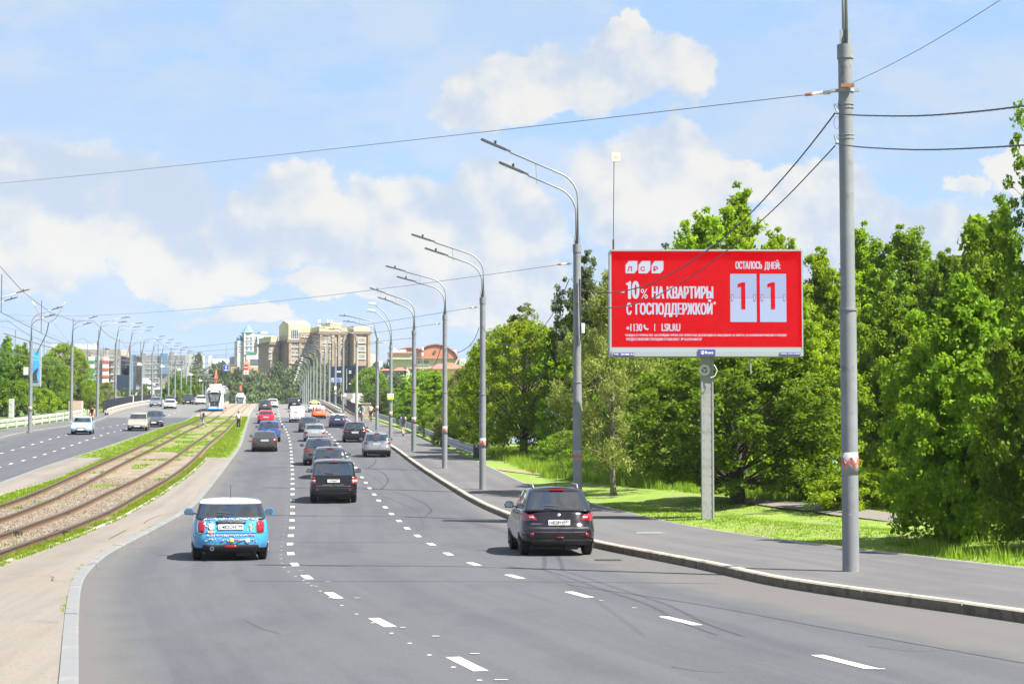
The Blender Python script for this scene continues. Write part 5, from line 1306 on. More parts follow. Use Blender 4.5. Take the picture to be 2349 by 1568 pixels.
for nm, q, lb in (('dark_billboard', [(759, 840), (786.5, 840), (786.5, 878.5), (759, 878.5)], 'dark navy billboard with white word left of the black one'), ('dark_billboard', [(824, 839), (840, 839), (840, 858), (824, 858)], 'small blue billboard behind the black one')):
    Yb = 420; c = (at(*q[0], Yb) + at(*q[2], Yb)) / 2; r_ = empty(nm, c); tag(r_, lb, 'billboard'); dx = at(*q[1], Yb).x - at(*q[0], Yb).x; dz = at(*q[0], Yb).z - at(*q[2], Yb).z
    m = MB(); m.box((0, 0, 0), (dx, .6, dz)); m.build('case', mat('navy_board', (.012, .022, .070), .4), r_)
    m = MB(); m.box((0, -.35, -dz * .32), (dx * .96, .05, dz * .3)); m.build('picture', mat('board_picture', (.10, .16, .38), .5, 0, (.6, (.40, .42, .5), .45, .6)), r_)
    if nm and dx > 2:
        m = MB(); 
        for i in range(5): m.box((-dx * .05 + i * dx * .09, -.35, dz * .18), (dx * .055, .05, dz * .10))
        m.build('white_word', M_white, r_)
    m = MB(); m.box((0, .2, -dz / 2 - 5), (.6, .6, 10)); m.build('post', M_iron, r_)
r_ = empty('dark_panel_tower', at(810, 900, 400)); tag(r_, 'tall black and navy panel structure above the white wall', 'billboard'); Lr = r_.location
for (x0, x1, y0, y1, d_, col) in ((789, 804, 839, 901, 0, (.010, .014, .028)), (804.2, 812, 836, 901, .5, (.018, .035, .09)), (812.2, 822, 839, 900, 0, (.012, .016, .032)), (822.2, 831, 842, 897, 1.0, (.03, .045, .085))):
    a = at(x0, y0, 400 + d_); b2 = at(x1, y1, 400 + d_); m = MB(); m.box(((a.x + b2.x) / 2 - Lr.x, d_, (a.z + b2.z) / 2 - Lr.z), (b2.x - a.x, 1.2, a.z - b2.z)); m.build('panel', mat('panel%g' % x0, col, .25), r_)
m = MB()
for x_, y0, y1 in ((795.5, 845, 894), (829, 850, 890)):
    a = at(x_, y0, 399.2); b2 = at(x_, y1, 399.2); m.box((a.x - Lr.x, -.8, (a.z + b2.z) / 2 - Lr.z), (.16, .1, a.z - b2.z))
m.build('strip', M_band, r_)
m = MB()
for y_ in (851, 855, 880): a = at(803, y_, 399); m.box((a.x - Lr.x, -.9, a.z - Lr.z), (.5, .1, .18))
m.build('white_mark', M_white, r_)

# ---------------------------------------------------------------- buildings beyond the bridge
M_brick = mat('brick_tan', (.29, .21, .15), .85, 0, [(.35, (.24, .17, .12), .42, .62), (3.0, (.34, .26, .19), .52, .75)])
M_cornice = mat('cornice_brown', (.19, .125, .10), .85)
M_yellow = mat('roof_yellow', (.52, .46, .27), .7, 0, (.2, (.46, .41, .24), .45, .6))
M_cream = mat('wall_cream', (.47, .43, .34), .8)
M_whitew = mat('wall_white', (.48, .47, .45), .8)
M_greyw = mat('wall_grey', (.28, .28, .285), .8, 0, (.15, (.24, .24, .25), .45, .6))
M_beige = mat('wall_beige', (.33, .295, .245), .85, 0, (.2, (.29, .26, .215), .42, .62))
M_brownp = mat('panel_brown', (.215, .185, .165), .85)
M_greenp = mat('panel_greygreen', (.185, .20, .17), .85)
M_glass = mat('window_glass', (.07, .085, .10), .12, 0, None, None, 0, .8)
M_glassb = mat('window_blueglass', (.08, .14, .24), .12, 0, None, None, 0, .8)
M_wframe = mat('window_frame', (.66, .64, .60), .6)
M_blueroof = mat('roof_blue', (.13, .235, .37), .45)
M_orangew = mat('wall_orange', (.43, .28, .15), .85)
M_redroof = mat('roof_red_tile', (.31, .125, .095), .8, 0, [(1.5, (.26, .10, .075), .45, .6)])
M_orangeroof = mat('roof_orange', (.42, .165, .095), .8, 0, [(.25, (.36, .14, .08), .45, .6)])
M_greyroof = mat('roof_grey', (.34, .36, .40), .6)
class Bld:
    def __init__(s, pxc, Y, phi, label, name='building', cat='building', group=None, z0=0.0):
        s.Y = Y; s.phi = math.radians(phi); x = (pxc - CX) / FOC * Y; s.x = x; s.z0 = z0
        s.root = empty(name, (x, Y, z0), s.phi); tag(s.root, label, cat, group); s.c, s.s = math.cos(s.phi), math.sin(s.phi)
    def fx(s, px):
        k = (px - CX) / FOC; return (k * s.Y - s.x) / (s.c - k * s.s)
    def sy(s, px):
        k = (px - CX) / FOC; return (s.x - k * s.Y) / (s.s + k * s.c)
    def z(s, py): return at(CX, py, s.Y).z - s.z0
    def box(s, x0, x1, y0, y1, z0, z1, name, m):
        b = MB(); b.box(((x0 + x1) / 2, (y0 + y1) / 2, (z0 + z1) / 2), (x1 - x0, y1 - y0, z1 - z0)); return b.build(name, m, s.root)
    def windows(s, cols, rows, w_, h_, frame=None, glass=None, y=0.0, arch=False, mull=1, name='window', side=False):
        """cols/rows are centres in metres"""
        b = MB(); t = .13 if w_ > 2 else .10
        b.box((0, 0, h_/2 - t/2), (w_, .10, t)); b.box((0, 0, -h_/2 + t/2), (w_, .10, t)); b.box((-w_/2 + t/2, 0, 0), (t, .10, h_ - 2*t)); b.box((w_/2 - t/2, 0, 0), (t, .10, h_ - 2*t))
        for i in range(mull): b.box((-w_/2 + w_ * (i + 1) / (mull + 1), 0, 0), (t * .8, .09, h_ - 2*t))
        b.box((0, -.10, -h_/2 - .06), (w_ + .2, .30, .10))
        f0 = b.build(name, frame or M_wframe, s.root); me = f0.data
        g = MB(); g.box((0, .03, 0), (w_ - .1, .04, h_ - .1)); p0 = g.build('pane', glass or M_glass, f0); first = True
        for zz in rows:
            for xx in cols:
                if first: o, q = f0, p0; first = False
                else: o = link_mesh(name, me, s.root); q = link_mesh('pane', p0.data, o)
                if side: o.location = (y, xx, zz); o.rotation_euler = (0, 0, -math.pi / 2)
                else: o.location = (xx, y, zz)
# brown brick block with yellow roof storey
B = Bld(660, 700, 24, 'large brown brick building with pale yellow attic storeys, on the hill at the road end', cat='building')
zt = lambda p: B.z(p)
def fxo(px, y0):
    k = (px - CX) / FOC; return (k * (B.Y + B.c * y0) - (B.x - B.s * y0)) / (B.c - k * B.s)
def vol(pxs, pxc, pxe, brick_top, yel_top, dy, root=B, deep=None, y0=0.0):
    """a wing of the block: shaded side from pxs to pxc, lit front from pxc to pxe"""
    x0 = fxo(pxc, y0); x1 = fxo(pxe, y0); dpt = deep if deep else max(4.0, B.sy(pxs) - B.sy(pxc) + 0)
    # side depth seen at that corner
    cx, cy = B.x + B.c * x0 - B.s * y0, B.Y + B.s * x0 + B.c * y0; ks = (pxs - CX) / FOC
    dpt = deep or (cx - ks * cy) / (B.s + ks * B.c)
    B.box(x0, x1, y0, y0 + dpt, -2, zt(brick_top), 'wing', M_brick)
    B.box(x0 - .5, x1 + .5, y0 - .5, y0 + dpt, zt(brick_top) + .004, zt(brick_top) + 1.1, 'cornice', M_cornice)
    if yel_top: B.box(x0 + .2, x1 - .2, y0 + .2, y0 + dpt, zt(brick_top) + 1.104, zt(yel_top), 'attic', M_yellow)
    return x0, x1, dpt
xB0, xB1, dB = vol(637.6, 660, 712, 785, 742.5, 0)
xA0, xA1, dA = vol(604.5, 619.3, 638, 789, 769.5, 0, y0=6, deep=16)
xC0, xC1, dC = vol(713, 731, 797, 768, 750, 0, y0=-9.0, deep=16)
xD0, xD1, dD = vol(797, 810, 848, 767, 748.5, 0, y0=-13, deep=18)
B.box(B.fx(752), B.fx(779), -2, 8, zt(752), zt(737), 'penthouse', M_yellow)
# gable of the yellow attic
b = MB(); z1 = zt(742.6); b.v = [(xB0 + .2, 0.2, z1), (xB0 + .2, dB, z1), (xB0 + .2, dB / 2, z1 + 1.7), (xB1 - .2, 0.2, z1), (xB1 - .2, dB, z1), (xB1 - .2, dB / 2, z1 + 1.7)]
b.f = [(0, 2, 1), (3, 4, 5), (0, 3, 5, 2), (1, 2, 5, 4)]; b.mi = [0] * 4; b.build('roof', M_yellow, B.root)
B.box(B.fx(685), B.fx(712.5), -.1, .25, zt(777), zt(760.5), 'attic_panel', M_brick)
B.windows([B.fx(694), B.fx(704.5)], [zt(768.5)], 1.2, 1.0, mull=1, y=-.14)
B.windows([B.fx(675)], [zt(766)], 3.0, 3.7, mull=3, y=.12)
rB = [zt(790.8), zt(809), zt(827)]
B.windows([B.fx(670.8), B.fx(680), B.fx(694.3), B.fx(703.8)], rB, 1.0, 1.65, y=-.06)
B.windows([B.fx(629.5)], [zt(801.5), zt(817.5)], 1.0, 1.6, y=5.94)
def fxo(px, y0):
    k = (px - CX) / FOC; return (k * (B.Y + B.c * y0) - (B.x - B.s * y0)) / (B.c - k * B.s)
rC = [zt(781), zt(800), zt(818)]
B.windows([fxo(741.5, -9), fxo(756, -9), fxo(785, -9)], rC, 1.35, 1.9, y=-9.06, mull=2)
B.windows([fxo(770.5, -9)], [zt(791), zt(809.5)], 1.4, 1.9, y=-9.06, mull=2)
B.windows([fxo(829, -13)], rC, 2.8, 1.9, y=-13.06, mull=5)
B.windows([fxo(802.5, -13)], rC, 1.1, 1.9, y=-9.1, mull=2)
for px in (735, 763, 777, 790, 813, 845): x_ = fxo(px, -9 if px < 800 else -13); B.box(x_ - .5, x_ + .5, (-9.5 if px < 800 else -13.5), (-9.003 if px < 800 else -13.003), 0, zt(769), 'pilaster', M_brick)
for px in (664, 687.5, 710): x_ = B.fx(px); B.box(x_ - .5, x_ + .5, -.4, -.003, 0, zt(786), 'pilaster', M_brick)
B.box(B.fx(661), B.fx(712), -.7, -.004, zt(834.5), zt(833), 'ledge', M_cornice)
b = MB()
for i, (px, tp) in enumerate(((737, 729), (741, 728), (758, 727), (762, 729), (768, 728))): x_ = B.fx(px); b.box((x_, 4, (zt(745) + zt(tp)) / 2), (.16, .16, zt(tp) - zt(745)))
b.build('antenna', M_white, B.root)
for i in range(4): B.box(xB0 - .3, xB0 - .003, dB * (i + .5) / 4 - .7, dB * (i + .5) / 4 + .7, 0, zt(787), 'pilaster', M_brick)
# white tower with blue spire
W = Bld(558.8, 820, 20, 'white residential tower with blue pointed spire and blue curved roofs')
x0, x1 = W.fx(558.8), W.fx(580.8)
W.box(x0, x1, 0, 5, 0, W.z(762), 'tower', M_whitew)
b = MB(); cx_ = (x0 + x1) / 2; b.tube([(cx_, 2.5, W.z(762)), (cx_, 2.5, W.z(759.5)), (cx_, 2.5, W.z(743.3))], [3.4, 2.6, .04], 8); b.build('spire', M_blueroof, W.root)
W.box(W.fx(545.3), x0 - .01, 1.5, 8, 0, W.z(781), 'round_bay', M_whitew)
b = MB(); b.tube([((W.fx(545.3) + x0) / 2, 3, W.z(781)), ((W.fx(545.3) + x0) / 2, 3, W.z(774)), ((W.fx(545.3) + x0) / 2, 3, W.z(768.5))], [1.5, 1.35, .5], 12); b.build('dome', M_blueroof, W.root, 'all')
W.box(x1 + .01, W.fx(606), 3, 14, 0, W.z(768), 'rear_wing', M_greyw)
W.box(W.fx(591), W.fx(606), 1, 3 - .01, 0, W.z(781), 'side_wing', M_whitew)
b = MB(); a_, c_ = W.fx(591), W.fx(606); b.v = [(a_, 1, W.z(781)), (c_, 1, W.z(781)), (c_, 2.9, W.z(768.5)), (a_, 2.9, W.z(768.5))]; b.f = [(0, 1, 2, 3)]; b.mi = [0]; b.build('mansard', M_blueroof, W.root)
W.box(x1 + .02, W.fx(634), 8, 18, W.z(768), W.z(763.5), 'upper_storey', M_whitew); W.box(x1 + .02, W.fx(634), 7.9, 18, W.z(763.45), W.z(761), 'blue_eaves', M_blueroof)
W.box(W.fx(610), W.fx(626), 12, 20, W.z(761), W.z(755), 'roof_cabin', M_whitew)
W.windows([W.fx(565.7), W.fx(574.6)], [W.z(776), W.z(788.5), W.z(799.5)], 1.5, 1.7, glass=M_glassb, y=-.06, mull=1)
W.windows([W.fx(552)], [W.z(789), W.z(801)], 1.2, 1.4, glass=M_glassb, y=1.44)
W.windows([W.fx(599)], [W.z(788), W.z(802)], 1.1, 1.3, glass=M_glassb, y=.94)
# low mall
Q = Bld(564.7, 820, 22, 'low white and grey shopping centre with a green triangle sign')
Q.box(0, Q.fx(604), 0, 30, -2, Q.z(811), 'white_hall', M_whitew)
Q.box(.5, Q.fx(604) - .3, -.25, -.003, Q.z(836), Q.z(823), 'glass_band', M_glass)
for i in range(6): Q.box(.5 + i * 6.5, 1.3 + i * 6.5, -.5, -.253, Q.z(836), Q.z(823), 'mullion', M_wframe)
b = MB(); dS = Q.sy(526.8); b.box((-.0, dS / 2, 0), (.01, .01, .01))
Q.box(-.3, -.003, 0, dS, Q.z(828.5), Q.z(811.5), 'grey_hall', M_greyw)
Q.box(-.3, -.003, 0, dS, -2, Q.z(829), 'brown_base', M_brick)
b = MB(); c_ = Q.fx(574.5); b.prism([(c_ - 2.6, Q.z(810)), (c_ + 2.6, Q.z(810)), (c_, Q.z(804.5))], .4, lambda u, v, w_: (u, -.4 + w_, v)); b.build('triangle_sign', mat('sign_green', (.03, .28, .13), .5), Q.root)
Q2 = Bld(528, 760, 10, 'orange low building partly hidden by the wood')
Q2.box(Q2.fx(506), Q2.fx(543), 0, 12, 0, Q2.z(836.5), 'wall', M_orangew); Q2.box(Q2.fx(506) - .3, Q2.fx(543) + .3, -.3, 12.3, Q2.z(836.5) + .003, Q2.z(835.5), 'roof', M_greyroof)
Q3 = Bld(573, 762, 10, 'orange wall of the building right of the no entry sign')
Q3.box(Q3.fx(559), Q3.fx(605), 0, 12, 0, Q3.z(840), 'wall', M_orangew); Q3.box(Q3.fx(559), Q3.fx(573), -1.5, -.01, 0, Q3.z(829), 'tower_part', M_orangew)
Q4 = Bld(487, 860, 8, 'long grey roofed building left of the shopping centre')
Q4.box(Q4.fx(487), Q4.fx(530), 0, 14, 0, Q4.z(836), 'wall', M_greyw); b = MB(); b.v = [(Q4.fx(486), -1, Q4.z(836)), (Q4.fx(531), -1, Q4.z(836)), (Q4.fx(531), 8, Q4.z(821.5)), (Q4.fx(489), 8, Q4.z(821.5)), (Q4.fx(486), 16, Q4.z(836)), (Q4.fx(531), 16, Q4.z(836))]
b.f = [(0, 1, 2, 3), (3, 2, 5, 4), (0, 3, 4)]; b.mi = [0] * 3; b.build('roof', M_greyroof, Q4.root)
Q4.box(Q4.fx(475), Q4.fx(487), 4, 14, 0, Q4.z(820.5), 'stair_block', M_whitew); Q4.box(Q4.fx(477), Q4.fx(484), 6, 10, Q4.z(820.5), Q4.z(813), 'roof_cabin', M_whitew)
# long grey blue apartment slab
A = Bld(330, 900, -4, 'long grey panel apartment block with blue stair strips')
A.box(A.fx(300), A.fx(425), 0, 14, 0, A.z(814.5), 'wall', M_greyw); A.box(A.fx(425) + .01, A.fx(453), 0, 14, 0, A.z(813), 'end_wall', M_whitew)
A.box(A.fx(366), A.fx(384), -.6, -.003, A.z(858), A.z(811), 'blue_strip', M_blueroof); A.box(A.fx(303), A.fx(312), -.6, -.003, A.z(870), A.z(813), 'blue_strip', M_blueroof)
A.box(A.fx(384), A.fx(395), 3, 10, A.z(814.5), A.z(807), 'roof_cabin', M_greyw); A.box(A.fx(318), A.fx(330), 3, 10, A.z(814.5), A.z(809), 'roof_cabin', M_greyw)
cols = [A.fx(p) for p in (318, 326, 339, 345, 353, 361, 390, 401, 409, 417)]
A.windows(cols, [A.z(p) for p in (831, 842, 853, 864, 875)], 1.3, 1.4, y=-.05)
A.windows([A.fx(p) for p in (308,)], [A.z(p) for p in (842, 853, 864)], 1.2, 1.3, y=-.65)
# beige apartment with green and red balconies
E_ = Bld(128, 760, -3, 'beige apartment block with green and red balcony panels behind the left trees')
E_.box(E_.fx(105), E_.fx(211), 0, 14, 0, E_.z(801.5), 'wall', M_beige)
E_.box(E_.fx(211) + .01, E_.fx(249), -3.0, 12, 0, E_.z(802.5), 'projecting_wall', M_beige)
E_.box(E_.fx(249) + .01, E_.fx(278), -1.5, 12, 0, E_.z(802), 'right_wall', M_beige)
for a_, c_ in ((108, 135), (148, 172), (185, 209)): E_.box(E_.fx(a_), E_.fx(c_), 4, 11, E_.z(801.5), E_.z(787), 'roof_cabin', M_whitew)
E_.box(E_.fx(236), E_.fx(242), 2, 5, E_.z(802), E_.z(798), 'vent', M_black)
for y0, y1 in ((822, 846), (856, 880)): E_.box(E_.fx(200), E_.fx(209.5), -.1, -.003, E_.z(y1), E_.z(y0), 'grey_panel', M_greenp)
for y0, y1 in ((827, 847), (851, 875)): E_.box(E_.fx(220), E_.fx(243), -3.1, -3.003, E_.z(y1), E_.z(y0), 'brown_panel', M_brownp)
rw = [E_.z(p) for p in (821, 837.5, 854, 870, 886)]
E_.windows([E_.fx(194)], rw, 1.4, 1.5, y=-.08); E_.windows([E_.fx(180), E_.fx(165)], rw, 1.4, 1.5, y=-.08)
E_.windows([E_.fx(228)], rw, 1.5, 1.5, y=-3.16)
for p, cl, nm in ((214.5, (.03, .24, .09), 'green'), (247.5, (.52, .10, .05), 'red')):
    mt = mat('balcony_' + nm, cl, .6); x_ = E_.fx(p)
    for q in (831, 848, 864.5, 881.5): E_.box(x_ - 1.3, x_ + 1.0, -4.2, -3.004, E_.z(q + 3), E_.z(q - 3), 'balcony_' + nm, mt); E_.box(x_ - 1.3, x_ + 1.0, -4.1, -3.004, E_.z(q - 3) + .01, E_.z(q - 12), 'balcony_glazing', M_wframe)
for q in (827, 843, 859, 875): E_.box(E_.fx(252), E_.fx(263), -2.9, -1.504, E_.z(q + 3), E_.z(q), 'balcony', M_brownp)
E_.windows([E_.fx(255), E_.fx(261), E_.fx(270)], rw, 1.1, 1.5, y=-1.56)
# dark glass tower
K = Bld(270, 500, 2, 'dark navy curved glass tower behind the left lamp posts')
b = MB()
for (a_, c_, t_) in ((275, 286.5, 817), (286.6, 291, 846), (291.1, 297.5, 838), (304, 312, 816)):
    x0, x1 = K.fx(a_), K.fx(c_); b = MB(); n_ = 8; zz = K.z(t_); P = [(x0 + (x1 - x0) * i / n_, -2.5 * math.sin(math.pi * i / n_)) for i in range(n_ + 1)] + [(x1, 8), (x0, 8)]
    b.prism(P, zz, lambda u, v, w_: (u, v, w_)); b.build('glass_shaft', mat('tower_glass', (.020, .026, .045), .12, 0, (.4, (.06, .05, .05), .5, .56), None, 0, .8), K.root)
K.box(K.fx(269), K.fx(305), -3, 8, 0, K.z(861), 'glass_base', mat('tower_glass_low', (.012, .025, .055), .12, 0, None, None, 0, .8))
K.box(K.fx(304), K.fx(308.5), -3.4, -2.6, 8, K.z(817), 'blue_fin', M_blueroof)
# houses at the left
def house(px0, px1, Y, wall_t, ridge, bottom, label, wall=M_cream, roof=M_greyroof, phi=0, hip=.25, chim=None, wins=None):
    h = Bld(px0, Y, phi, label, name='house', cat='house'); x0, x1 = 0, h.fx(px1); h.box(x0, x1, 0, 10, h.z(bottom), h.z(wall_t), 'wall', wall)
    b = MB(); z0_, z1_ = h.z(wall_t) + .01, h.z(ridge); hw = (x1 - x0) * hip
    b.v = [(x0 - .5, -.6, z0_), (x1 + .5, -.6, z0_), (x1 + .5, 10.6, z0_), (x0 - .5, 10.6, z0_), (x0 + hw, 5, z1_), (x1 - hw, 5, z1_)]
    b.f = [(0, 1, 5, 4), (1, 2, 5), (2, 3, 4, 5), (3, 0, 4), (0, 3, 2, 1)]; b.mi = [0] * 5; rf = b.build('roof', roof, h.root)
    if chim: b = MB(); b.box((h.fx(chim[0]), 3, (h.z(chim[1]) + z0_) / 2), (1.4, 1.4, h.z(chim[1]) - z0_)); b.build('chimney', M_orangew, rf)
    if wins: h.windows([h.fx(p) for p in wins[0]], [h.z(wins[1])], 1.0, 1.1, y=-.06)
    return h
house(356, 402, 520, 893, 881, 925, 'low house with grey hipped roof and yellow walls behind the left bridge parapet', M_cream, M_greyroof, chim=(376, 874), wins=((366, 384, 394), 899))
house(308, 338, 560, 880, 866, 915, 'white roofed house right of the dark tower', M_whitew, mat('roof_pale', (.5, .5, .5), .7))
tn = Bld(308, 400, 0, 'white arched tent behind the left parapet', name='tent', cat='tent', z0=8); b = MB(); P = [(tn.fx(308) + (tn.fx(344) - tn.fx(308)) * i / 12, tn.z(921) + (tn.z(897) - tn.z(921)) * math.sin(math.pi * min(1, .22 + i / 15)) ** .8) for i in range(13)] + [(tn.fx(344), -8), (tn.fx(308), -8)]
b.prism(P, 8, lambda u, v, w_: (u, w_, v)); b.build('canopy', M_whitew, tn.root)
wl = Bld(268, 300, 0, 'long grey wall behind the left iron railing', name='retaining_wall', cat='wall'); wl.box(wl.fx(266), wl.fx(300), 0, 1, 0, wl.z(909), 'wall_face', mat('grey_fence', (.33, .33, .33), .7)); wl.box(wl.fx(300), wl.fx(305), -.4, .6, 0, wl.z(906), 'white_block', M_whitew)
# orange domed hall
Dm = Bld(890, 620, 6, 'long hall with two orange barrel roofs and cream walls, right of the lamp posts', name='hall')
Dm.box(Dm.fx(897), Dm.fx(1062), 0, 20, 0, Dm.z(822), 'wall', M_cream)
def arc(px0, px1, ptop, pbase, y0, y1, nm='barrel_roof', cut=0):
    b = MB(); x0, x1 = Dm.fx(px0), Dm.fx(px1); zb_, zt_ = Dm.z(pbase), Dm.z(ptop); P = []
    for i in range(21):
        t = -1 + 2 * i / 20; P.append(((x0 + x1) / 2 + (x1 - x0) / 2 * t, zb_ + (zt_ - zb_) * math.cos(t * math.pi / 2) ** .62))
    b.prism(P, y1 - y0, lambda u, v, w_: (u, y0 + w_, v)); o = b.build(nm, M_orangeroof, Dm.root)
    b = MB()
    for off_ in (0, .6): b.tube([(p[0], y0 - .1, p[1] + .15) for p in P], .35, 4)
    b.build('roof_edge', M_redroof, o); return o
arc(950, 1049, 791.5, 822, -1, 14); arc(893, 1000, 793, 822, 15, 24)
Dm.box(Dm.fx(890), Dm.fx(945), -2, -.02, Dm.z(824), Dm.z(808), 'lower_wing', M_cream); Dm.box(Dm.fx(888), Dm.fx(946), -2.5, -.01, Dm.z(812), Dm.z(809), 'red_band', M_redroof)
Dm.windows([Dm.fx(960), Dm.fx(1023)], [Dm.z(815)], 1.5, 1.7, frame=M_redroof, y=-1.1, mull=2)
b = MB(); 
b.lathe([(.42, -1.4), (.42, -1.2)], c=(Dm.fx(997), 0, Dm.z(805.5)), n=16, axis='y'); b.build('round_window', M_glass, Dm.root)
Dm.windows([Dm.fx(p) for p in (955, 961, 969, 975, 981, 1022)], [Dm.z(830)], 1.0, 1.5, y=-.06)
Dm.box(Dm.fx(1052), Dm.fx(1066), -4, 16, 0, Dm.z(823), 'end_block', M_cream); Dm.windows([Dm.fx(p) for p in (1057, 1061.5)], [Dm.z(833)], 0.6, 1.4, y=-4.06)
b = MB()
for p, t_ in ((905, 797), (911, 801), (918, 802), (923, 801), (1045, 800), (929, 800)): x_ = Dm.fx(p); b.box((x_, 3, Dm.z((t_ + 812) / 2)), (.9, .9, Dm.z(t_) - Dm.z(812)))
b.build('vent_pipe', M_white, Dm.root)
hr = house(978, 1068, 420, 846, 831, 900, 'yellow house with wide red tiled hip roof below the orange hall', mat('wall_yellow', (.60, .46, .22), .8), M_redroof, chim=(1031, 830), hip=.3)
house(940, 962, 430, 846, 838, 890, 'grey house with small red roof below the orange hall', M_greyw, M_redroof, wins=((947, 955), 850))
house(905, 926, 430, 850, 840, 890, 'house with red roof and white chimney wall left of the orange hall', M_greyw, M_redroof, wins=((912, 920), 856)); house(872, 892, 430, 850, 843, 890, 'low red roofed house behind the seventh lamp post', M_greyw, M_redroof)
r_ = empty('mobile_mast', at(970, 860, 400)); tag(r_, 'slim white mobile phone mast in front of the orange hall', 'mast'); Lm_ = r_.location
b = MB(); a_ = at(970, 793, 400) - Lm_; b.tube([(0, 0, -6), tuple(a_)], .10, 6); b.build('tube', M_steel, r_); b = MB()
for py, s_ in ((802, .5), (810, .5)): q = at(970, py, 400) - Lm_; b.box((q.x, -.2, q.z), (.35, .3, 1.1))
b.build('antenna_panel', M_white, r_)
w3 = Bld(847, 760, 0, 'white building edge right of the brick building'); w3.box(0, w3.fx(856), 0, 10, 0, w3.z(811), 'wall', M_whitew)

# ---------------------------------------------------------------- vehicles
def glass_mat(name, tint, fac):
    m = bpy.data.materials.new(name); m.use_nodes = True; t = m.node_tree; t.nodes.clear(); o = nn(t, 'ShaderNodeOutputMaterial')
    tr = nn(t, 'ShaderNodeBsdfTransparent'); tr.inputs[0].default_value = tint + (1,)
    g = nn(t, 'ShaderNodeBsdfGlossy'); g.inputs['Roughness'].default_value = .02; g.inputs[0].default_value = (.95, .97, 1, 1)
    lw = nn(t, 'ShaderNodeLayerWeight'); lw.inputs[0].default_value = .35
    mr = nn(t, 'ShaderNodeMapRange'); t.links.new(lw.outputs['Fresnel'], mr.inputs[0]); mr.inputs[3].default_value = fac; mr.inputs[4].default_value = .9
    mx = nn(t, 'ShaderNodeMixShader'); t.links.new(mr.outputs[0], mx.inputs[0]); t.links.new(tr.outputs[0], mx.inputs[1]); t.links.new(g.outputs[0], mx.inputs[2])
    t.links.new(mx.outputs[0], o.inputs[0]); return m
G_clear = glass_mat('car_glass', (.42, .46, .48), .16); G_dark = glass_mat('car_glass_tinted', (.07, .08, .09), .20)
M_tyre = mat('tyre', (.016, .016, .017), .85); M_rim = mat('rim', (.40, .41, .42), .35, .8); M_rimd = mat('rim_dark', (.07, .07, .075), .4, .6)
M_trim = mat('trim_black', (.020, .020, .022), .55); M_chrome = mat('chrome', (.75, .76, .78), .15, 1.0)
M_tail = mat('tail_light', (.24, .004, .007), .15, 0, None, None, 1.0); M_tailc = mat('tail_clear', (.50, .44, .44), .15, 0, None, None, 1.0)
M_head = mat('head_light', (.62, .65, .68), .12, .2, None, None, 1.0); M_plate = mat('plate', (.72, .72, .70), .4); M_in = mat('interior', (.045, .045, .05), .8); M_seat = mat('seat_fabric', (.10, .10, .11), .9)
M_print = mat('plate_print', (.02, .02, .022), .5); M_mirror = mat('mirror_glass', (.25, .32, .38), .05, .9)
PC = {}
for n_, c_, r_, mt_ in (('lightblue', (.04, .25, .46), .25, 0), ('cream', (.66, .65, .63), .3, 0), ('plum', (.012, .008, .011), .15, .2), ('black', (.008, .009, .010), .15, .2), ('graphite', (.075, .078, .078), .28, .5),
                       ('silver', (.42, .42, .41), .32, .6), ('steel', (.24, .255, .27), .3, .6), ('darkgrey', (.05, .055, .062), .25, .4), ('blue', (.02, .07, .24), .22, .3), ('red', (.52, .012, .018), .22, 0),
                       ('navy', (.010, .020, .070), .22, .1), ('white', (.62, .62, .62), .3, 0), ('brown', (.060, .055, .050), .28, .5), ('palblue', (.34, .50, .66), .28, .2), ('beige', (.40, .35, .26), .3, .4), ('orange', (.72, .13, .02), .35, 0)):
    PC[n_] = paint(n_, c_, r_, mt_)
def ring(w_, yr, yf, r, bow=.05, nb=8, nc=4, ns=12, rf=None, bowf=.10):
    """plan outline from the rear centre anticlockwise seen from above (rear = -y), x to the right first"""
    P = []; rf = rf or r; h = nb // 2
    for i in range(h + 1):
        x = (w_ - r) * i / h; P.append((x, yr - bow * (1 - (x / w_) ** 2)))
    y0 = yr - bow * (1 - ((w_ - r) / w_) ** 2)
    for i in range(1, nc + 1):
        a = i / nc * math.pi / 2; P.append((w_ - r + r * math.sin(a), y0 + r * (1 - math.cos(a))))
    ya, y1 = y0 + r, yf + bowf * (1 - ((w_ - rf) / w_) ** 2) - rf
    for i in range(1, ns + 1): P.append((w_, ya + (y1 - ya) * i / ns))
    for i in range(1, nc + 1):
        a = i / nc * math.pi / 2; P.append((w_ - rf + rf * math.cos(a), y1 + rf * math.sin(a)))
    for i in range(1, h + 1):
        x = (w_ - rf) * (1 - i / h); P.append((x, yf + bowf * (1 - (x / w_) ** 2)))
    return P + [(-x, y) for x, y in reversed(P[1:-1])]
SPEC = dict(L=4.4, W=1.80, H=1.62, belt=1.02, hood=.92, clear=.22, rb=.16, cab=(.10, .42, .62, 1.40), tum=.20, r=.34, wheel=.34, nose=.72, deck=None, wb=.59, roofdrop=.04)
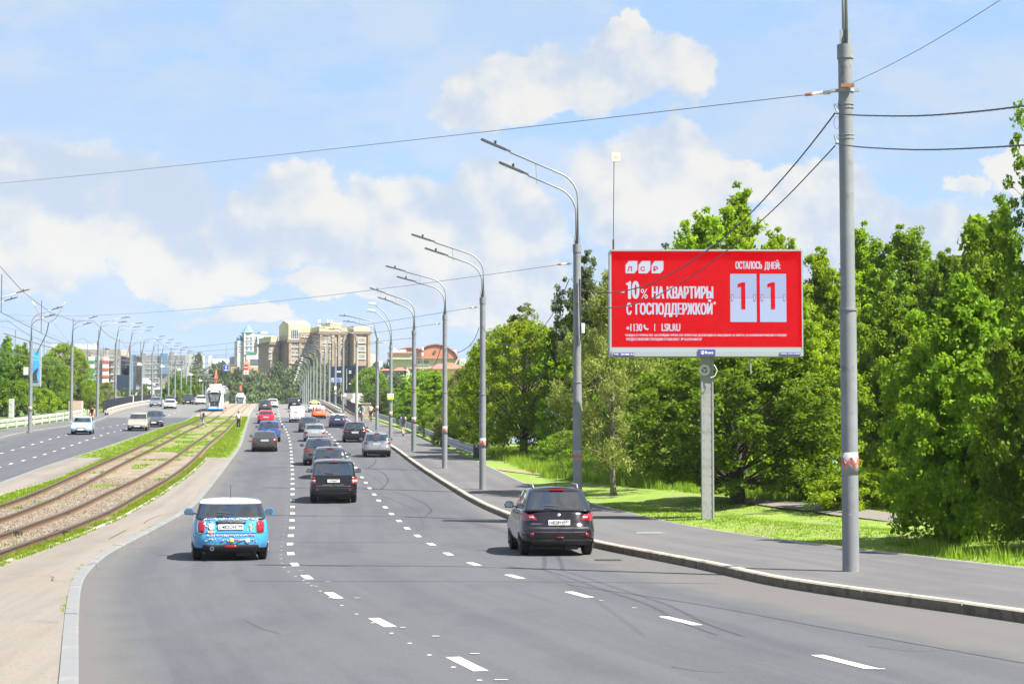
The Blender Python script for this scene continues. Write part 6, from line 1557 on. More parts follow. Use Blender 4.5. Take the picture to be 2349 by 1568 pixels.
def car(px, py, spec, col, label, rev=False, yaw=0.0, name='car', cat='car', group=None, roof=None, glass=G_dark, detail=1, feats=(), fs=1.0, plate=None, dz=0.0, tail=None, grp=None, sc_=None, fixY=None):
    """rev: we see its front"""
    S = dict(SPEC); S.update(spec); L, W, H = S['L'], S['W'] / 2, S['H']; hl = L / 2
    p = gnd(px, py, 0)
    if fixY: p = Vector(((px - CX) / FOC * fixY, fixY, zc(fixY)))
    # the point seen lies under the near end of the car
    sight = math.atan2(-p.x, p.y); head = sight + (.118 - sight) * (.75 if p.y > 95 else 0) + yaw
    slope = (zc(p.y + 2) - zc(p.y - 2)) / 4
    root = empty(name, (0, 0, 0)); cy_ = Vector((-math.sin(head), math.cos(head), 0))
    c = p + cy_ * (hl * .8 if not rev else hl * .8); c.z = zc(c.y) + dz
    root.location = c; root.rotation_euler = (math.atan(slope) * (1 if not rev else -1), 0, head + (math.pi if rev else 0)); tag(root, label, cat, grp)
    if sc_: root.scale = (sc_, sc_, sc_)
    P_ = PC[col] if isinstance(col, str) else col
    belt, clear = S['belt'], S['clear']
    # levels: height, half width factor, rear y, front y
    kr = S['rb']
    lv = [(clear, .90, -hl + .14, hl - .18), (clear + .10, .955, -hl + .03, hl - .05), (.46, .99, -hl, hl), (.60, 1.0, -hl + .015, hl - .01), (.68, .998, -hl + kr * .35, hl - .06), (.80, .99, -hl + kr * .6, hl - .12),
          (belt - .10, .972, -hl + kr * .85, hl - .2), (belt - .025, .945, -hl + kr, hl - .27), (belt, .91, -hl + kr + .05, hl - .33)]
    deck = S['deck']; c0, c1, c2, c3 = S['cab']                # from rear end: base rear, roof rear; from the front: windscreen top, base
    y_ws = hl - c3; y_rw = -hl + c0 + kr
    def ztop(y):
        if y > y_ws: t = min(1, (y - y_ws) / (hl - .25 - y_ws)); return S['hood'] + .0 - (S['hood'] - S['nose']) * t ** 1.8 + (belt - S['hood']) * (1 - t) ** 3
        if deck and y < y_rw: return belt - .01 + deck
        return belt
    rings = [ring(W * k, a, b, S['r'] * (1 if k > .93 else .95)) for _, k, a, b in lv]; n = len(rings[0])
    def zz(z, y):
        if z <= .60: return z
        return .60 + (z - .60) * (ztop(y) - .60) / (belt - .60)
    def grid(rs, zs, m0=None):
        return [(x, y, zs(i, y)) for i, rg in enumerate(rs) for x, y in rg]
    V = grid(rings, lambda i, y: zz(lv[i][0], y)); nr = len(rings)
    def faces(a, b): return [(i * n + j, i * n + (j + 1) % n, (i + 1) * n + (j + 1) % n, (i + 1) * n + j) for i in range(a, b) for j in range(n)]
    def lid(base, top, K=5, crown=0.0):
        """closes ring `base` (list of 3-D points) with strips; crown raises the middle"""
        Vx = []; Fx = []; h = n // 2
        for i in range(h + 1):
            a = Vector(base[i]); b2 = Vector(base[(n - i) % n])
            for k in range(K + 1):
                t = k / K; q = a.lerp(b2, t); e = math.sin(math.pi * i / h) ** .3 if 0 < i < h else 0
                q.z += crown * (1 - (2 * t - 1) ** 2) * e; Vx.append(tuple(q))
        for i in range(h):
            for k in range(K): Fx.append((i*(K+1)+k, (i+1)*(K+1)+k, (i+1)*(K+1)+k+1, i*(K+1)+k+1))
        return Vx, Fx
    lowm = S.get('lower', None); cut = 2 if lowm else 0
    # wheel arches: cut the side faces round the wheels
    wr = S['wheel']; yw = [-hl + L * (1 - S['wb']) / 2 * .95, hl - L * (1 - S['wb']) / 2 * 1.05]
    b = MB(); b.v = list(V); fc = faces(cut, nr - 1)
    b.f = list(fc); b.mi = [0] * len(b.f); Vl, Fl = lid(V[(nr - 1) * n:], None, 6, .02); o0 = len(b.v); b.v += Vl; b.f += [tuple(q + o0 for q in f) for f in Fl]; b.mi += [0] * len(Fl)
    body = b.build('body', P_, root, 32)
    b = MB(); b.v = list(V); b.f = faces(0, max(cut, 1)); b.mi = [0] * len(b.f)
    lb = [V[j] for j in range(n)]; Vl, Fl = lid(lb, None, 2); o0 = len(b.v); b.v += Vl; b.f += [tuple(reversed([q + o0 for q in f])) for f in Fl]; b.mi = [0] * len(b.f)
    b.build('lower_bumper', M_trim, root, 32)
    # cabin
    tl = [0, .07, .10, .5, .86, .90, .96, 1.0]; cw0 = .915 * W; cw1 = W * (1 - S['tum'])
    def cabring(t):
        e = t ** 1.15; ins = 0 if t < .955 else (.03 if t < .99 else .085)
        w_ = cw0 + (cw1 - cw0) * e - ins; ya = y_rw + (S['cab'][1] - S['cab'][0]) * (t ** 1.1) + ins; yb = y_ws - (S['cab'][3] - S['cab'][2] if False else c3 - 0) * 0 - c2 * (t ** 1.05) - ins
        return ring(w_, ya, yb, .20 if t < .9 else .24, .07, rf=.20, bowf=.14)
    CR = [cabring(t) for t in tl]; zb0 = belt - .02
    def cz(i, y):
        t = tl[i]; mid = (y_rw + c1 + y_ws - c2) / 2
        d = S['roofdrop'] * (abs(y - mid) / (hl * .5)) ** 2 * t
        base = min(zb0, ztop(y) - .005) if t == 0 else zb0
        return base + (H - .035 - zb0) * t - d
    CV = grid(CR, cz)
    hh = 4; ncn = 4; nsd = 12
    def cls(j):
        k = j if j < n / 2 else n - 1 - j
        if k < hh: return 'rear'
        if k < hh + ncn: return 'cpil' if k > hh + 1 else 'rearc'
        if k < hh + ncn + nsd:
            q = k - hh - ncn; return 'bpil' if q == 6 else ('side_r' if q < 6 else 'side_f')
        if k < hh + 2 * ncn + nsd: return 'apil' if k < hh + 2 * ncn + nsd - 2 else 'frontc'
        return 'front'
    parts = {'pillars': [], 'roof': [], 'rear_window': [], 'windscreen': [], 'side_window_r': [], 'side_window_l': [], 'side_window_rr': [], 'side_window_rl': []}
    for i in range(len(tl) - 1):
        for j in range(n):
            f = (i * n + j, i * n + (j + 1) % n, (i + 1) * n + (j + 1) % n, (i + 1) * n + j); k = cls(j); t0 = tl[i]; left = j >= n / 2
            if t0 >= .86: parts['roof'].append(f)
            elif k in ('cpil', 'apil', 'bpil') or t0 < .07: parts['pillars'].append(f)
            elif t0 == .07 and k.startswith('side'): parts['pillars'].append(f)
            elif k in ('rear', 'rearc'): parts['rear_window'].append(f)
            elif k in ('front', 'frontc'): parts['windscreen'].append(f)
            else: parts[('side_window_' + ('l' if left else 'r')) if k == 'side_f' else ('side_window_r' + ('l' if left else 'r'))].append(f)
    van = S.get('van')
    for k, fl in parts.items():
        b = MB(); used = sorted({q for f in fl for q in f}); mp = {q: i for i, q in enumerate(used)}; b.v = [CV[q] for q in used]; b.f = [tuple(mp[q] for q in f) for f in fl]
        mt = glass if 'window' in k or k == 'windscreen' else (P_ if k == 'pillars' else (PC[roof] if roof else P_))
        if k == 'windscreen' and not rev: mt = G_clear
        if k == 'windscreen' and rev: mt = glass
        if k == 'pillars' and 'blackpillar' in feats: mt = M_trim
        if van and k in ('rear_window', 'side_window_rr', 'side_window_rl'): mt = P_
        if k == 'roof':
            Vl, Fl = lid(CV[(len(tl) - 1) * n:], None, 6, .035); o0 = len(b.v); b.v += Vl; b.f += [tuple(q + o0 for q in f) for f in Fl]
        b.mi = [0] * len(b.f); nm = 'side_window' if k.startswith('side') else k; b.build(nm, mt, root, 40 if k == 'roof' else 32)
    # surfaces for details
    def surf(x, z, front=False, ofs=.012):
        i = 0
        while i < len(lv) - 2 and lv[i + 1][0] < z: i += 1
        t = max(0, min(1, (z - lv[i][0]) / (lv[i + 1][0] - lv[i][0]))); w_ = W * (lv[i][1] * (1 - t) + lv[i + 1][1] * t); r = S['r']
        yy = (lv[i][3] * (1 - t) + lv[i + 1][3] * t) if front else (lv[i][2] * (1 - t) + lv[i + 1][2] * t)
        bow = .10 if front else .05; ax = min(abs(x), w_ - .003)
        if ax <= w_ - r: q = -bow * (1 - (ax / w_) ** 2)
        else: q = -bow * (1 - ((w_ - r) / w_) ** 2) + r * (1 - math.sqrt(max(0, 1 - ((ax - (w_ - r)) / r) ** 2)))
        y = (yy - q + ofs) if front else (yy + q - ofs)
        if front: z = zz(z, y) if z > .6 else z
        return Vector((x, y, z))
    def quad(cs, m, nmx, front=False, nx=6, nz=3, ofs=.014, par=None, mirror=False):
        if mirror: cs = [(-x, z) for x, z in cs]
        b = MB(); V_ = []
        for j in range(nz + 1):
            for i in range(nx + 1):
                u, v = i / nx, j / nz
                x = (cs[0][0] * (1 - u) + cs[1][0] * u) * (1 - v) + (cs[3][0] * (1 - u) + cs[2][0] * u) * v; z = (cs[0][1] * (1 - u) + cs[1][1] * u) * (1 - v) + (cs[3][1] * (1 - u) + cs[2][1] * u) * v
                e = 0 if (i in (0, nx) or j in (0, nz)) else 1
                V_.append(surf(x, z, front, ofs * (.15 + .85 * e) + .002))
        b.v = [tuple(q) for q in V_]; b.f = [(j*(nx+1)+i, j*(nx+1)+i+1, (j+1)*(nx+1)+i+1, (j+1)*(nx+1)+i) for j in range(nz) for i in range(nx)]; b.mi = [0] * len(b.f)
        return b.build(nmx, m, par or root, 'all')
    def oval(cx_, cz_, a, e, m, nmx, front=False, ofs=.018, pw=2.0, par=None, N=18, inset=(1, .93, .5)):
        b = MB()
        for s_, of in zip(inset, (.002, ofs, ofs * 1.35)):
            for i in range(N):
                q = 2 * math.pi * i / N; cx2 = math.copysign(abs(math.cos(q)) ** (2 / pw), math.cos(q)); sx2 = math.copysign(abs(math.sin(q)) ** (2 / pw), math.sin(q))
                b.v.append(tuple(surf(cx_ + a * s_ * cx2, cz_ + e * s_ * sx2, front, of)))
        for k in range(2):
            for i in range(N): b.f.append((k*N+i, k*N+(i+1)%N, (k+1)*N+(i+1)%N, (k+1)*N+i))
        b.f.append(tuple(2*N+i for i in range(N))); b.mi = [0] * len(b.f)
        return b.build(nmx, m, par or root, 'all')
    front = rev
    # wheels
    tw = .24 if W > .88 else .21
    for sx_ in (-1, 1):
        for k, y in enumerate(yw):
            m = MB(); m.lathe([(wr - .06, -tw / 2), (wr, -tw / 2 + .03), (wr, tw / 2 - .03), (wr - .06, tw / 2)], n=20, axis='x'); o = m.build('wheel', M_tyre, root, 40); o.location = (sx_ * (W - tw / 2 - .015), y, wr)
            if detail:
                m = MB(); m.lathe([(wr * .66, -.01), (wr * .66, .012), (wr * .58, .012), (wr * .56, -.03), (.02, -.02)], n=16, axis='x')
                for q in range(5): a = q * 2 * math.pi / 5; m.tube([(.005, .04 * math.cos(a), .04 * math.sin(a)), (.008, wr * .6 * math.cos(a), wr * .6 * math.sin(a))], .028, 4)
                rm = m.build('rim', M_rimd if 'darkrim' in feats else M_rim, o, 30); rm.location = (sx_ * (tw / 2 + .0), 0, 0); rm.scale = (sx_, 1, 1)
            m = MB(); R0, R1 = wr + .055, wr + .005
            n_ = 12; Vq = []
            for i in range(n_ + 1):
                a = math.radians(-12 + 204 * i / n_)
                for rr_, xx in ((R0 + (.05 if lowm else .012), W * .962), (R0, W * 1.004 if lowm else W * .992), (R1 * .5, W * .93)): Vq.append((sx_ * xx, y + rr_ * math.cos(a), max(clear * .9, wr + rr_ * math.sin(a))))
            m.v = Vq; m.f = [(3*i+q, 3*i+q+1, 3*i+q+4, 3*i+q+3) for i in range(n_) for q in range(2)]; m.mi = [0] * len(m.f); m.build('wheel_arch', M_trim, root, 'all')
    m = MB(); m.box((0, 0, clear - .01), (W * 1.3, L * .74, .14)); m.box((0, yw[0], clear + .02), (W * 1.7, .12, .10)); m.box((W * .35, -hl + .45, clear - .02), (.32, .42, .16)); m.build('underbody', M_trim, root)
    # side mirrors
    mz = belt + .07; my = y_ws - .38
    for sx_ in (-1, 1):
        m = MB(); m.prism([(-.10, -.07), (.10, -.08), (.12, .03), (.07, .09), (-.06, .09), (-.12, .02)], .10, lambda u, v, w_: (sx_ * (cw0 + .16) + u, my + w_, mz + v)); m.tube([(sx_ * (cw0 - .03), my + .05, mz - .05), (sx_ * (cw0 + .08), my + .05, mz - .03)], .02, 5)
        mo = m.build('mirror', P_ if 'blackmirror' not in feats else M_trim, root, 30)
        m = MB(); m.prism([(-.08, -.05), (.08, -.06), (.10, .02), (.06, .07), (-.05, .07), (-.10, .02)], .006, lambda u, v, w_: (sx_ * (cw0 + .16) + u, my - .008 + w_, mz + v)); m.build('mirror_glass', M_mirror, mo)
    # interior
    m = MB(); m.box((0, (y_ws + y_rw) / 2, belt - .13), (W * 1.5, (y_ws - y_rw) * .82, .10)); m.build('cabin_floor', M_in, root)
    if detail:
        for sx_ in (-1, 1):
            for y in (y_rw + .72, y_ws - 1.05):
                m = MB(); m.prism([(-.22, 0), (.22, 0), (.20, .34), (.12, .40), (.11, .55), (.05, .60), (-.05, .60), (-.11, .55), (-.12, .40), (-.20, .34)], .12, lambda u, v, w_: (sx_ * .36 + u, y + w_, belt - .2 + v * (H - belt) / .62)); m.build('seat', M_seat, root, 30)
    if detail and not rev:
        m = MB(); m.tube([(-.12 * 1, y_ws - .55, H - .17), (.12, y_ws - .55, H - .17)], .035, 6); m.build('inner_mirror', M_in, root)
    # plate and lights
    pz = S.get('pz', .82 if not rev else .48); px_ = S.get('pw', .26)
    if not rev:
        m = MB(); q = surf(0, pz, False, .03); m.box((0, q.y, pz), (px_ * 2, .02, .12)); pl = m.build('licence_plate', M_plate, root)
        if plate and detail > 1:
            main, reg = plate
            Mt = Matrix.Translation((0, q.y - .013, pz)) @ Matrix.Rotation(math.pi / 2, 4, 'X')
            text(main, 'plate_characters', M_print, pl, Mt, -px_ + .02, px_ * .42, -.042, .042, .015); text(reg, 'plate_characters', M_print, pl, Mt, px_ * .5, px_ - .02, -.02, .042, .012)
            m = MB(); m.box((px_ * .46, q.y - .011, pz), (.004, .002, .11)); m.build('plate_divider', M_print, pl)
        elif detail:
            m = MB()
            for i in range(7): m.box((-px_ * .8 + i * px_ * .26, q.y - .012, pz), (px_ * .13, .004, .06))
            m.build('plate_characters', M_print, pl)
        for cs, kind in (S.get('tails') or [([(.56, .72), (.88, .72), (.88, .94), (.60, .94)], 'r')]):
            for mir in (False, True): quad([(x * W / .90, z) for x, z in cs], {'r': M_tail, 'w': M_tailc, 'k': M_trim}[kind], 'tail_light', False, mirror=mir, ofs=.03)
        for (x, z) in S.get('refl', [(.60, .44)]):
            for s_ in (-1, 1): oval(s_ * x * W / .9, z, .055, .022, M_tail, 'reflector', ofs=.012)
        if S.get('bumper_dark', True): quad([(-W * .78, clear + .02), (W * .78, clear + .02), (W * .72, S.get('bd', .42)), (-W * .72, S.get('bd', .42))], M_trim, 'rear_diffuser', False, 14, 3, .02)
        # rear wiper, third brake light, hatch seams
        if not S.get('deck') and detail:
            m = MB(); zw = belt + .09; yv = y_rw - .09 + .02
            m.tube([(0, yv - .02, zw), (-W * .38, yv + .02, zw + .03)], .016, 4); m.build('wiper', M_trim, root)
            m = MB(); zs = H - .10; m.box((0, y_rw + c1 - c0 - .10, H - .085), (.34, .06, .035)); (m.build('brake_light', M_tail, root) if 'nobrake' not in feats else None)
        if detail:
            m = MB(); m.tube([tuple(surf(x, .635, False, .004)) for x in [(-1 + i / 8) * W * .97 for i in range(17)]], .006, 3, False); m.build('panel_gap', M_print, root)
            m = MB(); m.tube([(.0, y_rw + c1 - c0 + .08, H - .05), (0, y_rw + c1 - c0 - .06, H + (.30 if detail > 1 else .12))], .006 if detail > 1 else .01, 4); m.build('antenna', M_trim, root)
        if 'badge' in feats: oval(0, pz + .17, .05, .04, M_chrome, 'badge', ofs=.01)
        if 'chromebar' in feats: quad([(-W*.42, pz + .09), (W*.42, pz + .09), (W*.42, pz + .115), (-W*.42, pz + .115)], M_chrome, 'trim_bar', ofs=.02)
    else:
        gz = .62
        for cs in (S.get('heads') or [[(.50, .66), (.86, .70), (.84, .84), (.52, .76)]]):
            for mir in (False, True): quad([(x * W / .90, z) for x, z in cs], M_head, 'head_light', True, mirror=mir, ofs=.03)
        quad([(-.42, .56), (.42, .56), (.47, .76), (-.47, .76)], M_chrome if 'chromegrille' in feats else M_trim, 'grille', True, 8, 3, .02)
        quad([(-.60, .26), (.60, .26), (.52, .42), (-.52, .42)], M_trim, 'air_intake', True, 8, 3, .02)
        q = surf(0, pz, True, .02); m = MB(); m.box((0, q.y, pz), (.52, .02, .115)); pl = m.build('licence_plate', M_plate, root)
        for s_ in (-1, 1): oval(s_ * W * .68, .36, .07, .045, M_head, 'fog_light', True, ofs=.012)
        oval(0, .70, .06, .05, M_chrome, 'badge', True, ofs=.03)
    if 'rails' in feats:
        for s_ in (-1, 1):
            m = MB(); ya_, yb_ = y_rw + c1 - c0 + .25, y_ws - c2 - .25; m.tube([(s_ * (cw1 - .10), ya_ - .1, H - .06), (s_ * (cw1 - .09), ya_ + .05, H + .03), (s_ * (cw1 - .09), yb_, H + .03), (s_ * (cw1 - .10), yb_ + .15, H - .05)], .018, 5); m.build('roof_rail', M_steel, root, 'all')
    root['_'] = 0; del root['_']
    return dict(root=root, surf=surf, quad=quad, oval=oval, W=W, hl=hl, H=H, belt=belt, y_rw=y_rw, y_ws=y_ws, cw1=cw1, cw0=cw0)
SUVs = dict(L=4.5, W=1.84, H=1.66, belt=1.08, hood=1.02, clear=.25, rb=.14, cab=(.04, .34, .75, 1.55), wheel=.36, tum=.23)
HATCH = dict(L=4.0, W=1.74, H=1.46, belt=.95, hood=.90, cab=(.05, .38, .70, 1.35), wheel=.31)
SEDAN = dict(L=4.6, W=1.80, H=1.44, belt=.92, hood=.86, clear=.19, rb=.10, cab=(.42, 1.15, .75, 1.55), deck=.07, wheel=.32, tum=.24, roofdrop=.05)
def sp(b, **k): d = dict(b); d.update(k); return d
CG = 'cars driving away on the near carriageway'
# small blue hatchback with white roof
c = car(528, 1284, dict(L=3.9, W=1.73, H=1.42, belt=.985, hood=.93, clear=.20, rb=.13, cab=(.03, .36, .45, 1.25), wheel=.30, tum=.205, r=.42, pz=.775, tails=[([(.60, .70), (.80, .70), (.80, .70), (.60, .70)], 'r')], refl=[], bd=.37, pw=.28),
        'lightblue', 'small light blue hatchback with white roof and colourful stickers, nearest on the left lane', plate=('с482ОН', '799'), roof='cream', glass=G_clear, detail=2, feats=('blackpillar', 'nobrake'), grp=CG, yaw=.02)
root = c['root']
for o in [x for x in root.children if x.name.startswith('tail_light')]: bpy.data.objects.remove(o)
for s_ in (-1, 1):
    q = c['oval'](s_ * .665, .775, .098, .155, M_chrome, 'light_ring', ofs=.012, pw=3.2, N=22); c['oval'](s_ * .665, .775, .086, .142, M_tail, 'tail_light', ofs=.03, pw=3.2, N=22)
c['oval'](0, .875, .35, .042, M_trim, 'hatch_handle', ofs=.03, pw=3.5, N=24)
b = MB(); q = c['surf'](0, .885, False, .06); b.prism([(-.11, .03), (-.02, .0), (0, -.03), (.02, .0), (.11, .03), (.03, .025), (0, .02), (-.03, .025)], .006, lambda u, v, w_: (u, q.y + w_, .885 + v)); b.build('winged_badge', M_chrome, root)
c['oval'](0, .33, .15, .035, M_tail, 'fog_light', ofs=.03, pw=3.5)
c['quad']([(-.21, .275), (.21, .275), (.17, .385), (-.17, .385)], M_trim, 'fog_surround', ofs=.012)
q = c['surf'](-.42, .29, False, .05); b = MB(); b.lathe([(.045, -.10), (.045, .02)], c=(-.42, q.y, .29), n=12, axis='y'); e_ = b.build('exhaust', M_chrome, root, 30); b = MB(); b.lathe([(.034, -.105), (.034, -.102)], c=(-.42, q.y, .29), n=12, axis='y'); b.build('exhaust_opening', M_print, e_)
stc = [mat('sticker_%s' % n_, c_, .45) for n_, c_ in (('white', (.78, .78, .80)), ('orange', (.75, .25, .04)), ('pink', (.75, .35, .55)), ('yellow', (.80, .62, .08)), ('red', (.60, .06, .05)), ('violet', (.35, .22, .62)), ('tan', (.55, .38, .22)), ('pale', (.45, .65, .80)))]
rs = random.Random(5)
def stick(x, z, a, e, mt): c['oval'](x, z, a, e, mt, 'sticker', ofs=.012, pw=rs.choice((2, 4, 2.6)), N=8, inset=(1, .98, .5))
for i in range(30): stick(-.52 + i * .036 + rs.uniform(-.01, .01), .575 + rs.uniform(-.012, .02), rs.uniform(.008, .014), rs.uniform(.010, .018), rs.choice(stc))
for i in range(34): stick(-.56 + i * .034 + rs.uniform(-.01, .01), .475 + rs.uniform(-.04, .03), rs.uniform(.008, .016), rs.uniform(.009, .018), rs.choice(stc))
for i in range(26): stick(-.60 + i * .048 + rs.uniform(-.01, .01), .955 + rs.uniform(-.02, .012), rs.uniform(.012, .022), rs.uniform(.010, .016), rs.choice((stc[0], stc[0], stc[5], stc[7], stc[2])))
stick(-.44, .78, .062, .075, stc[0]); stick(-.45, .76, .03, .03, stc[6]); stick(-.42, .81, .022, .02, stc[1]); stick(-.44, .66, .04, .04, stc[1]); stick(-.50, .66, .015, .02, stc[0])
stick(.44, .80, .034, .04, stc[1]); stick(.44, .74, .018, .07, stc[1]); stick(.02, .47, .05, .05, stc[3]); stick(.38, .46, .055, .06, stc[0]); stick(.39, .47, .025, .03, M_print); stick(.22, .48, .08, .018, stc[5])
for i in range(16): stick(rs.uniform(.36, .55) * rs.choice((-1, 1)), rs.uniform(.62, .92), rs.uniform(.008, .016), rs.uniform(.008, .018), rs.choice(stc))
# plum crossover
c = car(1279, 1273, sp(SUVs, L=4.54, W=1.79, H=1.66, belt=1.09, rb=.29, cab=(.0, .44, .8, 1.55), wheel=.345, tum=.29, r=.50, roofdrop=.07, pz=.80, pw=.26,
        tails=[([(.52, .86), (.88, .82), (.89, 1.03), (.62, .99)], 'r'), ([(.56, .885), (.72, .87), (.74, .975), (.62, .965)], 'w')], refl=[], bd=.40),
        'plum', 'dark plum crossover with roof rails on the right lane beside the kerb', plate=('м828тт', '197'), detail=2, feats=('rails', 'darkrim'), grp=CG, yaw=.115)
for s_ in (-1, 1): c['oval'](s_ * .66, .52, .045, .045, M_tail, 'reflector', ofs=.02)
c['oval'](0, .98, .045, .045, M_chrome, 'badge', ofs=.015); c['oval'](0, .44, .10, .028, mat('dark_red', (.10, .008, .012), .3), 'fog_light', ofs=.03, pw=4)
c['quad']([(-.74, .66), (.74, .66), (.70, .69), (-.70, .69)], M_trim, 'panel_gap', nx=12, ofs=.008)
q = c['surf'](-.56, .76, False, .02); text('QASHQAI+2', 'badge_lettering', M_chrome, c['root'], Matrix.Translation((0, q.y - .01, 0)) @ Matrix.Rotation(math.pi / 2, 4, 'X'), -.68, -.40, .745, .785, .01)
c['quad']([(-.60, .555), (.60, .555), (.66, .58), (-.66, .58)], M_trim, 'bumper_groove', nx=12, ofs=.006)
# black square-backed suv
c = car(765, 1153, sp(SUVs, L=4.78, W=1.93, H=1.78, belt=1.14, hood=1.08, clear=.28, rb=.06, cab=(.02, .24, .55, 1.5), wheel=.38, tum=.17, r=.26, pz=.93, pw=.25,
        tails=[([(.70, .98), (.90, .98), (.90, 1.09), (.70, 1.09)], 'r'), ([(.70, .89), (.90, .89), (.90, .975), (.70, .975)], 'w'), ([(.68, .80), (.90, .80), (.90, .885), (.68, .885)], 'r')], refl=[(.62, .56)], bd=.46),
        'black', 'black square backed SUV in the middle lane behind the hidden dark car', plate=('е618вр', '77'), detail=2, feats=('blackmirror',), grp=CG, fs=.6)
text('RANGE  ROVER', 'badge_lettering', M_chrome, c['root'], Matrix.Translation((0, c['surf'](0, .775, False, .035).y, 0)) @ Matrix.Rotation(math.pi / 2, 4, 'X'), -.44, .44, .745, .79, .012)
c['quad']([(-.70, .715), (.70, .715), (.70, .73), (-.70, .73)], M_chrome, 'trim_bar', nx=12, ofs=.02)
car(757, 1098, sp(SUVs, L=4.3, W=1.8, H=1.62), 'darkgrey', 'dark car with bluish roof almost hidden in front of the black SUV', detail=1, grp=CG, fs=.7)
c = car(731, 1067, sp(SUVs, L=4.38, W=1.81, H=1.60, belt=1.03, cab=(.0, .40, .75, 1.5), rb=.20, wheel=.345, tum=.25, tails=[([(.42, .84), (.88, .80), (.89, .98), (.58, .95)], 'r')], pz=.76), 'graphite', 'grey crossover with slanted red tail lights, left of the hidden dark car', feats=('badge', 'rails'), grp=CG, fs=.7)
c = car(865, 1048, sp(SUVs, L=4.18, W=1.775, H=1.61, belt=1.02, cab=(.0, .34, .7, 1.45), rb=.16, wheel=.34, tum=.22, tails=[([(.55, .88), (.87, .84), (.88, 1.00), (.66, .98)], 'r')], pz=.85, bd=.50, lower=True), 'steel', 'steel grey compact crossover nearest the right kerb', glass=G_clear, feats=('badge',), grp=CG, fs=.7)
car(722, 1012, sp(SEDAN, W=1.77, tails=[([(.58, .64), (.82, .64), (.84, .86), (.58, .84)], 'r')], pz=.74), 'silver', 'silver sedan in the middle lane behind the dark grey sedan', feats=('badge',), grp=CG)
car(707, 991, sp(SEDAN, W=1.83, tails=[([(.44, .74), (.86, .72), (.87, .84), (.50, .83)], 'r')], pz=.74), 'darkgrey', 'dark grey sedan in front of the silver sedan', grp=CG)
car(814, 1014, sp(SUVs, L=4.66, W=1.9, H=1.63, belt=1.02, cab=(.0, .34, .75, 1.5), tails=[([(.48, .84), (.88, .82), (.89, .98), (.50, .94)], 'r')], pz=.80), 'black', 'black estate SUV with chrome bumper strips in the right lane', feats=('chromebar', 'badge', 'rails'), grp=CG)
c = car(774, 980, dict(L=3.9, W=1.73, H=1.42, belt=.985, hood=.93, clear=.20, rb=.13, cab=(.03, .36, .45, 1.25), wheel=.30, tum=.205, r=.42, pz=.83, tails=[([(.60, .64), (.76, .64), (.76, .90), (.60, .90)], 'r')], refl=[]), 'navy', 'navy blue small hatchback with white roof in the right lane', roof='cream', feats=('badge',), grp=CG)
car(682, 968.5, dict(L=4.4, W=1.84, H=1.84, belt=1.10, hood=1.0, clear=.22, rb=.04, cab=(.0, .10, .5, 1.2), wheel=.31, tum=.10, r=.16, pz=.62, van=True, tails=[([(.78, .66), (.90, .66), (.90, 1.00), (.80, 1.00)], 'r')], roofdrop=.06), 'white', 'white panel van in the middle lane', name='van', cat='van', feats=('blackmirror',), grp=CG)
c = car(731.5, 960, dict(L=3.7, W=1.72, H=1.55, belt=1.0, cab=(.0, .30, .5, 1.1), wheel=.29, tum=.18, pz=.78, tails=[([(.72, .80), (.88, .80), (.88, .95), (.74, .95)], 'r')]), 'orange', 'orange car sharing hatchback with white rear door and green stripe', roof='white', grp=CG)
c['quad']([(-.70, .93), (.70, .93), (.70, .99), (-.70, .99)], mat('stripe_green', (.02, .22, .10), .5), 'stripe', ofs=.03)
b = MB(); b.box((0, c['y_rw'] + .03, 1.24), (1.16, .05, .42)); wb = b.build('white_rear_panel', PC['white'], c['root']); b = MB(); b.lathe([(.13, -.04), (.13, -.03)], c=(-.28, c['y_rw'], 1.25), n=12, axis='y'); b.build('round_logo', PC['orange'], wb)
b = MB(); b.box((.14, c['y_rw'] - .035, 1.28), (.42, .01, .05)); b.box((.14, c['y_rw'] - .035, 1.19), (.36, .01, .05)); b.build('print', PC['orange'], wb)
c = car(721.5, 945, dict(L=4.2, W=1.75, H=1.5, belt=.98, wheel=.31, tails=[([(.60, .78), (.86, .78), (.86, .92), (.64, .92)], 'r')]), 'white', 'white taxi with yellow roof lamp and yellow rear window sticker', cat='taxi', grp=CG)
b = MB(); b.box((0, -.2, 1.56), (.6, .2, .13)); b.build('taxi_lamp', stc[3], c['root']); b = MB(); b.box((0, c['y_rw'] + .08, 1.22), (.8, .04, .2)); b.build('window_sticker', stc[3], c['root'])
car(675, 938, sp(SUVs, H=1.65, tails=[([(.54, .86), (.88, .84), (.88, 1.0), (.62, .98)], 'r')]), 'black', 'black SUV highest up in the middle lane near the crest', feats=('badge',), grp=CG)
car(607, 1035.5, sp(SEDAN, W=1.80, L=4.6, belt=.95, tails=[([(.60, .70), (.85, .70), (.86, .93), (.62, .90)], 'r')], pz=.80, H=1.43), 'brown', 'dark grey brown sedan behind the blue crossover on the left lane', feats=('badge',), grp=CG, fs=.9)
car(617, 1013, sp(SUVs, L=4.63, W=1.88, H=1.70, tails=[([(.72, .82), (.90, .80), (.88, 1.06), (.76, 1.06)], 'r'), ([(.76, 1.06), (.86, 1.06), (.80, 1.14), (.74, 1.14)], 'r')]), 'blue', 'dark blue crossover with tall red tail lights on the left lane', grp=CG, feats=('badge',))
car(610, 971, sp(SEDAN, W=1.84, tails=[([(.54, .74), (.88, .72), (.88, .84), (.56, .84)], 'r')], pz=.72), 'red', 'bright red sedan on the left lane', grp=CG)
car(608, 942.5, sp(SUVs, H=1.6, W=1.86, cab=(.0, .40, .75, 1.5)), 'brown', 'grey brown crossover ahead of the red sedan', grp=CG, feats=('badge',))
car(625, 935, sp(SEDAN, W=1.8), 'white', 'white sedan beside the grey brown crossover near the crest', grp=CG)
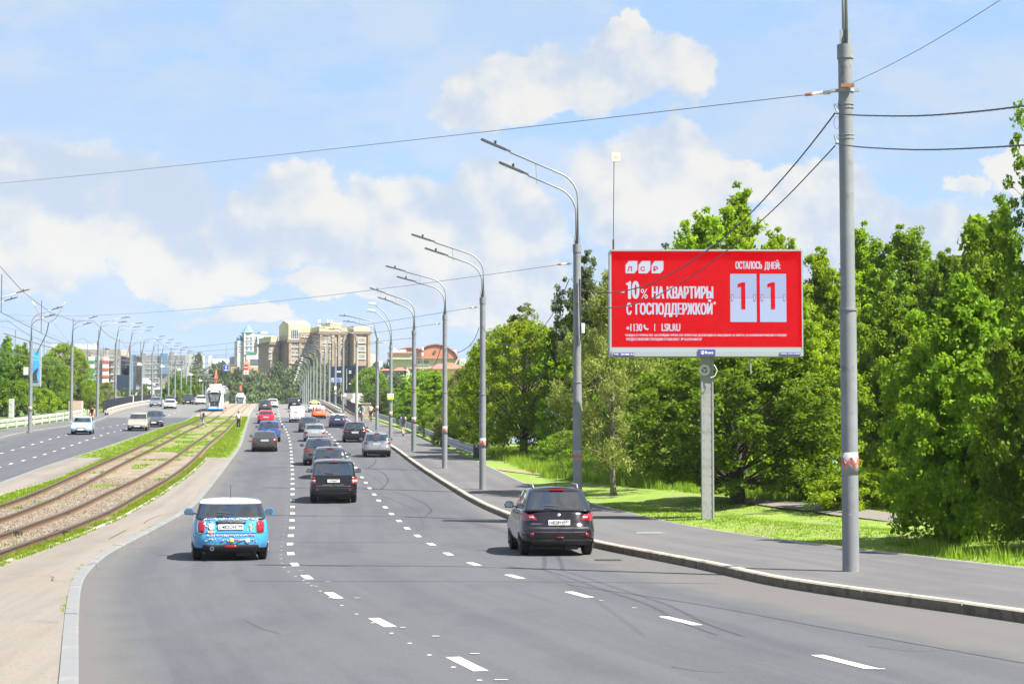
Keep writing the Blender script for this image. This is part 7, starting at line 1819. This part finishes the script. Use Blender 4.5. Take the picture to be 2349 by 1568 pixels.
OG = 'cars coming towards the camera on the opposite carriageway'
car(186, 996.5, sp(SUVs, L=4.5, W=1.87, H=1.64), 'palblue', 'pale blue crossover coming towards the camera, leftmost of all cars', rev=True, glass=G_clear, grp=OG)
car(315, 988, sp(SUVs, L=4.8, W=1.93, H=1.74, belt=1.12, hood=1.08, nose=.80), 'beige', 'beige SUV coming towards the camera beside the dark grey SUV', rev=True, glass=G_dark, feats=('chromegrille',), grp=OG)
car(353, 979, sp(SUVs, L=4.6, W=1.82, H=1.68), 'darkgrey', 'dark blue grey SUV just behind the beige SUV', rev=True, feats=('rails',), grp=OG)
car(356, 933, sp(SUVs, W=1.84, H=1.64), 'steel', 'grey crossover coming over the bridge left of the white sedan', rev=True, grp=OG)
car(389, 937.5, sp(SEDAN, W=1.82, H=1.46), 'white', 'white sedan coming over the bridge beside the grey crossover', rev=True, grp=OG)
car(388, 929.5, sp(SUVs, W=1.8, H=1.65), 'darkgrey', 'dark car hidden behind the white oncoming sedan', rev=True, grp=OG)
car(431, 927.5, sp(SUVs, L=5.0, W=1.98, H=1.82, belt=1.16, hood=1.12, nose=.85), 'black', 'large black SUV coming over the crest of the bridge', rev=True, grp=OG)
car(446, 926.5, sp(SEDAN, W=1.8), 'darkgrey', 'grey car partly hidden right of the large black SUV', rev=True, grp=OG)
car(461, 928, sp(SUVs, W=1.9, H=1.68), 'white', 'white SUV coming over the crest beside the tram', rev=True, grp=OG)

# ---------------------------------------------------------------- trams
def tram(x, Y, label, z=None, yaw=0):
    r_ = empty('tram', (x, Y, (z if z is not None else zc(Y)) + .12), yaw); tag(r_, label, 'tram', 'white and blue trams'); r_.rotation_euler[0] = -math.atan((zc(Y + 4) - zc(Y)) / 4)
    r_.rotation_euler = (math.atan((zc(Y + 6) - zc(Y)) / 6), 0, yaw)
    Wt = 1.25; Ht = 3.35
    def sect(k, y, zlo=.25, ztop=Ht, hw=Wt):
        return [(hw * a, y, zlo + (ztop - zlo) * b_) for a, b_ in ((.60, 0), (.92, .02), (1.0, .10), (1.0, .45), (.98, .78), (.90, .88), (.70, .97), (.45, 1.0))]
    def shell(ys, name, mt):
        V_ = []; n_ = 0
        for y, zl, zt_, hw in ys:
            S_ = sect(0, y, zl, zt_, hw); full = S_ + [(-a, b_, c_) for a, b_, c_ in reversed(S_)]; n_ = len(full); V_ += full
        b = MB(); b.v = V_; K_ = len(ys)
        b.f = [(i*n_+j, i*n_+(j+1)%n_, (i+1)*n_+(j+1)%n_, (i+1)*n_+j) for i in range(K_-1) for j in range(n_)] + [tuple(range(n_)), tuple((K_-1)*n_+j for j in reversed(range(n_)))]; b.mi = [0]*len(b.f)
        return b.build(name, mt, r_, 30)
    shell([(0.0, .30, 2.0, .80), (.10, .26, 2.7, 1.0), (.45, .25, 3.1, 1.15), (1.1, .25, Ht, 1.25), (8.5, .25, Ht, 1.25)], 'front_car', PC['white'])
    shell([(9.0, .25, Ht, 1.25), (15.0, .25, Ht, 1.25)], 'middle_car', PC['white']); shell([(15.5, .25, Ht, 1.25), (24, .25, Ht, 1.25)], 'rear_car', PC['white'])
    for y in (8.55, 15.05): shell([(y, .35, Ht - .12, 1.12), (y + .4, .35, Ht - .12, 1.12)], 'gangway', M_trim)
    # dark face mask
    b = MB(); P = [(-.60, .75), (.60, .75), (.70, 1.30), (.93, 2.45), (.80, 2.95), (-.80, 2.95), (-.93, 2.45), (-.70, 1.30)]
    def fy(z): return (max(0, z - 2.0) * .143 if z < 2.7 else .1 + (z - 2.7) * .875) - .02
    b.v = [(x_, fy(z_) - .04, z_) for x_, z_ in P] + [(x_ * .98, fy(z_) + .35, z_) for x_, z_ in P]; n_ = len(P); b.f = [(0, 1, 2, 7), (7, 2, 3, 6), (6, 3, 4, 5)] + [(k, (k+1) % n_, (k+1) % n_ + n_, k+n_) for k in range(n_)]; b.mi = [0]*len(b.f); b.build('front_mask', M_trim, r_)
    b = MB(); P = [(-.50, 1.35), (.50, 1.35), (.66, 2.35), (-.66, 2.35)]; b.v = [(x_, fy(z_) - .07, z_) for x_, z_ in P]; b.f = [(0, 1, 2, 3)]; b.mi = [0]; b.build('windscreen', mat('tram_glass', (.07, .09, .11), .08, 0, (3, (.16, .18, .18), .45, .6)), r_)
    b = MB(); b.box((0, fy(2.6) - .08, 2.58), (.9, .04, .18)); b.build('route_display', M_print, r_)
    for s_ in (-1, 1):
        b = MB(); b.box((s_ * .66, -.10, .98), (.14, .10, .34)); b.build('head_light', M_head, r_)
        b = MB(); b.box((s_ * 1.30, .25, 2.15), (.12, .16, .55)); b.tube([(s_ * 1.0, .5, 2.5), (s_ * 1.3, .25, 2.4)], .03, 5); b.build('mirror', M_trim, r_)
        b = MB(); b.v = [(s_ * .98, .02, 1.1), (s_ * 1.02, .30, 1.1), (s_ * 1.19, .85, 2.5), (s_ * 1.0, .40, 2.45)]; b.f = [(0, 1, 2, 3)] ; b.mi = [0]; b.build('corner_window', M_trim, r_)
        for i in range(4): b = MB(); b.box((s_ * 1.255, 2.4 + i * 1.6, 1.75), (.02, 1.4, 1.1)); b.build('side_window', M_glass, r_)
        for i in range(8): b = MB(); b.box((s_ * 1.255, 10 + i * 1.6, 1.75), (.02, 1.4, 1.1)); b.build('side_window', M_glass, r_)
        b = MB(); b.v = [(s_ * 1.0, .0, .26), (s_ * 1.27, 1.1, .26), (s_ * 1.27, 4, .26), (s_ * 1.27, 4, .50), (s_ * 1.27, 1.2, .9), (s_ * 1.0, .0, .42)]; b.f = [tuple(range(6))]; b.mi = [0]; b.build('blue_stripe', mat('tram_blue', (.03, .22, .62), .35), r_)
    b = MB(); b.box((0, -.02, .32), (1.9, .5, .14)); b.build('blue_skirt', mat('tram_blue', (.03, .22, .62), .35), r_)
    b = MB(); b.lathe([(.09, -.12), (.09, -.10)], c=(0, 0, 1.05), n=12, axis='y'); b.build('round_emblem', M_chrome, r_)
    b = MB(); b.box((0, 4, Ht + .18), (1.5, 5.5, .36)); b.build('roof_unit', M_guardw, r_)
    b = MB(); mo_ = mat('pantograph_orange', (.70, .10, .04), .5)
    b.tube([(0, 6, Ht + .3), (.15, 4.4, Ht + 1.2), (0, 5.6, Ht + 2.35)], .06, 5); b.tube([(-.2, 6, Ht + .3), (-.1, 4.6, Ht + 1.2), (0, 5.6, Ht + 2.35)], .06, 5); b.box((0, 5.6, Ht + 1.9), (.34, .2, .5), 0, .3); b.box((0, 5.8, Ht + 1.25), (.45, .3, .16)); b.build('pantograph', mo_, r_)
    b = MB(); b.tube([(-.8, 5.6, Ht + 2.3), (-.5, 5.6, Ht + 2.4), (.5, 5.6, Ht + 2.4), (.8, 5.6, Ht + 2.3)], .03, 4); b.build('contact_strip', M_iron, r_)
    for y in (2.6, 4.6, 11.5, 13.2, 19, 21):
        b = MB(); b.lathe([(.3, -.9), (.3, .9)], c=(0, y, .28), n=12, axis='x'); b.build('wheel_set', M_iron, r_)
    return r_
Yt = 258.0; tram((492 - CX) / FOC * Yt, Yt, 'white and blue tram with orange pantograph standing on the left track', yaw=math.atan((1174 - 655) / FOC))
Yt = 450.0; tram((551 - CX) / FOC * Yt, Yt, 'distant tram of which only the roof shows behind the crest', yaw=math.atan((1174 - 655) / FOC))
# small traffic cone by the tram
p = gnd(513, 946, .15); b = MB(); b.lathe([(.22, 0), (.22, .04), (.14, .05), (.03, .75)], c=p, n=10); tag(b.build('traffic_cone', mat('cone_orange', (.75, .16, .03), .5)), 'orange traffic cone on the slabs right of the tram', 'cone')

# ---------------------------------------------------------------- people
M_skin = mat('skin', (.42, .24, .17), .6); M_hair = mat('hair', (.045, .03, .02), .8)
CL = {n_: mat('cloth_' + n_, c_, .9) for n_, c_ in (('white', (.70, .70, .72)), ('paleblue', (.42, .50, .62)), ('black', (.018, .018, .022)), ('grey', (.22, .24, .27)), ('navy', (.018, .022, .05)), ('teal', (.05, .32, .38)), ('red', (.5, .05, .05)))}
def skin(name, verts, edges, radii, m, parent, sub=1):
    me = bpy.data.meshes.new(name); me.from_pydata([tuple(v) for v in verts], edges, []); o = bpy.data.objects.new(name, me); COL.objects.link(o)
    o.modifiers.new('s', 'SKIN')
    for i, r in enumerate(radii): me.skin_vertices[0].data[i].radius = (r, r)
    me.skin_vertices[0].data[0].use_root = True
    s_ = o.modifiers.new('d', 'SUBSURF'); s_.levels = sub; s_.render_levels = sub
    bpy.context.view_layer.update(); m2 = bpy.data.meshes.new_from_object(o.evaluated_get(bpy.context.evaluated_depsgraph_get()))
    bpy.data.objects.remove(o); m2.materials.clear(); m2.materials.append(m); m2.name = name
    m2.polygons.foreach_set('use_smooth', [True] * len(m2.polygons)); q = bpy.data.objects.new(name, m2); COL.objects.link(q); q.parent = parent; return q
BASE = dict(pelvis=(0, 0, .95), waist=(0, 0, 1.10), chest=(0, 0, 1.32), neck=(0, 0, 1.47), head=(0, .01, 1.60), top=(0, .01, 1.70),
            shL=(-.18, 0, 1.40), elL=(-.24, -.02, 1.13), waL=(-.25, .06, .90), shR=(.18, 0, 1.40), elR=(.24, -.02, 1.13), waR=(.25, .06, .90),
            hiL=(-.095, 0, .90), knL=(-.10, .02, .50), anL=(-.10, -.02, .09), toL=(-.11, .14, .04), hiR=(.095, 0, .90), knR=(.10, .02, .50), anR=(.10, -.02, .09), toR=(.11, .14, .04))
RAD = dict(pelvis=.135, waist=.12, chest=.145, neck=.055, head=.095, top=.075, shL=.06, elL=.042, waL=.030, shR=.06, elR=.042, waR=.030, hiL=.09, knL=.062, anL=.042, toL=.035, hiR=.09, knR=.062, anR=.042, toR=.035)
EDG = [('pelvis', 'waist'), ('waist', 'chest'), ('chest', 'neck'), ('neck', 'head'), ('head', 'top'), ('chest', 'shL'), ('shL', 'elL'), ('elL', 'waL'), ('chest', 'shR'), ('shR', 'elR'), ('elR', 'waR'),
       ('pelvis', 'hiL'), ('hiL', 'knL'), ('knL', 'anL'), ('anL', 'toL'), ('pelvis', 'hiR'), ('hiR', 'knR'), ('knR', 'anR'), ('anR', 'toR')]
def person(loc, rz, label, pose={}, top='white', bottom='black', hair=True, sleeves=.5, shorts=False, pack=None, hatm=None, group=None, bare=False, scale=1.0):
    r_ = empty('person', loc, rz); r_.scale = (scale,) * 3; tag(r_, label, 'person', group)
    J = {k: Vector(v) for k, v in BASE.items()}; J.update({k: Vector(v) for k, v in pose.items()})
    names = list(J); idx = {k: i for i, k in enumerate(names)}; V_ = [J[k] for k in names]; E2 = [(idx[a], idx[b_]) for a, b_ in EDG]; rad = [RAD[k] for k in names]
    for s_ in 'LR':
        wv_ = J['wa' + s_]; d = (wv_ - J['el' + s_]).normalized(); side = d.cross(Vector((0, 1, .2))).normalized(); palm = wv_ + d * .07
        V_.append(palm); rad.append(.030); pi = len(V_) - 1; E2.append((idx['wa' + s_], pi))
    skin('body', V_, E2, rad, M_skin, r_)
    for s_ in 'LR':       # five fingers, each a short chain rooted in the palm
        wv_ = J['wa' + s_]; d = (wv_ - J['el' + s_]).normalized(); side = d.cross(Vector((0, 1, .2))).normalized(); palm = wv_ + d * .07; b = MB(); cu = side.cross(d)
        for i, (o_, ln) in enumerate(((-.03, .055), (-.012, .075), (.006, .08), (.022, .07))):
            q = palm + side * o_; b.tube([q, q + d * ln * .55, q + d * ln + cu * .02], [.009, .008, .006], 5)
        b.tube([palm - d * .03 - side * .03, palm - side * .055, palm + d * .03 - side * .06], [.010, .009, .007], 5); b.build('fingers', M_skin, r_, 'all')
    def sub_(keys, infl, nm, m, cutk=None):
        ks = [k for k in names if k in keys]; ii = {k: i for i, k in enumerate(ks)}; vv = [J[k] for k in ks]; rr_ = [RAD[k] + infl for k in ks]; ee = [(ii[a], ii[b_]) for a, b_ in EDG if a in ii and b_ in ii]
        if cutk:
            for (a, b_, t) in cutk:
                if a in ii: vv.append(J[a].lerp(J[b_], t)); rr_.append((RAD[a] + RAD[b_]) / 2 + infl * 1.4); ee.append((ii[a], len(vv) - 1))
        return skin(nm, vv, ee, rr_, m, r_)
    if not bare: sub_(('pelvis', 'waist', 'chest', 'shL', 'shR'), .016, 'shirt', CL[top], [('shL', 'elL', sleeves), ('shR', 'elR', sleeves)])
    if shorts: sub_(('pelvis', 'hiL', 'hiR'), .022, 'shorts', CL[bottom], [('hiL', 'knL', .6), ('hiR', 'knR', .6)])
    else: sub_(('pelvis', 'hiL', 'hiR', 'knL', 'knR'), .018, 'trousers', CL[bottom], [('knL', 'anL', .92), ('knR', 'anR', .92)])
    for s_ in 'LR':
        skin('shoe', [J['an' + s_] + Vector((0, -.04, -.03)), J['to' + s_]], [(0, 1)], [.05, .042], CL['black'], r_)
    if hair:
        b = MB(); h = J['head'] + Vector((0, -.015, .02)); b.lathe([(.03, .115), (.075, .10), (.102, .05), (.108, -.01), (.10, -.05), (.06, -.06)], c=h, n=12); b.build('hair', M_hair, r_, 'all')
    fdir = (J['toL'] - J['anL']); fdir.z = 0; fdir.normalize(); h = J['head']
    b = MB(); b.box(h + fdir * .10, (.022, .035, .03)); b.build('nose', M_skin, r_)
    b = MB()
    for s_ in (-1, 1): b.box(h + fdir * .085 + Vector((-fdir.y, fdir.x, 0)) * s_ * .035 + Vector((0, 0, .025)), (.018, .018, .012))
    b.build('eyes', M_print, r_); b = MB(); b.box(h + fdir * .088 + Vector((0, 0, -.045)), (.035, .012, .008)); b.build('mouth', mat('lips', (.35, .12, .10), .6), r_)
    b = MB()
    for s_ in (-1, 1): b.box(h + Vector((-fdir.y, fdir.x, 0)) * s_ * .098, (.018, .03, .05))
    b.build('ears', M_skin, r_)
    return r_, J
gp = lambda a, b_: gnd(a, b_, .12)
person(gp(547, 983), math.pi, 'man in white short-sleeved shirt and black trousers standing on the median grass', dict(elR=(.25, -.02, 1.14), waR=(.12, .20, 1.14)), 'paleblue', 'black')
pk, J = person(gp(463, 980), math.pi / 2, 'man in light grey clothes walking across the tracks with a dark backpack', dict(pelvis=(0, -.02, .93), chest=(0, .07, 1.31), waist=(0, .02, 1.1), neck=(0, .11, 1.46), head=(0, .16, 1.58), top=(0, .17, 1.68), shL=(-.17, .08, 1.39), shR=(.17, .08, 1.39),
     knL=(-.10, .22, .52), anL=(-.10, .26, .10), toL=(-.10, .42, .06), knR=(.10, -.12, .50), anR=(.10, -.46, .20), toR=(.10, -.36, .06), elL=(-.22, .02, 1.12), waL=(-.22, .20, .98), elR=(.22, .05, 1.12), waR=(.22, .25, 1.0)), 'grey', 'grey')
b = MB(); b.box((0, -.16, 1.25), (.28, .20, .44), 0, .8); o = b.build('backpack', CL['navy']); o.location = pk.location; o.rotation_euler = pk.rotation_euler; tag(o, 'dark backpack on the back of the man crossing the tracks', 'backpack')
M_bike = mat('bike_frame', (.05, .05, .06), .4)
def bicycle(loc, rz, label, col=M_bike, scale=1.0):
    r_ = empty('bicycle', loc, rz); r_.scale = (scale,) * 3; tag(r_, label, 'bicycle', 'bicycles')
    for y in (-.52, .54):
        b = MB(); b.tube([(0, y + .33 * math.cos(a), .34 + .33 * math.sin(a)) for a in [i * math.pi / 12 for i in range(25)]], .022, 6); wh = b.build('wheel', M_tyre, r_, 'all')
        b = MB(); 
        for i in range(8): a = i * math.pi / 4; b.tube([(0, y, .34), (0, y + .31 * math.cos(a), .34 + .31 * math.sin(a))], .004, 3)
        b.lathe([(.03, -.04), (.03, .04)], c=(0, y, .34), n=8, axis='x'); b.build('spokes', M_steel, wh)
    b = MB()
    for a, c_ in (((0, -.10, .32), (0, -.18, .85)), ((0, -.10, .32), (0, .38, .80)), ((0, -.17, .80), (0, .36, .86)), ((0, -.10, .32), (0, -.52, .34)), ((0, -.52, .34), (0, -.17, .78)), ((0, .38, .92), (0, .54, .34))): b.tube([a, c_], .018, 6)
    b.build('frame', col, r_); b = MB(); b.tube([(-.28, .36, .98), (-.08, .40, .96), (.08, .40, .96), (.28, .36, .98)], .016, 6); b.tube([(0, .38, .90), (0, .40, .96)], .018, 6); b.build('handlebar', M_trim, r_)
    b = MB(); b.box((0, -.20, .90), (.14, .26, .05), 0, .7); b.build('saddle', M_trim, r_)
    b = MB(); b.box((-.12, -.05, .18), (.09, .08, .02)); b.box((.12, -.15, .46), (.09, .08, .02)); b.tube([(-.08, -.10, .32), (-.08, -.05, .18)], .012, 4); b.tube([(.08, -.10, .32), (.08, -.15, .46)], .012, 4); b.build('pedals', M_steel, r_)
    return r_
RIDE = dict(pelvis=(0, -.20, 1.00), waist=(0, -.12, 1.14), chest=(0, .05, 1.33), neck=(0, .12, 1.46), head=(0, .17, 1.58), top=(0, .17, 1.68), shL=(-.18, .06, 1.40), shR=(.18, .06, 1.40), elL=(-.30, .18, 1.20), elR=(.30, .18, 1.20), waL=(-.27, .33, 1.02), waR=(.27, .33, 1.02),
            hiL=(-.10, -.18, .96), hiR=(.10, -.18, .96), knL=(-.13, .08, .62), knR=(.13, .16, .82), anL=(-.12, -.09, .25), anR=(.12, -.19, .52), toL=(-.12, .04, .22), toR=(.12, -.06, .50))
def rider(px, py, up, lb, lbb, rz=0.0, sc_=1.12, **k):
    p = gnd(px, py, .15); hd = math.atan2(-(SR(p.y + 5) - SR(p.y)), 5) * .8
    bicycle(p, hd + rz, lbb, scale=sc_); return person(p, hd + rz, lb, RIDE, scale=sc_, group=None, **k)
rider(851, 966, 0, 'bare-backed cyclist in black shorts riding up the right pavement', 'bicycle under the bare-backed cyclist', bare=True, bottom='black', shorts=True)
rider(829, 965, 0, 'cyclist in turquoise top coming down beside the stone pillar', 'bicycle under the cyclist in turquoise', rz=math.pi, top='teal', bottom='teal', shorts=True, sleeves=.15)
rider(210, 971, 0, 'cyclist in black with red shorts behind the pale blue crossover', 'bicycle of the cyclist at the third left lamp post', rz=math.pi, top='navy', bottom='red', shorts=True)
# man on a scooter
p = gnd(925, 999, .15); hd = .10
r_ = empty('kick_scooter', p, hd); tag(r_, 'white and grey electric kick scooter on the right pavement', 'scooter')
b = MB(); b.box((0, 0, .14), (.17, .75, .06)); b.build('deck', M_steel, r_)
for y in (-.45, .48): b = MB(); b.lathe([(.10, -.03), (.10, .03)], c=(0, y, .10), n=12, axis='x'); b.build('wheel', M_tyre, r_)
b = MB(); b.tube([(0, .46, .12), (0, .36, 1.1)], .022, 6); b.tube([(-.24, .36, 1.08), (.24, .36, 1.08)], .018, 6); b.build('steering_post', M_white, r_); b = MB(); b.box((0, -.42, .26), (.16, .16, .06)); b.build('mudguard', M_white, r_)
q = p + Vector((0, 0, .15)); person(q, hd, 'man with dark backpack riding a scooter along the right pavement', dict(waL=(-.22, .32, .98), waR=(.22, .32, .98), elL=(-.27, .08, 1.14), elR=(.27, .08, 1.14), anL=(-.05, -.16, .06), toL=(-.05, .0, .03), anR=(.06, .02, .06), toR=(.06, .18, .03), knL=(-.08, -.04, .48), knR=(.09, .08, .48)), 'white', 'grey', shorts=True)
b = MB(); b.box((0, -.19, 1.23), (.33, .20, .52), 0, .85); o = b.build('backpack', CL['navy']); o.location = q; o.rotation_euler = (0, 0, hd); tag(o, 'dark navy backpack worn by the scooter rider', 'backpack')
p = gnd(770, 927, .15); person(p, 0, 'distant person in red on the bridge pavement', {}, 'red', 'red')

# ---------------------------------------------------------------- the air
hz = MB(); hz.box((-200, 900, 69), (3400, 2600, 142)); o = hz.build('haze', None)
m_ = bpy.data.materials.new('haze_air'); m_.use_nodes = True; t_ = m_.node_tree; t_.nodes.clear(); oo = nn(t_, 'ShaderNodeOutputMaterial'); v_ = nn(t_, 'ShaderNodeVolumePrincipled')
v_.inputs['Density'].default_value = .00009; v_.inputs['Color'].default_value = (.80, .88, 1.0, 1); t_.links.new(v_.outputs[0], oo.inputs['Volume'])
o.data.materials.clear(); o.data.materials.append(m_); tag(o, 'thin bluish haze filling the air over the road and the far city', 'haze', kind='stuff')
